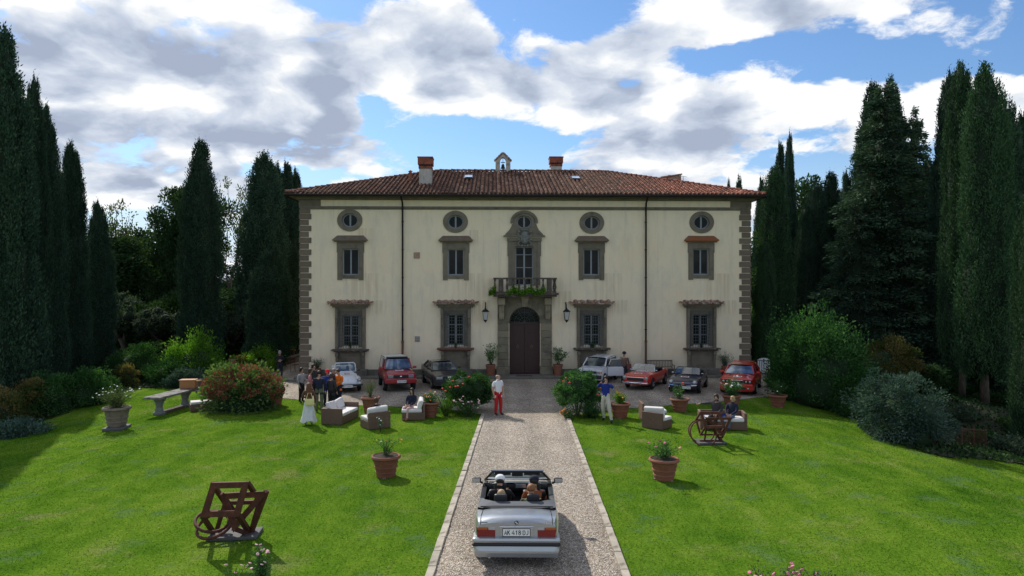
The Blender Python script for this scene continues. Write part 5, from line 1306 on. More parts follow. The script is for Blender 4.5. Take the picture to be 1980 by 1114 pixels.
def quadpanel(mb, a, b_, c, d, bulge=0, n=4, nrm=(0, -1, 0)):
    """curved four-corner sheet"""
    a, b_, c, d = map(Vector, (a, b_, c, d)); N = Vector(nrm); st = len(mb.v); vs = []
    for i in range(n + 1):
        for j in range(n + 1):
            s, t = i / n, j / n; p = (a * (1 - s) + b_ * s) * (1 - t) + (d * (1 - s) + c * s) * t
            vs.append(p + N * bulge * (1 - (2 * s - 1) ** 2))
    return mb.add(vs, [(i * (n + 1) + j, (i + 1) * (n + 1) + j, (i + 1) * (n + 1) + j + 1, i * (n + 1) + j + 1) for i in range(n) for j in range(n)])
def greenhouse(t, S, mat, roofm=None, wsm=None):
    a0, a1, a2, a3 = S['gh_y']; z0, z1, z2, z3 = S['gh_z']; wb, wt = S['gh_w']
    roofm = roofm or mat
    r = MB(); n = 6; wr = wt
    for i in range(n + 1):
        y = a1 + (a2 - a1) * i / n; zt = z1 + (z2 - z1) * i / n + .035 * math.sin(math.pi * i / n)
        for j in range(9):
            u = -1 + 2 * j / 8; r.v.append((u * wr, y, zt + .05 * (1 - u ** 4)))
    for i in range(n):
        for j in range(8): a = i * 9 + j; r.f.append((a, a + 1, a + 10, a + 9)); r.m.append(0)
    r.add([(wr, a1, z1), (wr, a2, z2), (wr + .015, a2, z2 - .05), (wr + .015, a1, z1 - .05)], [(0, 1, 2, 3)]).add([(-wr, a1, z1), (-wr, a2, z2), (-wr - .015, a2, z2 - .05), (-wr - .015, a1, z1 - .05)], [(3, 2, 1, 0)])
    r.build('roof_panel', roofm, t, smooth=True)
    p = MB()
    for s in (-1, 1):
        p.tube([(s * wb, a0, z0 - .02), (s * (wt + .005), a1, z1)], [.045, .035], 6)
        p.tube([(s * wb, a3, z3 - .02), (s * (wt + .005), a2, z2)], [.06, .045], 6)
        for bm_ in S.get('bp', ()): p.tube([(s * (wb + .01), bm_, (z0 + z3) / 2 - .02), (s * wt, bm_ + (.05 if bm_ > 2 else 0), z1 - .02)], .035, 6)
        if 'cp' in S:   # broad rear pillar
            q = S['cp']; p.add([(s * (wb + .012), q, (z0 + z3) / 2), (s * (wb + .012), a3 + .02, z3), (s * (wt + .02), a2 + .02, z2 - .01), (s * (wt + .02), q + .06, z1 - .02)], [(0, 1, 2, 3)])
    for i_ in range(0): pass
    p.build('window_pillars', mat, t, kind='stuff')
    quadpanel(MB(), (-wb + .03, a0, z0), (wb - .03, a0, z0), (wt - .02, a1, z1 - .01), (-wt + .02, a1, z1 - .01), .09).build('windscreen', wsm or M['wscreen'], t, smooth=True, fix=False)
    quadpanel(MB(), (-wb + .05, a3, z3), (wb - .05, a3, z3), (wt - .03, a2, z2 - .02), (-wt + .03, a2, z2 - .02), .05, nrm=(0, 1, 0)).build('rear_window', M['sideglass'], t, smooth=True, fix=False)
    for s in (-1, 1): MB().add([(s * wb, a0 + .05, z0), (s * wb, a3 - .03, z3), (s * wt, a2, z2 - .03), (s * wt, a1, z1 - .03)], [(0, 1, 2, 3)]).build('side_window', M['sideglass'], t, fix=False)
    for s in (-1, 1): MB().tube([(s * .05 - .28, a0 - .0, z0 + .02), (s * .05 + s * .0 + .10, a0 + .10, z0 + .10)] if s < 0 else [(.42, a0 + .0, z0 + .02), (.02, a0 + .09, z0 + .09)], .010, 4).build('wiper', M['trim'], t)
def mirrors(t, x, y, z, mat, s=.10):
    for q in (-1, 1): MB().rbox((q * (x + .11), y, z + .03), (s * 1.7, .07, s), .025).tube([(q * (x - .03), y + .03, z - .03), (q * (x + .06), y, z + .02)], .018, 5).build('wing_mirror', mat, t)
def seats(t, y, z, w, mat, hr=False, zt=.92, xs=(-.36, .36), name='seat'):
    for x in xs:
        q = MB().rbox((x, y - .22, z), (w, .48, .14), .05).rbox((x, y + .08, (z + zt) / 2), (w * .95, .14, zt - z + .1), .05, rot=(-.15, 0, 0))
        if hr: q.rbox((x, y + .16, zt + .13), (w * .52, .11, .18), .045).tube([(x - .05, y + .15, zt), (x - .05, y + .15, zt + .1)], .01, 4).tube([(x + .05, y + .15, zt), (x + .05, y + .15, zt + .1)], .01, 4)
        q.build(name, mat, t)
def tub(t, S, y0, y1, z, w):
    MB().add([(-w, y0, z), (w, y0, z), (w, y1, z), (-w, y1, z), (-w, y0, .80), (w, y0, .80), (w, y1, .80), (-w, y1, .80)], [(0, 1, 2, 3), (4, 5, 1, 0), (5, 6, 2, 1), (6, 7, 3, 2), (7, 4, 0, 3)]).build('cabin_lining', M['carpet'], t)
def wframe(t, yb, zb_, yt, zt, wb, wt, r, mat, glass):
    pts = [(-wb, yb, zb_)] + [(-wt, yt - .02, zt - .07), (-wt + .06, yt, zt)] + [(wt - .06, yt, zt), (wt, yt - .02, zt - .07), (wb, yb, zb_)]
    f = MB().tube(pts, r, 6).tube([(-wb, yb, zb_), (-wb * .5, yb - .06, zb_ + .01), (wb * .5, yb - .06, zb_ + .01), (wb, yb, zb_)], r * .8, 5).build('windscreen_frame', mat, t, smooth=True)
    quadpanel(MB(), (-wb, yb - .01, zb_), (wb, yb - .01, zb_), (wt - .01, yt, zt - .01), (-wt + .01, yt, zt - .01), .045).build('windscreen', glass, f, smooth=True, fix=False)
def lamp(t, x, y, z, r, name='headlight', ring=M['chrome'], mat=None):
    o = MB().disc_y((x, y, z), r, .05, 18).build(name, ring, t)
    MB().ball((x, y - .022, z), (r * .84, .03, r * .84), 12, 6).build('lamp_glass', mat or M['lens'], o, smooth=True)
def lamp_box(t, x, y, z, w, h, name='headlight', mat=None, d=.06):
    return MB().rbox((x, y, z), (w, d, h), .015).build(name, mat or M['lens'], t)
def put(t, p, ang): t.location = p; t.rotation_euler = (0, 0, ang)

def at_wheel(t, S, wx, wy, ang, pos):
    """park so that the wheel contact (wx, wy) of the car lands on ground point pos"""
    c, s = math.cos(ang), math.sin(ang); x = pos.x - (c * wx - s * wy); y = pos.y - (s * wx + c * wy)
    t.location = (x, y, tz(x, y) + .02); t.rotation_euler = (0, 0, ang)

# 1 white rounded convertible -------------------------------------------------
S = dict(L=4.0, w=[(0, .40), (.15, .50), (.6, .56), (1.2, .64), (2.6, .66), (3.4, .58), (3.85, .42), (4.0, .30)], zs=[(0, .50), (.3, .66), (1.1, .84), (2.7, .86), (3.4, .76), (4.0, .48)],
         zc=[(0, .52), (.12, .66), (.45, .84), (1.2, .99), (2.7, .98), (3.3, .90), (3.8, .66), (4.0, .5)], zb=[(0, .30), (.5, .28), (3.4, .28), (4, .34)], axles=(.72, 3.12), r=.31)
t = thing('parked_car', 'white rounded convertible with folded top, behind the group of people', 'car', group='classic cars parked along the villa')
body_loft(S, M['p_white'], (1.35, 2.72), parent=t)
for x in (-1, 1):
    for yy, nm in ((.70, 'front_wing'), (3.12, 'rear_wing')):
        q = MB().ball((x * .60, yy, .40), (.185, .50, .39), 18, 12); q.v = [(v[0], v[1], max(v[2], .34)) for v in q.v]; q.build(nm, M['p_white'], t, smooth=True)
    MB().rbox((x * .66, 1.95, .30), (.20, 1.5, .05), .02).build('running_board', M['trim'], t)
    lamp(t, x * .60, .27, .62, .105)
    wheel(t, x * .66, .72, .31, .15, .55, M['chrome']); wheel(t, x * .66, 3.12, .31, .15, .55, M['chrome'])
    MB().rbox((x * .58, .42, .83), (.05, .13, .045), .015).build('turn_signal', M['amber'], t)
tub(t, S, 1.35, 2.72, .30, .56); seats(t, 2.05, .50, .46, M['bluefab'], True, .95, (-.27, .27)); MB().rbox((0, 2.60, .72), (1.0, .14, .42), .05).build('rear_bench', M['bluefab'], t)
wframe(t, 1.28, .97, 1.42, 1.42, .56, .52, .032, M['p_white'], M['clearscreen'])
MB().rbox((0, 2.92, 1.02), (1.16, .48, .22), .09).build('folded_top', M['canvas'], t)
MB().tube([(-.74, .06, .40), (-.55, -.02, .40), (.55, -.02, .40), (.74, .06, .40)], .055, 8).build('front_bumper', M['trim'], t)
mirrors(t, .62, 1.30, 1.0, M['trim'], .08); plate(t, 0, -.09, .36, .46, .12); rally_plate(t, .02, .72, .925, R(15))
MB().rbox((0, 1.28, .86), (1.04, .22, .14), .05).tube([(.27 + .17 * math.cos(a), 1.52 + .05 * math.sin(a), .93 + .17 * math.sin(a)) for a in np.linspace(0, 2 * math.pi, 15)], .014, 5).build('dashboard', M['trim'], t)
MB().tube([(0, -.005, .62), (0, .10, .74)], .012, 5).build('bonnet_handle', M['chrome'], t)
beetle = t; at_wheel(t, S, .70, .72, R(20), G(696, 756))

# 2 red off-roader --------------------------------------------------------------
S = dict(L=3.6, w=[(0, .74), (.12, .79), (3.5, .80), (3.6, .76)], zs=[(0, .88), (.15, .96), (1.1, 1.02), (3.5, 1.02), (3.6, .98)], zc=[(0, .90), (.10, 1.00), (1.1, 1.09), (3.5, 1.05), (3.6, 1.0)],
         zb=[(0, .42), (3.6, .45)], axles=(.72, 2.92), r=.34, gap=.08, flare=.06, sh=.06, gh_y=(1.0, 1.42, 3.30, 3.45), gh_z=(1.10, 1.60, 1.62, 1.05), gh_w=(.72, .62), bp=(2.25,))
t = thing('parked_car', 'red small off-road car with cream canvas top, left of the dark grey saloon', 'car', group='classic cars parked along the villa')
body_loft(S, M['p_red'], parent=t); greenhouse(t, S, M['p_red'], M['canvas'])
MB().rbox((0, 1.58, 1.66), (1.16, .42, .035), .02).build('sunroof_frame', M['trim'], t)
MB().rbox((0, -.015, .80), (.78, .05, .15), .02).build('grille', M['trim'], t)
for x in (-1, 1):
    lamp_box(t, x * .53, -.02, .81, .27, .15); wheel(t, x * .74, .72, .34, .21); wheel(t, x * .74, 2.92, .34, .21)
    MB().rbox((x * .80, 1.9, .60), (.04, 1.5, .10), .015).build('door_moulding', M['trim'], t); MB().rbox((x * .815, 2.08, .88), (.02, .16, .04), .008).build('door_handle', M['trim'], t)
    MB().add([(x * .745, 2.35, 1.05), (x * .745, 3.42, 1.05), (x * .655, 3.30, 1.60), (x * .655, 2.35, 1.60)], [(0, 1, 2, 3)]).build('canvas_side', M['canvas'], t, fix=False)
MB().rbox((0, -.06, .58), (1.62, .22, .24), .05).build('front_bumper', M['p_red'], t); MB().rbox((0, -.02, .47), (1.5, .16, .08), .03).build('bumper_valance', M['trim'], t)
MB().ball((0, -.045, .81), (.06, .02, .04), 10, 6).build('badge', M['chrome'], t)
mirrors(t, .78, 1.12, 1.12, M['p_red'], .12); plate(t, .02, -.178, .56, .48, .13); rally_plate(t, .0, .62, 1.062, R(4))
at_wheel(t, S, -.74, .72, R(17), G(744.5, 756))

# 3 dark grey saloon ---------------------------------------------------------------
S = dict(L=4.33, w=[(0, .72), (.10, .79), (.8, .81), (3.8, .81), (4.33, .74)], zs=[(0, .72), (1.2, .90), (2.5, .94), (4.0, 1.0), (4.33, .97)], zc=[(0, .74), (.08, .80), (1.25, .96), (3.4, 1.02), (4.2, 1.06), (4.33, 1.02)],
         zb=[(0, .25), (4.33, .30)], axles=(.80, 3.31), r=.30, gh_y=(1.20, 1.92, 2.95, 3.50), gh_z=(.955, 1.31, 1.31, 1.03), gh_w=(.70, .56), bp=(2.35,), cp=3.05)
t = thing('parked_car', 'dark grey four-door saloon half hidden by the left rose bush', 'car', group='classic cars parked along the villa')
body_loft(S, M['p_grey'], parent=t); greenhouse(t, S, M['p_grey'])
for x in (-1, 1):
    lamp_box(t, x * .54, -.01, .66, .34, .13, mat=M['lens']); wheel(t, x * .73, .80, .30, .19); wheel(t, x * .73, 3.31, .30, .19)
    MB().rbox((x * .815, 2.05, .52), (.03, 3.0, .09), .01).build('side_strip', M['trim'], t); MB().rbox((x * .82, 2.1, .78), (.02, .14, .03), .008).build('door_handle', M['trim'], t)
    MB().bb(x * .816, x * .822, 2.30, 2.315, .35, .9).build('door_gap', M['carpet'], t)
MB().rbox((0, -.02, .66), (.74, .04, .12), .01).build('grille', M['trim'], t); MB().add([(-.11, -.05, .74), (.11, -.05, .74), (0, -.06, .50)], [(0, 1, 2)]).build('shield_grille', M['chrome'], t, fix=False)
MB().rbox((0, -.05, .44), (1.56, .16, .20), .04).build('front_bumper', M['trim'], t)
mirrors(t, .76, 1.38, 1.0, M['trim'], .09); plate(t, 0, -.14, .46, .36, .11); rally_plate(t, .05, .78, .885, R(10))
at_wheel(t, S, -.73, .80, R(18), G(837, 752.5))

# 4 small white hatchback with its door open -----------------------------------------
S = dict(L=3.40, w=[(0, .68), (.08, .72), (3.3, .735), (3.4, .70)], zs=[(0, .86), (.12, .88), (.9, .95), (3.3, .96), (3.4, .92)], zc=[(0, .87), (.08, .91), (.9, 1.0), (3.3, 1.0), (3.4, .95)],
         zb=[(0, .28), (3.4, .30)], axles=(.62, 2.78), r=.275, gh_y=(.78, 1.30, 3.15, 3.36), gh_z=(.99, 1.38, 1.41, .97), gh_w=(.66, .58), bp=(1.95,), cp=2.95)
t = thing('parked_car', 'small white hatchback with its driver door open beside the man in brown', 'car', group='classic cars parked along the villa')
body_loft(S, M['p_white'], parent=t); greenhouse(t, S, M['p_white'])
MB().rbox((0, -.01, .70), (.84, .04, .14), .01).build('grille', M['trim'], t); MB().rbox((0, -.05, .45), (1.42, .16, .20), .03).build('front_bumper', M['trim'], t)
for x in (-1, 1):
    lamp_box(t, x * .53, -.01, .70, .22, .14); lamp_box(t, x * .69, .02, .70, .07, .13, 'turn_signal', M['amber']); wheel(t, x * .66, .62, .275, .15, .5); wheel(t, x * .66, 2.78, .275, .15, .5)
    MB().rbox((x * .735, 1.7, .42), (.03, 2.7, .16), .01).build('side_strip', M['trim'], t)
MB().bb(.736, .742, 1.0, 1.92, .45, .96).build('door_opening', M['carpet'], t)
dr_ = MB().rbox((.0, .47, .68), (.05, .94, .52), .02); dr_.tube([(0, .02, .94), (-.05, .22, 1.36), (-.05, .90, 1.38), (0, .92, .94)], .022, 5)
dr_ = dr_.build('open_door', M['p_white'], t, (.74, .98, 0), (0, 0, R(-58)))
MB().add([(0, .08, .94), (-.05, .25, 1.34), (-.05, .88, 1.36), (0, .90, .94)], [(0, 1, 2, 3)]).build('door_glass', M['sideglass'], dr_, fix=False)
MB().rbox((-.032, .45, .70), (.02, .84, .44), .01).build('door_lining', M['trim'], dr_)
mirrors(t, .70, .95, 1.0, M['trim'], .08); plate(t, 0, -.14, .47, .40, .10)
put(t, Vector((4.35, 38.35, .02)), R(-26))

# 5 red open two-seater -------------------------------------------------------------------
S = dict(L=4.0, w=[(0, .60), (.06, .68), (.4, .75), (3.2, .75), (3.85, .66), (4.0, .60)], zs=[(0, .60), (.15, .72), (.5, .80), (1.3, .82), (2.8, .86), (3.3, .88), (3.9, .80), (4.0, .7)], zc=[(0, .62), (.12, .72), (.6, .82), (1.3, .89), (2.8, .90), (3.9, .82), (4, .72)],
         zb=[(0, .30), (4.0, .32)], axles=(.78, 3.12), r=.29, gh_y=0)
t = thing('parked_car', 'bright red open two-seater with white bumper, in front of the wooden bench', 'car', group='classic cars parked along the villa')
body_loft(S, M['p_red2'], (1.45, 2.72), parent=t); tub(t, S, 1.45, 2.72, .26, .62); seats(t, 2.20, .42, .50, M['leather'], False, .88, (-.3, .3))
wframe(t, 1.32, .88, 1.58, 1.22, .66, .58, .020, M['chrome'], M['clearscreen']); MB().rbox((0, 2.80, .92), (1.22, .30, .10), .04).build('folded_top', M['trim'], t)
MB().rbox((0, 1.40, .82), (1.24, .2, .12), .05).build('dashboard', M['trim'], t)
MB().rbox((0, .01, .58), (.92, .05, .16), .03).build('grille', M['trim'], t); MB().tube([(-.48, -.02, .68), (.48, -.02, .68)], .014, 5).build('grille_trim', M['chrome'], t)
MB().tube([(-.74, .10, .40), (-.62, -.10, .40), (.62, -.10, .40), (.74, .10, .40)], .05, 8).build('front_bumper', M['chrome'], t, smooth=True)
for x in (-1, 1):
    lamp(t, x * .60, .02, .66, .10); wheel(t, x * .68, .78, .29, .15, .5, M['chrome']); wheel(t, x * .68, 3.12, .29, .15, .5, M['chrome'])
    MB().rbox((x * .34, -.15, .40), (.05, .04, .16), .015).build('overrider', M['chrome'], t); MB().rbox((x * .756, 2.3, .72), (.02, .14, .025), .008).build('door_handle', M['chrome'], t)
mirrors(t, .62, 1.42, .90, M['chrome'], .06); rally_plate(t, -.03, .62, .828, R(6))
MB().tube([(-.55, .13, .34), (.55, .13, .34)], .07, 6).build('front_valance', M['trim'], t)
at_wheel(t, S, .68, .78, R(-29), G(1261, 753.5))

# 6 dark blue spider -------------------------------------------------------------------------
S = dict(L=4.2, w=[(0, .52), (.08, .64), (.4, .76), (.9, .80), (3.3, .79), (4.0, .66), (4.2, .58)], zs=[(0, .52), (.2, .62), (.7, .74), (1.4, .78), (3.0, .82), (4.0, .74), (4.2, .70)], zc=[(0, .55), (.2, .66), (.8, .78), (1.45, .86), (3.0, .86), (4.0, .76), (4.2, .7)],
         zb=[(0, .28), (4.2, .32)], axles=(.86, 3.12), r=.29)
t = thing('parked_car', 'dark blue open spider between the two red cars on the right', 'car', group='classic cars parked along the villa')
body_loft(S, M['p_blue'], (1.60, 2.80), parent=t); tub(t, S, 1.60, 2.80, .26, .64); seats(t, 2.3, .42, .50, M['leather'], True, .88, (-.3, .3))
wframe(t, 1.45, .86, 1.82, 1.20, .68, .60, .022, M['trim'], M['clearscreen']); MB().rbox((0, 2.98, .89), (1.24, .42, .12), .05).build('folded_top', M['trim'], t)
MB().rbox((0, 1.55, .80), (1.26, .2, .12), .05).build('dashboard', M['trim'], t)
for x in (-1, 1):
    q = MB().ball((x * .60, .24, .60), (.13, .22, .12), 12, 8).build('headlight', M['lens'], t, smooth=True)
    MB().tube([(x * .20, -.06, .45), (x * .45, -.05, .46), (x * .70, .10, .47)], .028, 6).build('bumper_half', M['chrome'], t); wheel(t, x * .72, .86, .29, .17, .6); wheel(t, x * .72, 3.12, .29, .17, .6)
    MB().rbox((x * .80, 2.0, .50), (.02, 2.4, .035), .008).build('side_trim', M['chrome'], t); MB().rbox((x * .80, 2.45, .70), (.02, .14, .025), .008).build('door_handle', M['chrome'], t)
MB().add([(-.10, -.03, .58), (.10, -.03, .58), (0, -.03, .34)], [(0, 1, 2)]).build('shield_grille', M['chrome'], t, fix=False); MB().rbox((0, .0, .38), (1.1, .10, .14), .04).build('front_valance', M['trim'], t)
mirrors(t, .66, 1.60, .88, M['chrome'], .07); plate(t, .22, -.07, .36, .42, .12); rally_plate(t, 0, .85, .80, R(6))
at_wheel(t, S, .72, .86, R(-24), G(1352, 760.5))

# 7 red hatchback ------------------------------------------------------------------------------
S = dict(L=3.9, w=[(0, .74), (.10, .80), (.6, .83), (3.5, .83), (3.9, .77)], zs=[(0, .78), (.15, .84), (1.1, .92), (3.6, .96), (3.9, .90)], zc=[(0, .80), (.10, .86), (.6, .94), (1.1, .985), (3.6, 1.0), (3.9, .93)],
         zb=[(0, .20), (3.9, .24)], axles=(.80, 3.28), r=.30, flare=.065, gh_y=(1.05, 1.62, 3.10, 3.75), gh_z=(.98, 1.34, 1.35, 1.0), gh_w=(.73, .60), bp=(2.2,), cp=3.05)
t = thing('parked_car', 'red boxy hatchback with flared arches, rightmost of the parked cars', 'car', group='classic cars parked along the villa')
body_loft(S, M['p_red2'], parent=t); greenhouse(t, S, M['p_red2'])
MB().rbox((0, -.01, .68), (.62, .05, .14), .01).build('grille', M['trim'], t); MB().tube([(-.30, -.045, .755), (.30, -.045, .755)], .010, 4).build('grille_trim', M['chrome'], t)
for x in (-1, 1):
    MB().rbox((x * .54, -.0, .69), (.40, .05, .16), .02).build('lamp_surround', M['trim'], t)
    lamp(t, x * .64, -.03, .69, .070); lamp(t, x * .46, -.03, .69, .060, 'headlight'); lamp(t, x * .56, -.10, .36, .055, 'fog_lamp')
    wheel(t, x * .79, .80, .30, .20, .66, M['plate']); wheel(t, x * .79, 3.28, .30, .20, .66, M['plate'])
    MB().rbox((x * .30, .62, .925), (.30, .22, .02), .008, rot=(R(8), 0, 0)).build('bonnet_vent', M['trim'], t)
    MB().rbox((x * .832, 2.0, .50), (.02, 1.5, .05), .008).build('side_strip', M['trim'], t); MB().bb(x * .836, x * .842, 2.20, 2.212, .30, .9).build('door_gap', M['carpet'], t)
MB().rbox((0, -.04, .42), (1.60, .16, .30), .05).build('front_bumper', M['p_red2'], t); MB().rbox((0, -.125, .38), (.9, .02, .12), .01).build('air_intake', M['trim'], t)
MB().rbox((0, 3.14, 1.42), (1.10, .22, .03), .012).build('roof_spoiler', M['p_red2'], t)
mirrors(t, .80, 1.25, 1.0, M['p_red2'], .11); plate(t, .02, -.14, .50, .46, .11); rally_plate(t, 0, .40, .905, R(8))
at_wheel(t, S, .83, .80, R(-25), G(1461, 762.5))

# 8 silver convertible on the drive -------------------------------------------------------------
S = dict(L=4.40, w=[(0, .66), (.10, .76), (.6, .835), (1.2, .85), (3.6, .85), (4.1, .825), (4.34, .79), (4.40, .765)], zs=[(0, .58), (.15, .68), (1.3, .88), (2.6, .90), (3.5, .925), (4.15, .93), (4.30, .90), (4.40, .86)], zc=[(0, .60), (.12, .72), (1.4, .97), (3.3, .975), (4.28, .985), (4.34, .96), (4.40, .905)],
         zb=[(0, .25), (.6, .20), (3.9, .22), (4.40, .50)], axles=(.82, 3.52), r=.305, gap=.06)
bmw = thing('driving_convertible', 'silver open-top convertible with four people seen from behind on the gravel drive', 'car'); t = bmw
body_loft(S, M['p_silver'], (1.46, 3.60), parent=t, name='body')
tub(t, S, 1.28, 3.4, .24, .70)
for x in (-1, 1):
    wheel(t, x * .755, .82, .305, .205); wheel(t, x * .755, 3.52, .305, .205)
    # inner side panel and sill top
    MB().add([(x * .70, 1.2, .24), (x * .70, 3.0, .24), (x * .70, 3.0, .88), (x * .70, 1.2, .88)], [(0, 1, 2, 3)]).add([(x * .70, 1.3, .88), (x * .70, 3.0, .88), (x * .80, 3.0, .905), (x * .80, 1.3, .895)], [(0, 1, 2, 3)]).build('door_lining', M['leather'], t, fix=False)
    MB().rbox((x * .73, 1.38, .93), (.10, .22, .05), .02).rbox((x * .94, 1.42, 1.0), (.20, .10, .125), .035).tube([(x * .80, 1.40, .93), (x * .88, 1.42, .97)], .028, 6).build('wing_mirror', M['trim'], t)
    MB().rbox((x * .945, 1.478, 1.0), (.165, .008, .095), .003).build('mirror_glass', M['lens'], t)
# tonneau ring round the back of the cabin
tn = MB(); top = .955
pts_o = [(-.80, 2.72), (-.80, 3.28), (-.785, 3.56), (-.72, 3.65), (.72, 3.65), (.785, 3.56), (.80, 3.28), (.80, 2.72)]
pts_i = [(-.73, 2.72), (-.68, 2.94), (-.52, 3.20), (-.48, 3.23), (.48, 3.23), (.52, 3.20), (.68, 2.94), (.73, 2.72)]
zo = [.925, .94, .965, .975, .975, .965, .94, .925]; zi = [.93, .96, 1.0, 1.0, 1.0, 1.0, .96, .93]
n = len(pts_o); tn.add([(x, y, z) for (x, y), z in zip(pts_o, zo)] + [(x, y, z) for (x, y), z in zip(pts_i, zi)] + [(x * .99, y - .01, .62) for x, y in pts_i], [(i, i + 1, n + i + 1, n + i) for i in range(n - 1)] + [(n + i, n + i + 1, 2 * n + i + 1, 2 * n + i) for i in range(n - 1)])
tn.build('tonneau_cover', M['tonneau'], t)
MB().tube([(-.74, 3.58, .985), (-.5, 3.61, 1.0), (.5, 3.61, 1.0), (.74, 3.58, .985)], .012, 5).build('tonneau_seam', M['trim'], t)
# seats
seats(t, 2.28, .48, .52, M['leather'], True, .98, (-.37, .37), 'front_seat')
MB().rbox((0, 2.84, .50), (1.16, .46, .14), .05).rbox((0, 3.08, .72), (1.16, .14, .46), .05, rot=(-.15, 0, 0)).build('rear_bench', M['leather'], t)
for x in (-.34, .34): MB().rbox((x, 3.18, 1.055), (.27, .12, .17), .05).rbox((x, 3.20, .955), (.25, .10, .05), .02).build('rear_headrest', M['leather'], t)
MB().rbox((0, 1.38, .86), (1.42, .30, .17), .06).rbox((-.10, 1.50, .90), (.34, .10, .12), .03).rbox((0, 1.72, .50), (.24, .8, .24), .04).build('dashboard', M['trim'], t)
MB().rbox((-.08, 1.558, .90), (.24, .01, .085), .003).build('dash_screen', M['lens'], t)
MB().tube([(.37 + .18 * math.cos(a), 1.66 + .07 * math.sin(a), .86 + .165 * math.sin(a)) for a in np.linspace(0, 2 * math.pi, 21)], .016, 6).tube([(.20, 1.67, .86), (.54, 1.67, .86)], .02, 5).tube([(.37, 1.55, .80), (.37, 1.67, .86)], .03, 6).build('steering_wheel', M['trim'], t)
wframe(t, 1.20, .955, 1.84, 1.29, .76, .62, .024, M['trim'], M['clearscreen'])
MB().tube([(-.60, 1.82, 1.32), (.60, 1.82, 1.32)], .022, 6).build('screen_header', M['p_silver'], t)
MB().rbox((0, 1.78, 1.22), (.25, .05, .085), .02).build('rear_view_mirror', M['trim'], t)
for x in (-.33, .33): MB().rbox((x, 1.81, 1.25), (.36, .02, .10), .01, rot=(.9, 0, 0)).build('sun_visor', M['leather'], t)
# tail
tl = MB()
for x in (-1, 1):
    o = MB().rbox((x * .585, 4.385, .715), (.36, .045, .185), .02).build('tail_lamp', M['redlens'], t)
    MB().rbox((x * .66, 4.395, .783), (.20, .045, .05), .012).build('turn_signal_lens', M['orangelens'], o); MB().rbox((x * .475, 4.395, .783), (.135, .045, .05), .012).build('reversing_lens', M['clearlens'], o)
    MB().bb(x * .762 - .01, x * .762 + .01, 4.34, 4.385, .62, .81).build('lens_side', M['redlens'], o)
MB().rbox((0, 4.35, .575), (1.69, .30, .10), .045).build('bumper_top', M['p_silver'], t)
MB().rbox((0, 4.36, .50), (1.705, .30, .07), .03).build('bumper_strip', M['trim'], t)
MB().rbox((0, 4.34, .355), (1.66, .30, .26), .11).build('rear_valance', M['p_silver'], t)
MB().rbox((0, 4.10, .28), (1.4, .3, .14), .04).build('rear_underbody', M['carpet'], t)
for x in (-1, 1): MB().rbox((x * .80, 4.18, .50), (.09, .45, .20), .03).build('bumper_side', M['p_silver'], t)
MB().rbox((0, 4.405, .725), (.66, .03, .18), .012).build('plate_recess', M['p_silver'], t); MB().rbox((0, 4.42, .83), (.66, .03, .025), .008).build('boot_handle', M['chrome'], t)
plate(t, 0, 4.425, .715, .52, .135, 'AK·418 DJ', sign=1)
MB().disc_y((0, 4.405, .90), .041, .012, 20).build('boot_badge', M['trim'], t)
for k, c in enumerate((M['plate'], M['p_blue'], M['plate'], M['p_blue'])):
    a0 = k * math.pi / 2; q = MB().prism([(0, 0)] + [(.027 * math.cos(a), .027 * math.sin(a)) for a in np.linspace(a0, a0 + math.pi / 2, 6)], 0, .004).build('badge_quarter', c, t, (0, 4.412, .90))
MB().box((.62, 4.405, .905), (.12, .004, .014)).build('dealer_script', M['trim'], t)
q = MB()
for k in range(4): q.box((-.56 - .035 * k, 4.405, .90), (.022, .004, .03))
q.build('model_script', M['chrome'], t, kind='stuff')
for x in (-.70, .70): MB().tube([(x * .97, 3.68, .948), (x * .99, 4.0, .95), (x, 4.30, .93), (x * 1.0, 4.404, .86)], .006, 4).build('boot_gap', M['carpet'], t)
MB().tube([(-.68, 3.68, .985), (0, 3.67, .99), (.68, 3.68, .985)], .006, 4).build('boot_gap', M['carpet'], t)
MB().tube([(.52, 4.46, .25), (.52, 4.2, .27)], .03, 8).build('exhaust_pipe', M['chrome'], t)
SQ = .86; bmw.scale = (1, SQ, 1)
for ch in bmw.children:
    if ch.name.startswith('wheel'):
        yw = .82 if ch.data.vertices[0].co.y < 2 else 3.52
        for mm in [ch] + list(ch.children): mm.data.transform(Matrix.Translation((0, yw, 0)) @ Matrix.Scale(1 / SQ, 4, (0, 1, 0)) @ Matrix.Translation((0, -yw, 0)))
bp = Vector((.085, 13.16, 0)); ang = math.pi + R(-.9)
c_, s_ = math.cos(ang), math.sin(ang); oy = 4.45 * SQ
bmw.location = (bp.x + s_ * oy, bp.y - c_ * oy, tz(bp.x, bp.y) + .0); bmw.rotation_euler = (0, 0, ang)
bmw.location.z = ground(bmw.location.x, bmw.location.y).z + .012
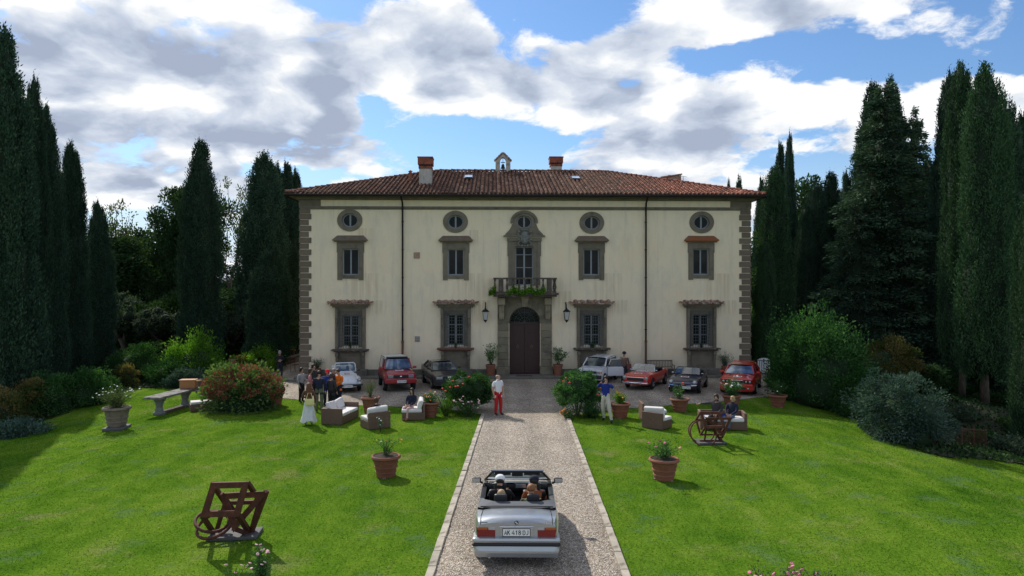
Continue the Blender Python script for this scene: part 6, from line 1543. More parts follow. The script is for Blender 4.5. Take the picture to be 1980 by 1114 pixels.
# ---------------------------------------------------------------- people
SKIN = pm('skin', (.46, .26, .18), .6, .08, 20); HAIRM = {}
def cloth(name, c, **k): return pm(name, c, .92, .14, 7, bump=.25, bscale=22, **k)
def hairm(key):
    if key not in HAIRM: HAIRM[key] = pm(key + '_hair', dict(dark=(.016, .011, .009), brown=(.055, .028, .016), red=(.12, .045, .02), grey=(.26, .24, .22), blonde=(.36, .24, .12), ginger=(.22, .09, .035), bald=(.30, .20, .15))[key], .6, .3, 30, sz=(1, 1, .3))
    return HAIRM[key]
def seg_d(p, a, b_):
    d = b_ - a; t = max(0, min(1, (p - a).dot(d) / max(d.dot(d), 1e-9))); return (p - (a + d * t)).length, t
def person(label, loc, rz, top, legs, hair='dark', hlen='short', pose=None, H=1.72, sleeve='long', shoe=(.03, .03, .03), group=None, hat=None, turn=0.0, build_=1.0, parent_props=None, hem=None, legbare=False, female=False):
    """local frame: the person faces -y, feet at z=0; one continuous skinned body"""
    J = dict(pelvis=(0, 0, .94), waist=(0, 0, 1.08), chest=(0, -.0, 1.28), neck=(0, .01, 1.46), head0=(0, -.005, 1.54), head1=(0, -.015, 1.62), crown=(0, 0, 1.69))
    for s, q in (('L', 1), ('R', -1)):
        J['hip' + s] = (q * .095, 0, .90); J['knee' + s] = (q * .105, -.02, .49); J['ank' + s] = (q * .11, .03, .09); J['toe' + s] = (q * .13, -.13, .035)
        J['sho' + s] = (q * (.170 if female else .20), .01, 1.41); J['elb' + s] = (q * .255, .04, 1.13); J['wri' + s] = (q * .255, -.05, .90); J['hand' + s] = (q * .25, -.075, .83)
    J.update(pose or {})
    J = {k: Vector(v) for k, v in J.items()}
    bw = build_
    rad = dict(pelvis=(.165 * bw, .115 * bw), waist=(.145 * bw, .11 * bw), chest=(.175 * bw, .12 * bw), neck=(.052, .052), head0=(.066, .072), head1=(.078, .088), crown=(.052, .058))
    for s in 'LR': rad.update({'hip' + s: (.092, .092), 'knee' + s: (.068, .068), 'ank' + s: (.050, .050), 'toe' + s: (.040, .028), 'sho' + s: (.062, .062), 'elb' + s: (.052, .052), 'wri' + s: (.030, .026), 'hand' + s: (.034, .018)})
    names = list(J); E = [('pelvis', 'waist'), ('waist', 'chest'), ('chest', 'neck'), ('neck', 'head0'), ('head0', 'head1'), ('head1', 'crown')]
    for s in 'LR': E += [('pelvis', 'hip' + s), ('hip' + s, 'knee' + s), ('knee' + s, 'ank' + s), ('ank' + s, 'toe' + s), ('chest', 'sho' + s), ('sho' + s, 'elb' + s), ('elb' + s, 'wri' + s), ('wri' + s, 'hand' + s)]
    V = [J[n] for n in names]; rr = [rad[n] for n in names]; EI = [(names.index(a), names.index(b_)) for a, b_ in E]
    for s, q in (('L', 1), ('R', -1)):
        h = J['hand' + s]; d = (h - J['wri' + s]).normalized(); side = d.cross(Vector((0, 1, .2))).normalized(); dn = d.cross(side)
        hi = names.index('hand' + s)
        for k, (o, ln_) in enumerate(((-.027, .062), (-.009, .074), (.009, .070), (.026, .055))):
            a = h + side * o + d * .03; b_ = a + d * ln_ * .55 + dn * .006; c = b_ + d * ln_ * .4 + dn * .018
            i0 = len(V); V += [a, b_, c]; rr += [(.0105, .0105), (.009, .009), (.007, .007)]; EI += [(hi, i0), (i0, i0 + 1), (i0 + 1, i0 + 2)]
        a = h - d * .02 + side * -.04 * q; b_ = a + d * .03 + side * -.018 * q; i0 = len(V); V += [a, b_]; rr += [(.011, .011), (.009, .009)]; EI += [(hi, i0), (i0, i0 + 1)]
    hd = J['head1']; Rm = Matrix.Rotation(turn, 3, 'Z'); face = Rm @ Vector((0, -1, 0))
    i0 = len(V); V += [hd + face * .10 + Vector((0, 0, -.012))]; rr += [(.014, .016)]; EI += [(names.index('head1'), i0)]      # nose
    me = bpy.data.meshes.new('body'); me.from_pydata(V, EI, []); o = bpy.data.objects.new('body', me); COL.objects.link(o)
    sk = o.modifiers.new('s', 'SKIN'); sk.use_smooth_shade = True; sk.branch_smoothing = .6
    for i, r_ in enumerate(rr): f_ = 1.14 if max(r_) > .03 else 1.0; me.skin_vertices[0].data[i].radius = (r_[0] * f_, r_[1] * f_)
    me.skin_vertices[0].data[0].use_root = True
    sb = o.modifiers.new('u', 'SUBSURF'); sb.levels = 1; sb.render_levels = 1
    nm = bpy.data.meshes.new_from_object(o.evaluated_get(bpy.context.evaluated_depsgraph_get())); bpy.data.objects.remove(o); bpy.data.meshes.remove(me); nm.name = 'body'
    nm.materials.clear()
    mats = [top, legs, SKIN, cloth('shoe_%d' % len(bpy.data.materials), shoe)]
    for m in mats: nm.materials.append(m)
    reg = []
    for a, b_ in E:
        k = (2 if a in ('neck', 'head0', 'head1') else 0 if a in ('waist', 'chest') or (a == 'pelvis' and b_ == 'waist') else 1)
        if a == 'pelvis' and b_ == 'waist': k = 0
        if a.startswith('sho'): k = 0
        if a.startswith('elb'): k = 0 if sleeve == 'long' else 2
        if a.startswith('wri'): k = 2
        if a.startswith('ank'): k = 3
        if legbare and a.startswith('knee'): k = 2
        reg.append((J[a], J[b_], k, a))
    mi = []
    for p in nm.polygons:
        c = p.center; best = min(((seg_d(c, a, b_)[0] / (1.6 if n_ in ('pelvis', 'waist', 'chest') else 1), k, seg_d(c, a, b_)[1], n_) for a, b_, k, n_ in reg))
        k = best[1]
        if hem and best[3].startswith('hip') and c.z > hem: k = 0
        if sleeve == 'short' and best[3].startswith('sho') and best[2] > .75: k = 2
        if best[3] == 'chest' and (c - J['neck']).length < .062: k = 2
        mi.append(k)
    nm.polygons.foreach_set('material_index', mi); nm.polygons.foreach_set('use_smooth', [True] * len(mi))
    k = H / 1.72
    t = thing('person', label, 'person', loc, rz, group); t.scale = (k, k, k)
    link('body', nm, t)
    # hair, eyes
    c = (J['head1'] + J['crown']) / 2 + Vector((0, 0, -.012)); hm = hairm(hair); hb = MB(); hb.M = Matrix.Translation(c) @ Rm.to_4x4()
    if hair != 'bald':
        hb.ball((0, .014, .012), (.093, .102, .098), 14, 10)
        vs = []
        for v in hb.v:
            w = hb.M.inverted() @ Vector(v)
            if w.y < -.03 and w.z < .035: w.y = max(w.y, -.055); w.x *= .93
            if hlen == 'short' and w.z < -.04: w.z = -.04; w.x *= .9; w.y = min(w.y, .07)
            vs.append(tuple(hb.M @ w))
        hb.v = vs
        if hlen == 'long': hb.ball((0, .055, -.12), (.085, .055, .17), 12, 9); hb.ball((-.07, .0, -.10), (.03, .05, .12), 8, 7); hb.ball((.07, .0, -.10), (.03, .05, .12), 8, 7)
        if hlen == 'verylong': hb.ball((0, .075, -.20), (.12, .065, .30), 12, 9)
        if hlen == 'bob': hb.ball((0, .03, -.05), (.098, .085, .085), 12, 8)
    else: hb.ball((0, .03, -.02), (.088, .085, .06), 12, 8)
    hb.build('hair', hm, t, smooth=True)
    e = MB()
    for q in (-1, 1): e.ball(tuple(J['head1'] + Rm @ Vector((q * .032, -.078, .012))), (.011, .008, .009), 6, 5)
    e.build('eyes', M['ink'], t, kind='stuff')
    MB().tube([tuple(J['head1'] + Rm @ Vector((-.022, -.083, -.045))), tuple(J['head1'] + Rm @ Vector((.022, -.083, -.045)))], .006, 5).build('mouth', pm('lips', (.35, .13, .11), .6, .05, 5), t)
    if hat:
        hm_, kind = hat; q = MB(); q.M = Matrix.Translation(c + Vector((0, 0, .03))) @ Rm.to_4x4() @ Matrix.Rotation(.12, 4, 'X')
        q.lathe([(.104, -.02), (.106, .02), (.092, .06), (.05, .09), (.005, .098)], 14)
        if kind == 'cap': q.rbox((0, -.135, -.012), (.14, .12, .012), .005)
        if kind == 'bucket': q.lathe([(.102, .0), (.15, -.045), (.152, -.05), (.10, -.01)], 16)
        q.build('hat', hm_, t, smooth=True)
    return t
M['navy'] = cloth('navy_cloth', (.012, .016, .035)); M['black_c'] = cloth('black_cloth', (.012, .012, .014)); M['grey_c'] = cloth('grey_knit', (.30, .30, .31)); M['blue_c'] = cloth('royal_blue_cloth', (.012, .028, .20))
M['denim'] = cloth('dark_denim', (.02, .03, .055)); M['ltdenim'] = cloth('faded_denim', (.08, .12, .18)); M['whitec'] = cloth('white_shirt_cloth', (.68, .68, .70)); M['redc'] = cloth('red_trouser_cloth', (.42, .016, .018))
M['beige'] = cloth('cream_trouser_cloth', (.48, .45, .36)); M['brownc'] = cloth('brown_suede', (.14, .085, .06)); M['orangec'] = cloth('orange_cloth', (.72, .16, .012)); M['pinkc'] = cloth('pink_linen', (.52, .34, .31)); M['pink2'] = cloth('rose_cloth', (.42, .16, .17))
M['darkgrey'] = cloth('dark_grey_cloth', (.035, .032, .034)); M['rustc'] = cloth('rust_knit', (.30, .085, .03)); M['olivec'] = cloth('olive_cloth', (.12, .13, .07)); M['skirt'] = cloth('white_lace', (.62, .62, .62)); M['yellowbag'] = pm('pale_yellow_leather', (.66, .60, .26), .6, .06, 8); M['brownbag'] = pm('red_brown_leather', (.14, .04, .03), .5, .2, 9)
M['redcap'] = cloth('bright_red_cap', (.62, .02, .03)); M['whitecap'] = cloth('white_cap_cloth', (.75, .75, .75)); M['navycap'] = cloth('navy_cap_cloth', (.012, .014, .03)); M['brown_top'] = cloth('brown_blouse', (.11, .05, .035))
def hold(**k):
    return k
ARMS_FOLD = dict(elbL=(.24, .02, 1.15), wriL=(.10, -.19, 1.14), handL=(.03, -.21, 1.16), elbR=(-.24, .02, 1.15), wriR=(-.10, -.20, 1.12), handR=(-.03, -.22, 1.10))
PHONE = dict(elbL=(.26, -.05, 1.22), wriL=(.10, -.24, 1.45), handL=(.05, -.27, 1.50), elbR=(-.26, -.05, 1.22), wriR=(-.10, -.24, 1.45), handR=(-.05, -.27, 1.50))
LOOK = dict(elbL=(.23, .0, 1.15), wriL=(.12, -.20, 1.10), handL=(.07, -.25, 1.12))
GRP = 'people gathered in a group by the white convertible'
person('bald man in white shirt and bright red trousers standing at the drive head', G(963, 803), R(38), M['whitec'], M['redc'], 'bald', hem=.80, H=1.76, sleeve='short', shoe=(.05, .03, .03), turn=R(25),
       pose=dict(ankL=(.12, -.02, .09), toeL=(.15, -.18, .035), kneeL=(.11, -.05, .49)), build_=1.15)
# photographer
t = person('man in royal blue sweater and cream trousers leaning back to take a photo', G(1171, 815), R(-25), M['blue_c'], M['beige'], 'dark', H=1.86, hem=.86,
       pose=dict(waist=(0, .03, 1.06), chest=(0, .07, 1.26), shoL=(.19, .08, 1.39), shoR=(-.19, .08, 1.39), neck=(0, .08, 1.44), head0=(0, .06, 1.52), head1=(0, .04, 1.60), crown=(0, .06, 1.67), elbL=(.30, -.05, 1.28), wriL=(.12, -.22, 1.48), handL=(.05, -.26, 1.52), elbR=(-.30, -.05, 1.28), wriR=(-.12, -.22, 1.48), handR=(-.05, -.26, 1.52),
                 ankL=(.30, -.22, .09), toeL=(.34, -.38, .035), kneeL=(.20, -.18, .49), ankR=(-.10, .14, .09), toeR=(-.12, -.0, .035)), shoe=(.02, .02, .02))
tag(MB().rbox((0, 0, 0), (.12, .05, .09), .015).tube([(0, -.02, 0), (0, -.08, 0)], .03, 8).build('camera_body', M['trim'], None, t.matrix_basis @ Vector((0, -.30, 1.56)), (0, 0, R(-25))), 'small dark camera held up by the man in the blue sweater', 'camera')
# man at the hatchback door
p = Vector((6.42, 39.05, 0)); t = person('man in brown jacket seen from behind at the open door of the white hatchback', p, R(165), M['brownc'], M['denim'], 'dark', H=1.78, hem=.80, hat=(M['navycap'], 'cap'), pose=LOOK, turn=R(-20), shoe=(.10, .09, .08))
tag(MB().rbox((0, 0, 0), (.26, .11, .34), .05).tube([(-.12, 0, .15), (-.02, .0, .55), (.12, 0, .15)], .012, 5).build('shoulder_bag', M['brownbag'], None, (p.x + .24, p.y - .22, .98), (0, 0, R(165))), 'red-brown leather bag on the hip of the man in the brown jacket', 'bag')
# woman in black, far left
person('woman in black standing on the gravel by the low stone wall, left of villa', Vector((-13.95, 41.0, tz(-13.95, 41))) , R(20), M['black_c'], M['navy'], 'grey', 'bob', pose=ARMS_FOLD, H=1.68, hem=.7, female=True)
# the group
def gp(px, py): return G(px, py)
person('woman in light grey cardigan and black trousers at the left end of the group', gp(583, 779), R(70), M['grey_c'], M['black_c'], 'dark', 'bob', pose=LOOK, H=1.66, female=True, group=GRP)
person('dark-haired person in grey coat standing behind the others in the group', gp(606, 775), R(60), M['darkgrey'], M['black_c'], 'dark', 'bob', pose=LOOK, H=1.76, group=GRP)
person('person in a rose jacket partly hidden between the cardigan and the navy jacket', gp(600, 782), R(110), M['pink2'], M['darkgrey'], 'brown', 'bob', pose=LOOK, H=1.66, female=True, group=GRP)
person('tall man in navy jacket seen from behind in the middle of the group', gp(617, 797), R(175), M['navy'], M['olivec'], 'dark', 'short', pose=LOOK, H=1.80, hem=.76, group=GRP, build_=1.15)
person('person with bright red cap and blue jacket in the group', gp(633, 788), R(10), M['blue_c'], M['navy'], 'brown', 'bob', pose=LOOK, H=1.70, hat=(M['redcap'], 'cap'), hem=.74, group=GRP)
person('woman with chestnut bob and charcoal jacket seen from behind in the group', gp(641, 795), R(160), M['darkgrey'], M['black_c'], 'brown', 'bob', pose=LOOK, H=1.66, female=True, hem=.78, group=GRP, build_=1.08)
person('grey-haired person looking over the shoulder of the orange jacket', gp(645, 786), R(-10), M['darkgrey'], M['denim'], 'grey', 'short', pose=LOOK, H=1.72, group=GRP)
person('man in bright orange jacket looking down at something in his hands', gp(655, 787), R(-35), M['orangec'], M['navy'], 'brown', 'short', pose=dict(head0=(0, -.03, 1.53), head1=(0, -.06, 1.60), crown=(0, -.05, 1.67), **LOOK), H=1.74, hem=.80, group=GRP)
pw = gp(597, 822); t = person('woman with very long brown hair and white lace skirt, nearest of the group', pw, R(200), M['brown_top'], M['skirt'], 'red', 'verylong', pose=dict(elbL=(.24, -.02, 1.15), wriL=(.12, -.24, 1.12), handL=(.06, -.28, 1.14)), H=1.66, female=True, shoe=(.02, .02, .02), group=GRP)
sk_ = MB(); vs = []; nn = 26
for i, (r_, z_) in enumerate(((.15, 1.02), (.18, .90), (.20, .70), (.24, .40), (.30, .16))):
    for k in range(nn):
        a = 2 * math.pi * k / nn; q = r_ * (1 + (.02 + .03 * i) * math.sin(6 * a + i * .4)); vs.append((q * math.cos(a), q * .85 * math.sin(a), z_ - (.05 * math.sin(3 * a) if i == 4 else 0)))
sk_.add(vs, [(i * nn + k, i * nn + (k + 1) % nn, (i + 1) * nn + (k + 1) % nn, (i + 1) * nn + k) for i in range(4) for k in range(nn)]); sk_.build('skirt', M['skirt'], t, smooth=True)
tag(MB().rbox((0, 0, 0), (.36, .14, .26), .06).tube([(-.13, 0, .10), (-.06, 0, .36), (.06, 0, .36), (.13, 0, .10)], .014, 6).build('handbag', M['yellowbag'], None, (pw.x + .10, pw.y - .24, pw.z + .95), (0, 0, R(15))), 'pale yellow handbag hanging behind the woman in the white lace skirt', 'bag')
# seated ones
def sit(zs=.46, lean=.10, reach=None):
    d = dict(pelvis=(0, .0, zs + .06), waist=(0, .02 + lean * .3, zs + .21), chest=(0, .02 + lean * .7, zs + .41), neck=(0, .03 + lean, zs + .59), head0=(0, .01 + lean, zs + .67), head1=(0, lean, zs + .75), crown=(0, .01 + lean, zs + .82))
    for s, q in (('L', 1), ('R', -1)):
        d['hip' + s] = (q * .10, -.04, zs + .05); d['knee' + s] = (q * .12, -.45, zs + .06); d['ank' + s] = (q * .12, -.50, .09); d['toe' + s] = (q * .13, -.66, .035)
        d['sho' + s] = (q * .18, .02 + lean, zs + .54); d['elb' + s] = (q * .23, -.05 + lean * .5, zs + .30); d['wri' + s] = (q * .10, -.25, zs + .18); d['hand' + s] = (q * .05, -.31, zs + .15)
    return {**d, **(reach or {})}
CARP = Vector(bmw.location)
def incar(x, y, z):
    return bmw.matrix_basis @ Vector((x, y, z))
ca = bmw.rotation_euler.z
SEAT = dict(kneeL=(.12, -.40, .52), kneeR=(-.12, -.40, .52), ankL=(.12, -.52, .18), ankR=(-.12, -.52, .18), toeL=(.13, -.66, .14), toeR=(-.13, -.66, .14))
def rider(label, x, y, z, top, hair, hlen='short', hat=None, pose=None, H=1.72, **k):
    d = sit(.30, .14); d.update(SEAT); d.update(pose or {}); w = incar(x, y, z)
    return person(label, w, ca, top, M['denim'], hair, hlen, pose=d, H=H, hat=hat, **k)
WHEELARM = dict(elbL=(.25, -.22, .60), wriL=(.14, -.46, .66), handL=(.10, -.52, .68), elbR=(-.27, -.20, .60), wriR=(-.16, -.44, .66), handR=(-.12, -.50, .68))
rider('driver of the silver convertible wearing a white cap', .37, 2.30, .14, M['black_c'], 'dark', hat=(M['whitecap'], 'cap'), pose=WHEELARM, H=1.78)
rider('front passenger of the silver convertible wearing a navy cap', -.37, 2.30, .14, M['rustc'], 'dark', hat=(M['navycap'], 'cap'), H=1.76)
rider('rear passenger with pale beige hair behind the driver in the silver convertible', .33, 2.84, .08, M['darkgrey'], 'blonde', 'bob', H=1.62, female=True)
rider('rear passenger with short ginger hair and olive top in the silver convertible', -.30, 2.82, .12, M['olivec'], 'ginger', H=1.74)

# ---------------------------------------------------------------- garden seats
def wset(label, name, corner, ang, w, d, hs=.30, hb=.64, back='back', arms=(1, 1), cush=True, pillows=1, cat='sofa', arm_h=None):
    """woven seat; local x along the seat, y from front (0) to back (d)"""
    t = thing(name, label, cat, corner, ang, 'brown wicker garden seats'); th = .09; ah = arm_h or hb
    MB().rbox((w / 2, d / 2, hs / 2 + .02), (w - .012, d - .02, hs), .02).build('seat_base', M['wicker'], t)
    MB().rbox((w / 2, d - th / 2, hb / 2 + .01), (w, th, hb), .025).build('backrest', M['wicker'], t)
    for i, a in enumerate(arms):
        if a: MB().rbox((th / 2 if i == 0 else w - th / 2, d / 2 - .02, ah / 2 + .01), (th, d - .045, ah), .025).build('arm', M['wicker'], t)
    n = max(1, round(w / .75)); x0 = th + .01 if arms[0] else .01; x1 = w - th - .01 if arms[1] else w - .01; cw = (x1 - x0) / n
    for i in range(n):
        MB().rbox((x0 + cw * (i + .5), (d - th) / 2 - .02, hs + .09), (cw - .02, d - th - .02, .13), .045).build('seat_cushion', M['cushion'], t, smooth=False)
        if i < pillows: MB().rbox((x0 + cw * (i + .5) + .01, d - th - .12, hs + .34), (cw - .06, .17, .42), .07, rot=(-.28, .06 * (-1) ** i, .05)).build('back_cushion', M['cushion'], t)
    return t
def corner(px, py): return G(px, py)
# left pair: sofa with its end towards us, opening to the right
a = corner(661, 822.5); c = corner(687, 810); ang = math.atan2(c.y - a.y, c.x - a.x)
s1 = wset('wicker two-seat sofa with white cushions just right of the woman in the lace skirt', 'wicker_sofa', a, ang, 1.75, .88, pillows=2)
p = corner(724, 831); q = corner(755.5, 827)
ang = math.atan2(q.y - p.y, q.x - p.x) + math.pi; back = Vector((math.cos(ang), math.sin(ang), 0)); nrm = Vector((-math.sin(ang), math.cos(ang), 0))
s2 = wset('wicker armchair with its back to us where a person in black sits', 'wicker_armchair', q - nrm * .85 + Vector((0, 0, 0)), ang, .92, .85, arms=(0, 0), cat='armchair')
s3 = wset('wicker armchair of the woman in pale pink trousers, left of the marigold pot', 'wicker_armchair', corner(771, 814.5) + Vector((.02, .95, 0)), R(-90) + R(6), .92, .95, arms=(0, 0), pillows=1, cat='armchair')
p = corner(1281, 833); q = corner(1248, 828)
ang = math.atan2(p.y - q.y, p.x - q.x) + math.pi; nrm = Vector((-math.sin(ang), math.cos(ang), 0))
s4 = wset('wicker armchair with a white pillow, nearest of the pair right of the drive', 'wicker_armchair', p - nrm * .8, ang, .90, .80, arms=(0, 0), cat='armchair')
s4b = wset('wicker armchair behind the nearest one right of the drive, mostly hidden by it', 'wicker_armchair', corner(1268, 815) + Vector((.45, .0, 0)), R(90), .85, 1.0, hb=.72, arms=(0, 0), pillows=0, cat='armchair')
s5 = wset('wicker sofa behind the smaller rusty sculpture where two people sit', 'wicker_sofa', corner(1354, 831), R(27) - R(35), 1.75, .85, pillows=0, arms=(1, 1))
s6c = corner(368, 797); t = thing('wicker_footstool', 'low wicker footstool with a white cushion between stone table and hydrangea', 'footstool', s6c, R(28), 'brown wicker garden seats')
MB().rbox((.55, .3, .17), (1.1, .62, .30), .02).build('seat_base', M['wicker'], t); MB().rbox((.55, .3, .375), (1.06, .60, .11), .04).build('seat_cushion', M['cushion'], t)

# seated people
w = s3.matrix_basis @ Vector((.42, .36, 0)); person('seated woman with long dark hair, navy jacket and pale pink trousers', w, R(-25), M['navy'], M['pinkc'], 'dark', 'long', pose=sit(.44, .06, dict(ankR=(-.02, -.50, .09), toeR=(0, -.64, .035), kneeR=(-.08, -.44, .52))), H=1.66, female=True, shoe=(.30, .12, .06))
w = s2.matrix_basis @ Vector((.46, .42, 0)); person('seated person in black tee shirt seen from behind in the wicker armchair', w, s2.rotation_euler.z, M['black_c'], M['denim'], 'brown', 'bob', pose=sit(.42, .04), H=1.55, sleeve='short')
w = s5.matrix_basis @ Vector((.62, .34, 0)); person('seated dark-haired person with one arm stretched along the sofa back', w, R(-30), M['darkgrey'], M['black_c'], 'dark', 'bob', pose=sit(.43, .12, dict(elbR=(-.40, .14, .90), wriR=(-.62, .18, .88), handR=(-.69, .18, .86))), H=1.74)
w = s5.matrix_basis @ Vector((1.22, .36, 0)); person('seated laughing woman with blonde hair and navy top on the sofa', w, R(-42), M['navy'], M['ltdenim'], 'blonde', 'bob', pose=sit(.43, .10), H=1.66, female=True, turn=R(-20))
tag(MB().ball((0, 0, 0), (.13, .10, .07), 10, 6).tube([(-.08, 0, .04), (0, 0, .10), (.08, 0, .04)], .02, 5).build('blue_scarf', M['blue_c'], None, s5.matrix_basis @ Vector((.92, .20, .50)), smooth=True), 'royal blue scarf lying between the two people on the sofa', 'scarf')

# ---------------------------------------------------------------- pots and their plants
def plant(name, label, cat, base, w, h, leafm, nleaf, nst, flowers, seed, leaf=(.07, .04), up=.5, low=.25, spread=1.0, group=None, stemr=.007, bend=.15):
    rs = np.random.default_rng(seed); t = thing(name, label, cat, base, rs.uniform(0, 6), group); st = MB(); P = []; D_ = []; tips = []
    for i in range(nst):
        a = rs.uniform(0, 6.283); rr = (rs.random() ** .6) * w / 2 * spread; tip = Vector((rr * math.cos(a), rr * math.sin(a), h * rs.uniform(.55, 1.0) * (1 - .25 * rr / (w / 2 + 1e-6))))
        mid = Vector((tip.x * .35 + rs.normal() * bend * w * .3, tip.y * .35 + rs.normal() * bend * w * .3, tip.z * .5)); b0 = Vector((tip.x * .12, tip.y * .12, -.02))
        pts = [b0.lerp(mid, s * 2) if s <= .5 else mid.lerp(tip, s * 2 - 1) for s in np.linspace(0, 1, 5)]
        st.tube(pts, [stemr * 1.4, stemr * 1.2, stemr, stemr * .8, stemr * .5], 4); tips.append(tip)
        k = max(1, nleaf // nst); s = rs.uniform(low, 1.0, k)
        for q in s:
            c = b0.lerp(mid, q * 2) if q <= .5 else mid.lerp(tip, q * 2 - 1); o = Vector(rs.normal(size=3)); P.append(tuple(c + o * .02 * (1 + w))); D_.append(tuple(o.normalized() + Vector((0, 0, up))))
    st.build('stem', M['stem'], t, kind='stuff')
    P = np.array(P) + rs.normal(size=(len(P), 3)) * .03 * w; tint = rs.uniform(.15, .9, len(P))
    link('foliage', leafmesh('foliage', P, np.array(D_), rs.uniform(.6, 1.2, len(P)) * leaf[0], leaf[1], tint, [leafm]), t, kind='stuff')
    for fm, n, r in flowers:
        q = MB(); q.ball((0, 0, 0), (r * .5, r * .5, r * .45), 7, 5)
        for k in range(6): a = k * 1.047; q.ball((r * .55 * math.cos(a), r * .55 * math.sin(a), .1 * r), (r * .5, r * .5, r * .3), 6, 4)
        me = q.mesh('blossom', fm, True)
        for k in range(n):
            tp = tips[rs.integers(0, len(tips))] if n > 2 else tips[k % len(tips)]; o = Vector(rs.normal(size=3)) * .035 * (1 + w)
            link('blossom', me, t, tp + o + Vector((0, 0, r * .4)), (rs.uniform(-.8, .8), rs.uniform(-.8, .8), 0))
    return t
def pot(px, base, wpx, hpx, label, mat=None, seg=30, square=False, y=None, z=None, plinth=False, old=False):
    p = G(px, base) if y is None else Vector(((px - CX) / FPX * y, y, z)); s = p.y / FPX; Rr = wpx * s / 2; H = hpx * s; p = Vector((p.x, p.y + Rr * .6, p.z)); mat = mat or M['terracotta']
    t = thing('plant_pot', label, 'plant pot', p, px * .37, 'terracotta pots of the garden'); b0 = 0
    if plinth: MB().rbox((0, 0, .05), (Rr * 1.7, Rr * 1.5, .14), .05).build('stone_foot', M['slab'], t); b0 = .12
    if square: prof = [(.78, 0), (.80, .04), (.88, .5), (.90, .80), (.98, .82), (1.0, .92), (.98, 1), (.86, 1), (.84, .9)]
    else: prof = [(.58, 0), (.62, .02), (.67, .20), (.71, .215), (.71, .26), (.675, .275), (.73, .44), (.785, .455), (.785, .50), (.745, .515), (.84, .80), (.86, .83), (.93, .845), (1.0, .89), (1.0, .94), (.95, .99), (.90, 1.0), (.84, .97), (.82, .90)]
    MB().lathe([(r * Rr, z_ * (H - b0) + b0) for r, z_ in prof], seg).build('pot_body', mat, t, smooth='auto')
    if not old and not square:
        q = MB()
        for k in range(5):
            a0 = k * 1.2566
            q.tube([(Rr * (.80 + .03 * 0) * math.cos(a0 + u * .95), Rr * .80 * math.sin(a0 + u * .95), b0 + (H - b0) * (.76 - .11 * math.sin(u * math.pi))) for u in np.linspace(0, 1, 7)], Rr * .035, 5)
            q.ball((Rr * .82 * math.cos(a0 - .14), Rr * .82 * math.sin(a0 - .14), b0 + (H - b0) * .76), Rr * .06, 7, 5)
        q.build('festoon', mat, t, kind='stuff', smooth=True)
        for k in range(3): a = k * 2.094; MB().rbox((Rr * .60 * math.cos(a), Rr * .60 * math.sin(a), .01), (Rr * .22, Rr * .22, .04), .01).build('pot_foot', M['terracotta_old'], t)
    MB().lathe([(Rr * .83, 0), (Rr * .5, .02), (.01, .03)], 16, (0, 0, H * .95)).build('soil', M['soil'], t)
    return p + Vector((0, 0, H * .96)), Rr
P_ = pot(743, 926, 58, 42, 'large terracotta pot with thin rose stems on the left lawn, nearest the drive')
rt, Rr = P_; plant('potted_rose', 'thin rose with one orange and one white bloom in the near left pot', 'rose', rt, Rr * 2.0, .62, M['rose_leaf'], 260, 9, [(M['orange_fl'], 2, .035), (M['white_fl'], 1, .05), (M['yellow_fl'], 2, .03)], 3, leaf=(.06, .035), low=.05, stemr=.009)
rt, Rr = pot(1288, 932, 60, 42, 'large terracotta pot with pink roses on the right lawn, nearest the drive')
plant('potted_rose', 'bushy pink rose spilling over the near right pot', 'rose', rt, Rr * 2.5, .62, M['rose_leaf'], 900, 14, [(M['pink'], 5, .045)], 4, leaf=(.06, .035), low=.08, stemr=.008)
rt, Rr = pot(217, 833, 52, 44, 'weathered grey pot on a stone foot, full of white daisies', M['terracotta_old'], plinth=True, old=True)
plant('daisy_plant', 'white daisies growing from the weathered grey pot on the left lawn', 'daisies', rt, Rr * 3.0, .90, M['straw_leaf'], 3000, 70, [(M['white_fl'], 30, .035)], 5, leaf=(.06, .018), low=.05)
rt, Rr = pot(420, 796, 31, 30, 'small grey pot with relief beside the hydrangea', M['terracotta_old'], old=True)
plant('trailing_plant', 'grey-green trailing plant in the small grey pot by the hydrangea', 'plant', rt, Rr * 2.4, .38, M['olive_leaf'], 500, 16, [], 6, low=.05)
rt, Rr = pot(528, 786, 37, 26, 'plain terracotta pot at the right foot of the hydrangea')
plant('potted_plant', 'leafy green plant in the pot right of the hydrangea', 'plant', rt, Rr * 2.0, .60, M['rose_leaf'], 420, 14, [], 7, low=.1)
rt, Rr = pot(714, 800, 38, 31, 'terracotta pot with thin grassy stems behind the seated person in black')
plant('potted_grass', 'thin grassy stems rising from the pot behind the armchairs', 'plant', rt, Rr * 1.8, .85, M['straw_leaf'], 420, 34, [], 8, leaf=(.10, .012), up=1.4, stemr=.004)
rt, Rr = pot(830, 808, 39, 29, 'terracotta pot with orange marigolds and pink flowers left of the rose bush')
plant('potted_flowers', 'orange and yellow marigolds trailing over the pot left of the rose bush', 'flowers', rt, Rr * 2.3, .45, M['rose_leaf'], 800, 22, [(M['orange_fl'], 8, .032), (M['yellow_fl'], 6, .03), (M['pale_pink'], 5, .03)], 9, low=.02)
rt, Rr = pot(1201, 810, 41, 29, 'terracotta pot with orange flowers right of the man in blue')
plant('potted_flowers', 'bushy plant with orange flowers in the pot beside the man in blue', 'flowers', rt, Rr * 1.9, .52, M['bright_leaf'], 1100, 24, [(M['orange_fl'], 16, .035)], 10, low=.02)
rt, Rr = pot(1317, 798, 38, 26, 'terracotta pot with a sparse red rose in front of the blue spider')
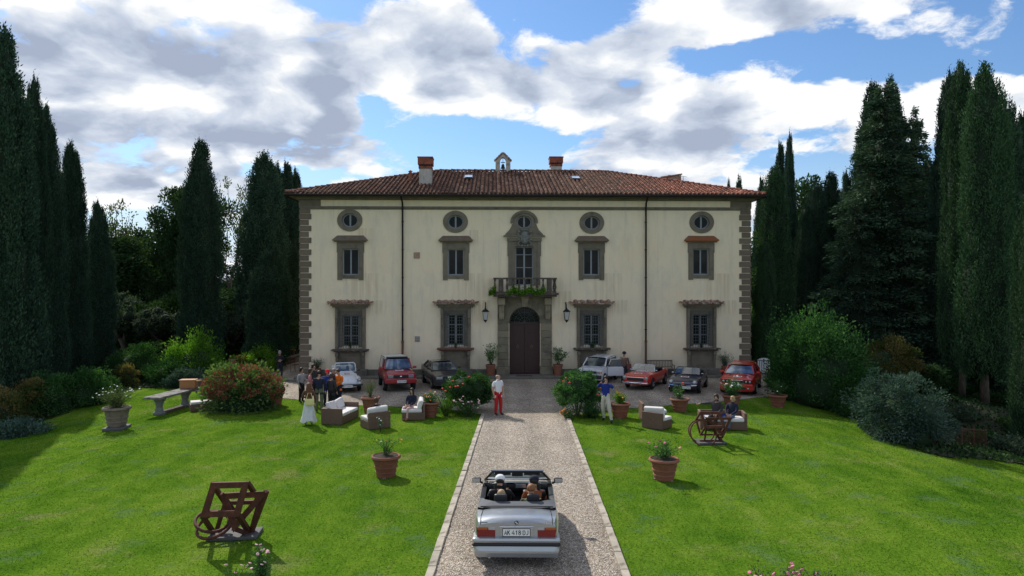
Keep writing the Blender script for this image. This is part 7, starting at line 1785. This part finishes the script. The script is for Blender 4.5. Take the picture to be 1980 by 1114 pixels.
plant('potted_rose', 'sparse rose with red blooms in the pot in front of the blue spider', 'rose', rt, Rr * 2.3, .75, M['rose_leaf'], 420, 12, [(M['red_rose'], 3, .04), (M['pale_pink'], 2, .035)], 11, low=.1)
rt, Rr = pot(1418, 792, 37, 27, 'terracotta pot of white roses between the seated people and the red hatchback')
plant('potted_rose', 'dense white rose in the pot in front of the red hatchback', 'rose', rt, Rr * 2.6, .80, M['rose_leaf'], 1500, 20, [(M['white_fl'], 9, .05), (M['pale_pink'], 3, .045)], 12, low=.1)
rt, Rr = pot(1508, 789, 36, 24, 'terracotta pot at the edge of the right-hand shrubs')
plant('potted_plant', 'dark grassy plant in the pot at the edge of the right shrubs', 'plant', rt, Rr * 2.6, .75, M['shrub_leaf'], 700, 26, [(M['white_fl'], 2, .03)], 13, leaf=(.10, .02), up=1)
# citrus beside the door
def on_villa(u, y, z): return VM @ Vector((u, y, z))
for px, lab, lab2, sd_ in ((948.5, 'festooned terracotta pot left of the arched door', 'young citrus tree in the pot left of the door', 14), (1079.3, 'festooned terracotta pot right of the arched door', 'drooping citrus tree in the pot right of the door', 15)):
    u, _ = F(px, 715, .55); w = on_villa(u, -.55, .16)
    yy = w.y; rt, Rr = pot(px, 726, 19, 21.5, lab, square=True, y=yy - .3, z=.17)
    plant('citrus_tree', lab2, 'citrus tree', rt, 1.25, 1.55 if sd_ == 14 else 1.25, M['rose_leaf'], 520, 9, [], sd_, leaf=(.11, .055), low=.30, stemr=.012, spread=.9)
u, _ = F(1404, 712, .5); w = on_villa(u, -.5, .13); rt, Rr = pot(1404, 720, 15, 17, 'small terracotta pot half hidden behind the red hatchback', square=True, y=w.y, z=.13)
plant('olive_plant', 'grey olive plant against the wall behind the red hatchback', 'olive plant', rt, 1.1, .95, M['olive_leaf'], 900, 22, [], 16, leaf=(.09, .022), up=.8, low=.2)
u, _ = F(612, 712, .5); w = on_villa(u, -.5, .13); rt, Rr = pot(612, 728, 15, 15, 'small terracotta pot hidden behind the group by the left corner', square=True, y=w.y, z=.13)
plant('olive_plant', 'grey olive plant against the wall behind the group of people', 'olive plant', rt, .9, .75, M['olive_leaf'], 600, 18, [], 17, leaf=(.09, .022), up=.8, low=.2)
# window boxes and balcony greenery
for i, (px, py) in enumerate(GRW):
    u, z = F(px, py); w = VM @ Vector((u, -.02, F(px, 676)[1] + .10))
    plant('window_plant', 'leafy green plant behind the grille of the %s ground-floor window' % ['leftmost', 'second', 'third', 'rightmost'][i], 'plant', w + Vector((0, -.08, 0)), .95, .42, M['shrub_leaf'], 520, 20, [], 20 + i, leaf=(.09, .05), low=.02, spread=1.0).scale = (1, .22, 1)
gp_ = [((bu0 + bu1) / 2 + .05, 2.3, 'green trailing plants along the foot of the balcony balustrade'), (bu0 - .16, .4, 'small green tuft at the left end of the balcony')]
for (u, wdt, lab) in gp_:
    w = VM @ Vector((u, -1.12, zs + .06 - (0 if wdt > 1 else 0)))
    rs = np.random.default_rng(9); n = int(2600 * wdt / 2); pos = np.stack([rs.uniform(-wdt / 2, wdt / 2, n), rs.normal(size=n) * .08, np.abs(rs.normal(size=n)) * .17 - .08], 1)
    pos[:, 2] += .08 * np.sin(pos[:, 0] * 7); o = link('balcony_plant', leafmesh('balcony_plant', pos, rs.normal(size=(n, 3)) + np.array([0, -.5, .6]), .085, .06, rs.uniform(0, 1, n), [M['bright_leaf']]), None, (bpy.data.objects['balcony'].matrix_world @ Vector((0, 0, 0)) if 0 else w), (0, 0, VA)); tag(o, lab, 'plant')

# rose bushes either side of the drive head and the flowers below them
def rose_bush(px, base, wpx, top, label, seed, fl, lm):
    p = G(px, base); s = p.y / FPX; w, h = wpx * s, (base - top) * s
    t = thing('rose_bush', label, 'rose bush', p, 0); st = MB(); rr = random.Random(seed)
    for i in range(9):
        a = rr.uniform(0, 6.28); st.tube([(.06 * math.cos(a), .06 * math.sin(a), -.05), (w * .10 * math.cos(a), w * .1 * math.sin(a), h * .25), (w * .34 * math.cos(a), w * .30 * math.sin(a), h * .6)], [.028, .02, .01], 5)
    st.build('stem', M['bark'], t, kind='stuff')
    me = shrub_mesh(w * .92, w * .8, h * .72, seed, lm, n=14000, leaf=(.08, .05), nc=110, lump=.12, spiky=.08, core=False, shell=.5)
    link('foliage', me, t, (0, 0, h * .20)); 
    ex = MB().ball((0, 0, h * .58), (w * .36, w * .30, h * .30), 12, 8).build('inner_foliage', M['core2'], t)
    rs = np.random.default_rng(seed); b = MB(); b.ball((0, 0, 0), (.038, .038, .034), 8, 6)
    for k in range(6): b.ball((.026 * math.cos(k * 1.05), .026 * math.sin(k * 1.05), .008), (.026, .026, .022), 6, 4)
    bm_ = b.mesh('blossom', fl, True)
    for k in range(9):
        d = unit(rs.normal(size=(1, 3)))[0]; d[2] = abs(d[2]) * .9 - .15; d[1] = -abs(d[1]); link('blossom', bm_, t, (d[0] * w * .52, d[1] * w * .42, h * .56 + d[2] * h * .44))
    return t
rose_bush(905, 796, 102, 720, 'dark green rose bush with red blooms left of the drive head', 31, M['red_rose'], M['shrub_leaf'])
rose_bush(1116, 803, 92, 716, 'yellow-green rose bush with red blooms right of the drive head', 32, M['red_rose'], M['rose_leaf'])
plant('cosmos_flowers', 'pale pink cosmos flowers at the foot of the left rose bush', 'flowers', G(905, 806), 1.5, .85, M['shrub_leaf'], 1500, 36, [(M['pale_pink'], 22, .045)], 33, leaf=(.09, .02), low=.05)
plant('feathery_plant', 'feathery light green plant between the marigold pot and the left rose bush', 'plant', G(862, 804), 1.3, 1.05, M['bright_leaf'], 2600, 50, [(M['white_fl'], 3, .03)], 34, leaf=(.08, .012), low=.05, up=1)
plant('marigolds', 'orange marigolds at the kerb below the right rose bush', 'flowers', G(1099, 811), .75, .5, M['rose_leaf'], 700, 22, [(M['orange_fl'], 9, .04)], 35, low=.02)
plant('leafy_border_plant', 'strappy green plants under the right rose bush by the man in blue', 'plant', G(1142, 808), 1.7, .65, M['shrub_leaf'], 1900, 60, [], 36, leaf=(.14, .02), low=.02, up=1.4)
# plants at the bottom edge of the picture
plant('snapdragons', 'pale pink snapdragons with dark leaves at the bottom left of the lawn', 'flowers', G(504, 1135), .50, .95, M['rose_leaf'], 1500, 16, [(M['pale_pink'], 16, .030)], 37, leaf=(.06, .018), low=.05, up=.4)
plant('flower_spike', 'single pale pink flower stem left of the snapdragons', 'flowers', G(448, 1150), .55, .62, M['rose_leaf'], 240, 8, [(M['pale_pink'], 5, .035)], 38, leaf=(.05, .02), low=.2)
plant('pink_rose', 'pink rose stems at the bottom right of the lawn', 'rose', G(1500, 1165), 1.0, .85, M['olive_leaf'], 700, 14, [(M['pink'], 12, .035)], 39, leaf=(.06, .03), low=.2)
plant('pink_rose', 'lower grey-leaved pink rose beside the bottom right rose stems', 'rose', G(1578, 1160), .8, .62, M['olive_leaf'], 700, 14, [(M['pink'], 8, .032), (M['red_rose'], 1, .03)], 40, leaf=(.06, .03), low=.2)
plant('wild_umbel', 'pale umbel flower standing in the grass before the wicker armchair', 'flowers', G(736, 835), .25, .62, M['olive_leaf'], 90, 5, [(M['white_fl'], 5, .03)], 41, low=.6)

# ---------------------------------------------------------------- rusty sculptures
def beam(name, a, b_, w, mat, t, d=None):
    a, b_ = Vector(a), Vector(b_); L = (b_ - a).length; q = MB().rbox((0, 0, 0), (w, d or w, L + w * .92), .008)
    return q.build(name, mat, t, (a + b_) / 2, (b_ - a).to_track_quat('Z', 'Y').to_euler())
def ring(name, c, Rr, r, n, mat, t):
    q = MB(); q.tube([(Rr * math.cos(a), Rr * math.sin(a), 0) for a in np.linspace(0, 2 * math.pi, 41)], r, 8, cap=False)
    return q.build(name, mat, t, c, Vector(n).normalized().to_track_quat('Z', 'Y').to_euler(), smooth=True)
def flat_bars(name, P, w, th, mat, t):
    """polygon frame made of mitred flat bars"""
    P = [Vector(p) for p in P]; n = len(P); c = sum(P, Vector()) / n; N = (P[1] - P[0]).cross(P[2] - P[0]).normalized(); I = []
    for i in range(n):
        e0 = (P[i] - P[i - 1]).normalized(); e1 = (P[(i + 1) % n] - P[i]).normalized(); m0 = N.cross(e0); m1 = N.cross(e1)
        if m0.dot(c - P[i]) < 0: m0 = -m0
        if m1.dot(c - P[i]) < 0: m1 = -m1
        bi = (m0 + m1).normalized(); I.append(P[i] + bi * (w / max(.35, bi.dot(m0))))
    for i in range(n):
        j = (i + 1) % n; q = [P[i], P[j], I[j], I[i]]; g_ = (P[j] - P[i]).normalized() * .002
        q = [q[0] + g_, q[1] - g_, q[2] - g_, q[3] + g_]
        MB().add([p - N * th / 2 for p in q] + [p + N * th / 2 for p in q], [(0, 1, 2, 3), (7, 6, 5, 4), (0, 4, 5, 1), (1, 5, 6, 2), (2, 6, 7, 3), (3, 7, 4, 0)]).build(name, mat, t)
def sculpture(label, base, lo, hi, fr, off, tri, trib, rings, slab, w, y0, dy):
    t = thing('rusty_sculpture', label, 'sculpture', base)
    inv = lambda v: v - base
    fz = [inv(D(px, py, y0)) for px, py in fr]; bz = [inv(D(px + off[0], py + off[1], y0 + dy)) for px, py in fr]
    flat_bars('frame_bar', fz, w * 1.5, w * .8, M['rust'], t); flat_bars('frame_bar', bz, w, w * .8, M['rust'], t)
    cf, cb = sum(fz, Vector()) / 4, sum(bz, Vector()) / 4
    for i in range(4):
        a, b_ = fz[i].lerp(cf, .07), bz[i].lerp(cb, .07); d = (b_ - a).normalized() * w * .45; beam('frame_bar', a + d, b_ - d, w * 1.05, M['rust'], t)
    tp = [inv(D(px, py, y0 + dy * .35)) for px, py in tri]; flat_bars('triangle_bar', tp, w * 1.5, w * .7, M['rust'], t); ct = sum(tp, Vector()) / 3
    e = inv(D(trib[0], trib[1], y0 + dy * .9))
    for p in tp:
        a = p.lerp(ct, .12); beam('triangle_bar', a, e, w * 1.1, M['rust'], t)
    for (px, py, yy, Rr, n) in rings: ring('steel_ring', inv(D(px, py, yy)), Rr, w * .42, n, M['rust'], t)
    MB().rbox((slab[0], slab[1], slab[4]), (slab[2], slab[3], .07), .015, rot=(0, 0, slab[5])).build('ground_slab', M['slab'], t)
    return t
b1 = G(446, 1043)
sculpture('larger rusty steel sculpture of a tilted cube frame, triangle and rings on the left lawn', b1, 0, 0, [(409, 933), (482, 931), (463, 998), (388, 1000)], (24, 36), [(425, 954), (521, 949), (452, 1029)], (484, 1034),
          [(415, 1016, b1.y + .02, .37, (-.1, -.45, .9)), (410, 1008, b1.y + .12, .34, (.25, -.3, .9))], (.02, .20, 1.05, .62, .045, .12), .082, b1.y - .50, .85)
b2 = G(1374, 858)
sculpture('smaller rusty steel sculpture with big rings on the right lawn before the wicker sofa', b2, 0, 0, [(1353, 796), (1392, 796), (1403, 828), (1362, 828)], (-9, 14), [(1363, 807), (1415, 807), (1399, 845)], (1392, 850),
          [(1360, 838, b2.y - .10, .46, (.05, -.85, .45)), (1356, 834, b2.y + .30, .44, (-.1, -.8, .6))], (0, .12, 1.0, .7, .045, .1), .058, b2.y - .45, .8)
sc2 = bpy.data.objects['rusty_sculpture.001']
beam('support_bar', D(1393, 846, b2.y) - b2, Vector((.36, 0, .06)), .07, M['rust'], sc2); beam('support_bar', D(1366, 828, b2.y - .3) - b2, Vector((-.22, 0, .08)), .055, M['rust'], sc2)
beam('support_bar', Vector((-.35, 0, .10)), Vector((.40, 0, .10)), .06, M['rust'], sc2)

# ---------------------------------------------------------------- stone table, basket, low wall, sign
n0, f0 = G(308, 802), G(358, 786); ax = (f0 - n0); ang = math.atan2(ax.y, ax.x); t = thing('stone_table', 'long lichened stone slab table on two carved legs on the left lawn', 'table', n0, ang)
L_ = ax.length; cenx = L_ / 2
m1 = pm('lichened_table_slab', (.20, .195, .18), .95, .3, 5, (.09, .085, .08), (.48, .60), bump=.7)
MB().rbox((cenx + .12, 0, .79), (L_ + 1.3, .80, .10), .03).build('table_top', m1, t)
for x in (0, L_):
    MB().lathe([(.28, 0), (.30, .08), (.20, .16), (.15, .34), (.20, .55), (.29, .66), (.30, .745)], 10, (x, 0, 0), sx=.55, sy=1.0).build('leg', M['carved'], t)
MB().rbox((cenx, 0, .06), (L_ - .3, .35, .12), .03).build('foot_stone', M['lichen'], t)
tp = t.matrix_basis @ Vector((L_ + .30, 0, .84))
t = thing('wicker_basket', 'orange-brown wicker hamper on the far end of the stone table', 'basket', tp, R(8))
MB().rbox((0, 0, .19), (.72, .46, .38), .05).build('basket_body', M['wood_basket'], t); MB().rbox((-.02, .0, .39), (.74, .48, .05), .02).build('lid', M['wood_basket'], t)
tag(MB().tube([(0, 0, 0), (.34, -.02, .03)], [.045, .035], 8).build('bread_loaf', M['bread'], None, tp + Vector((.30, -.06, .34)), smooth=True), 'loaf of bread sticking out of the right side of the hamper', 'bread')
wall_t = thing('low_stone_wall', 'low stone parapet wall running beside the gravel path left of the villa', 'wall', (-16.4, 37, 0)); rr = random.Random(4)
p0, p1 = Vector((-17.1, 36.4, 0)), Vector((-15.75, 52, 0)); d = (p1 - p0); Lw = d.length; d.normalize(); an = math.atan2(d.y, d.x); s_ = 0
blk = [(.7 + .12 * i, MB().rbox((0, 0, 0), (.69 + .12 * i, .34, .44), .03).mesh('stone_block', M['plinth'])) for i in range(4)]
cop = MB().rbox((0, 0, 0), (1.02, .46, .09), .02).mesh('coping_stone', M['lichen'])
while s_ < Lw:
    l_, me = rr.choice(blk); c = p0 + d * (s_ + l_ / 2) - Vector((-16.4, 37, 0)); link('stone_block', me, wall_t, (c.x, c.y, tz(c.x - 16.4, c.y + 37) + .20 + rr.uniform(-.01, .01)), (0, 0, an)); s_ += l_
s_ = .5
while s_ < Lw: c = p0 + d * s_ - Vector((-16.4, 37, 0)); link('coping_stone', cop, wall_t, (c.x, c.y, tz(c.x - 16.4, c.y + 37) + .47), (0, 0, an)); s_ += 1.03
sp = D(441, 716, 40.2); t = thing('small_sign', 'small white framed notice on a stone pier behind the hydrangea', 'sign', (sp.x, 40.2, tz(sp.x, 40.2)))
hz = sp.z - t.location.z
MB().rbox((0, 0, hz / 2), (.34, .30, hz), .02).build('pier', M['plinth'], t); MB().rbox((0, -.05, hz + .22), (.40, .04, .36), .01, rot=(-.12, 0, 0)).build('sign_frame', M['trim'], t); MB().rbox((0, -.075, hz + .22), (.33, .012, .29), .004, rot=(-.12, 0, 0)).build('sign_panel', M['plate'], t)
MB().box((0, -.086, hz + .26), (.2, .004, .03), rot=(-.12, 0, 0)).box((0, -.084, hz + .20), (.22, .004, .02), rot=(-.12, 0, 0)).box((0, -.08, hz + .15), (.16, .004, .02), rot=(-.12, 0, 0)).build('sign_lines', M['ink'], t, kind='stuff')
for px, py, yy, lab in ((449, 704, 41.0, 'small terracotta pot with green leaves beside the white notice'), (565.5, 684, 50.5, 'tiny terracotta pot on the far end of the low stone wall')):
    q = D(px, py, yy); t = thing('wall_pot', lab, 'plant pot', q); MB().lathe([(.14, 0), (.20, .22), (.24, .24), (.24, .30), (.20, .31)], 14).build('pot_body', M['terracotta'], t); 
    if px < 500: MB().rbox((0, 0, (tz(q.x, yy) - q.z) / 2), (.4, .3, q.z - tz(q.x, yy)), .02).build('pot_stand', M['plinth'], t)
    plant('wall_plant', 'green leaves in the %s' % ('pot beside the white notice' if px < 500 else 'tiny pot on the far end of the low wall'), 'plant', q + Vector((0, 0, .3)), .4, .28, M['bright_leaf'], 200, 8, [], int(px), low=.05)
tag(MB().rbox((0, 0, 0), (3.6, .35, .13), .02).build('stone_step', M['plinth'], None, (-13.9, 39.75, tz(-13.9, 39.75) + .04), kind='structure'), 'stone step across the gravel path left of the villa', 'step')
del bpy.data.objects['stone_step']['category']
# small chair by the wall
q = Vector((-14.15, 44.5, tz(-14.1, 44.5))); t = thing('folding_chair', 'rusty folding chair by the low wall behind the woman in black', 'chair', q, R(70))
MB().rbox((0, 0, .45), (.42, .40, .03), .01).build('seat', M['rust'], t); MB().rbox((0, .20, .80), (.40, .02, .14), .01).rbox((0, .20, .62), (.40, .02, .05), .01).build('backrest', M['rust'], t)
for x in (-.19, .19):
    for y_ in (-.18, .19): MB().tube([(x, y_, 0), (x, y_, .45 if y_ < 0 else .9)], .012, 5).build('leg', M['rust'], t)

# teak bench against the front
u, _ = F(1277.5, 715, .75); t = thing('wooden_bench', 'weathered wooden slatted bench against the wall behind the red two-seater', 'bench', VM @ Vector((u, -.75, .13)), VA)
for k in range(5): MB().rbox((0, -.25 + .115 * k, .44), (1.56, .095, .025), .006).build('seat_slat', M['teak'], t)
for k in range(15): MB().rbox((-.66 + 1.32 * k / 14, .285 + .0, .68), (.045, .02, .36), .005, rot=(-.12, 0, 0)).build('back_slat', M['teak'], t)
MB().rbox((0, .31, .89), (1.56, .04, .08), .01).build('top_rail', M['teak'], t); MB().rbox((0, .26, .51), (1.56, .035, .05), .01).build('lower_rail', M['teak'], t)
for x in (-.76, .76):
    MB().rbox((x, -.27, .32), (.06, .06, .64), .01).build('leg', M['teak'], t); MB().rbox((x, .27, .45), (.06, .06, .92), .01, rot=(-.06, 0, 0)).build('leg', M['teak'], t); MB().rbox((x, 0, .655), (.07, .62, .03), .01).build('armrest', M['teak'], t)

# railing, plastic slide and ball right of the villa
ra, rb = Vector((15.0, 42.3, .02)), Vector((18.0, 42.0, .02)); t = thing('iron_railing', 'black iron railing between the villa corner and the large shrub', 'railing', ra, math.atan2(rb.y - ra.y, rb.x - ra.x)); Lr = (rb - ra).length
MB().rbox((Lr / 2, 0, .95), (Lr, .035, .035), .005).build('top_rail', M['iron'], t); MB().rbox((Lr / 2, 0, .12), (Lr, .03, .03), .005).build('bottom_rail', M['iron'], t)
bar_ = MB().rbox((0, 0, .54), (.018, .018, .82), .003).mesh('bar', M['iron'])
for k in range(int(Lr / .13)): link('bar', bar_, t, (.07 + k * .13, 0, 0))
MB().rbox((Lr / 2, .05, .02), (Lr + .6, .5, .12), .02).build('stone_kerb', M['plinth'], t)
q = D(1477, 722, 43.2); t = thing('plastic_chair', 'white plastic garden chairs stacked behind the black railing', 'chair', (q.x, 43.2, .02), R(6))
for k in range(2):
    b = MB(); n = 7
    for j in range(n):
        x = -.36 + .72 * j / (n - 1); hh = .95 - .10 * abs(x / .36) ** 3; b.rbox((x, .05 * k, hh / 2 + .05), (.085, .03, hh), .012)
    b.rbox((0, .02 + .05 * k, .30), (.8, .05, .10), .02).rbox((0, .02 + .05 * k, .86), (.70, .04, .10), .03); b.build('slatted_back', M['white_plastic'], t)
MB().rbox((0, .35, .42), (.75, .55, .04), .02).build('seat', M['white_plastic'], t)
for x in (-.32, .32):
    for y_ in (.12, .55): MB().rbox((x, y_, .21), (.05, .05, .42), .01).build('leg', M['white_plastic'], t)
q = D(1488, 718, 42.9); tag(MB().ball((0, 0, .14), .14, 14, 9).build('play_ball', M['yellow_plastic'], None, (q.x, 42.9, .12), smooth=True), 'orange and yellow ball in front of the white plastic chairs', 'ball')

# metal fence at the lower right
fa, fb_ = G(1778, 866), G(1905, 872); t = thing('metal_fence', 'thin rusty metal fence at the foot of the right-hand cypresses', 'fence', fa, math.atan2(fb_.y - fa.y, fb_.x - fa.x)); Lf = (fb_ - fa).length; dzf = (fb_.z - fa.z) / Lf
for k in range(6): MB().rbox((0, 0, .42), (.035, .035, 1.0), .005).build('post', M['rust'], t, (Lf * k / 5, 0, dzf * Lf * k / 5))
for z_ in (.18, .85): beam('rail', (0, 0, z_), (Lf, 0, z_ + dzf * Lf), .022, M['rust'], t)
bar_ = MB().rbox((0, 0, .5), (.012, .012, .72), .002).mesh('bar', M['rust'])
for k in range(int(Lf / .14)): link('bar', bar_, t, (k * .14 + .07, 0, dzf * (k * .14)))

# low ivy and weeds over the planting beds
for o_, lab in ((bpy.data.objects['right_planting_bed'], 'r'), (bpy.data.objects['left_planting_bed'], 'l')):
    vv = np.array([v.co[:] for v in o_.data.vertices]); vv = vv[vv[:, 1] < 50]; n = 34000; ci = rng.integers(0, len(vv), n); pos = vv[ci] + np.stack([rng.uniform(-.2, .2, n), rng.uniform(-.2, .2, n), rng.uniform(.0, .10, n)], 1)
    link('ground_cover', leafmesh('ground_cover', pos, rng.normal(size=(n, 3)) * .6 + UPV * .5, rng.uniform(.10, .20, n), .11, rng.random(n), [M['wood_leaf']]), kind='stuff')

# ---------------------------------------------------------------- grass blades and loose stones
n = 300000
yy = 10.2 + (34.2 - 10.2) * rng.random(n) ** .82; xx = (rng.random(n) * 2 - 1) * (.80 * yy + 1)
kl = np.array([KL(0), KL(30)]); kr = np.array([KR(0), KR(30)])
klx = kl[0] + (kl[1] - kl[0]) * yy / 30 - .19; krx = kr[0] + (kr[1] - kr[0]) * yy / 30 + .19
nx = np.interp(xx, [e[0] for e in EDGE], [e[1] for e in EDGE])
ok = ((xx < klx) | (xx > krx)) & (yy < nx + .05) & ~((xx > -1.3) & (xx < 2.5) & (yy > 28.8))
bl = gw((0, 850), (60, 822), (130, 795), (215, 763), (262, 751)); br = gw((1508, 768), (1560, 775), (1640, 795), (1700, 828), (1760, 868), (1830, 885), (1980, 900))
ok &= ~((xx < bl[-1][0]) & (yy > np.interp(xx, [p[0] for p in bl], [p[1] for p in bl]) - .1)); ok &= ~((xx > br[0][0]) & (yy > np.interp(xx, [p[0] for p in br], [p[1] for p in br]) - .1))
xx, yy = xx[ok], yy[ok]; n = len(xx); zt_ = 0.0 * yy
kk = np.clip((yy - 31) / 6, 0, 1); kk = kk * kk * (3 - 2 * kk); r_ = xx - (9 + 8 * kk); l_ = -xx - (12 + 8 * kk)
zt_ -= np.where(r_ > 0, np.where(r_ < 13, .012 * r_ * r_, 2.028 + 3.6 * (1 - np.exp(-(r_ - 13) / 12))), 0); zt_ -= np.where(l_ > 0, np.where(l_ < 12, .008 * l_ * l_, 1.15 + 2.16 * (1 - np.exp(-(l_ - 12) / 12))), 0)
pos = np.stack([xx, yy, zt_ - .004], 1); dirs = rng.normal(size=(n, 3)) * .55 + UPV
M['blade'] = blade_mat()
me = leafmesh('grass_blades', pos, dirs, rng.uniform(.022, .046, n), .012 + .0004 * yy, rng.random(n), [M['blade']], tri=True)
link('grass_blades', me, kind='stuff')
# loose stones on the drive and forecourt
n = 24000; sy = 10.5 + 18 * rng.random(n) ** 1.1; a = kl[0] + (kl[1] - kl[0]) * sy / 30; b_ = kr[0] + (kr[1] - kr[0]) * sy / 30; sx = a + (b_ - a) * rng.random(n); r = rng.uniform(.006, .015, n)
oc = np.array([(1, 0, 0), (0, 1, 0), (-1, 0, 0), (0, -1, 0), (0, 0, .7), (0, 0, -.7)]); of = np.array([(0, 1, 4), (1, 2, 4), (2, 3, 4), (3, 0, 4)])
th = rng.random(n) * 6.28; R2 = np.stack([np.cos(th), np.sin(th)], 1); V = oc[None] * r[:, None, None] * rng.uniform(.7, 1.3, (n, 1, 3)); Vx = V[:, :, 0] * R2[:, :1] - V[:, :, 1] * R2[:, 1:]; Vy = V[:, :, 0] * R2[:, 1:] + V[:, :, 1] * R2[:, :1]
V = np.stack([Vx + sx[:, None], Vy + sy[:, None], V[:, :, 2] + (0.0 * sy + .026)[:, None]], 2).reshape(-1, 3); Fc = (of[None] + np.arange(n)[:, None, None] * 6).reshape(-1, 3)
me = bpy.data.meshes.new('loose_gravel'); me.vertices.add(len(V)); me.vertices.foreach_set('co', V.ravel()); me.loops.add(Fc.size); me.loops.foreach_set('vertex_index', Fc.ravel().astype(np.int32)); me.polygons.add(len(Fc))
me.polygons.foreach_set('loop_start', (np.arange(len(Fc)) * 3).astype(np.int32)); me.polygons.foreach_set('loop_total', np.full(len(Fc), 3, np.int32)); me.update(calc_edges=True)
at = me.attributes.new('tint', 'FLOAT', 'FACE'); at.data.foreach_set('value', np.repeat(rng.random(n), 4).astype(np.float32))
m, g, b = newmat('loose_pebbles'); at_ = g.node('ShaderNodeAttribute'); at_.attribute_name = 'tint'
g.l.new(g.ramp(at_.outputs['Fac'], [(0, (.20, .16, .125)), (.4, (.44, .38, .31)), (.75, (.64, .58, .51)), (1, (.86, .83, .78))]), b.inputs['Base Color']); b.inputs['Roughness'].default_value = .85
me.materials.append(m); link('loose_gravel', me, kind='stuff')
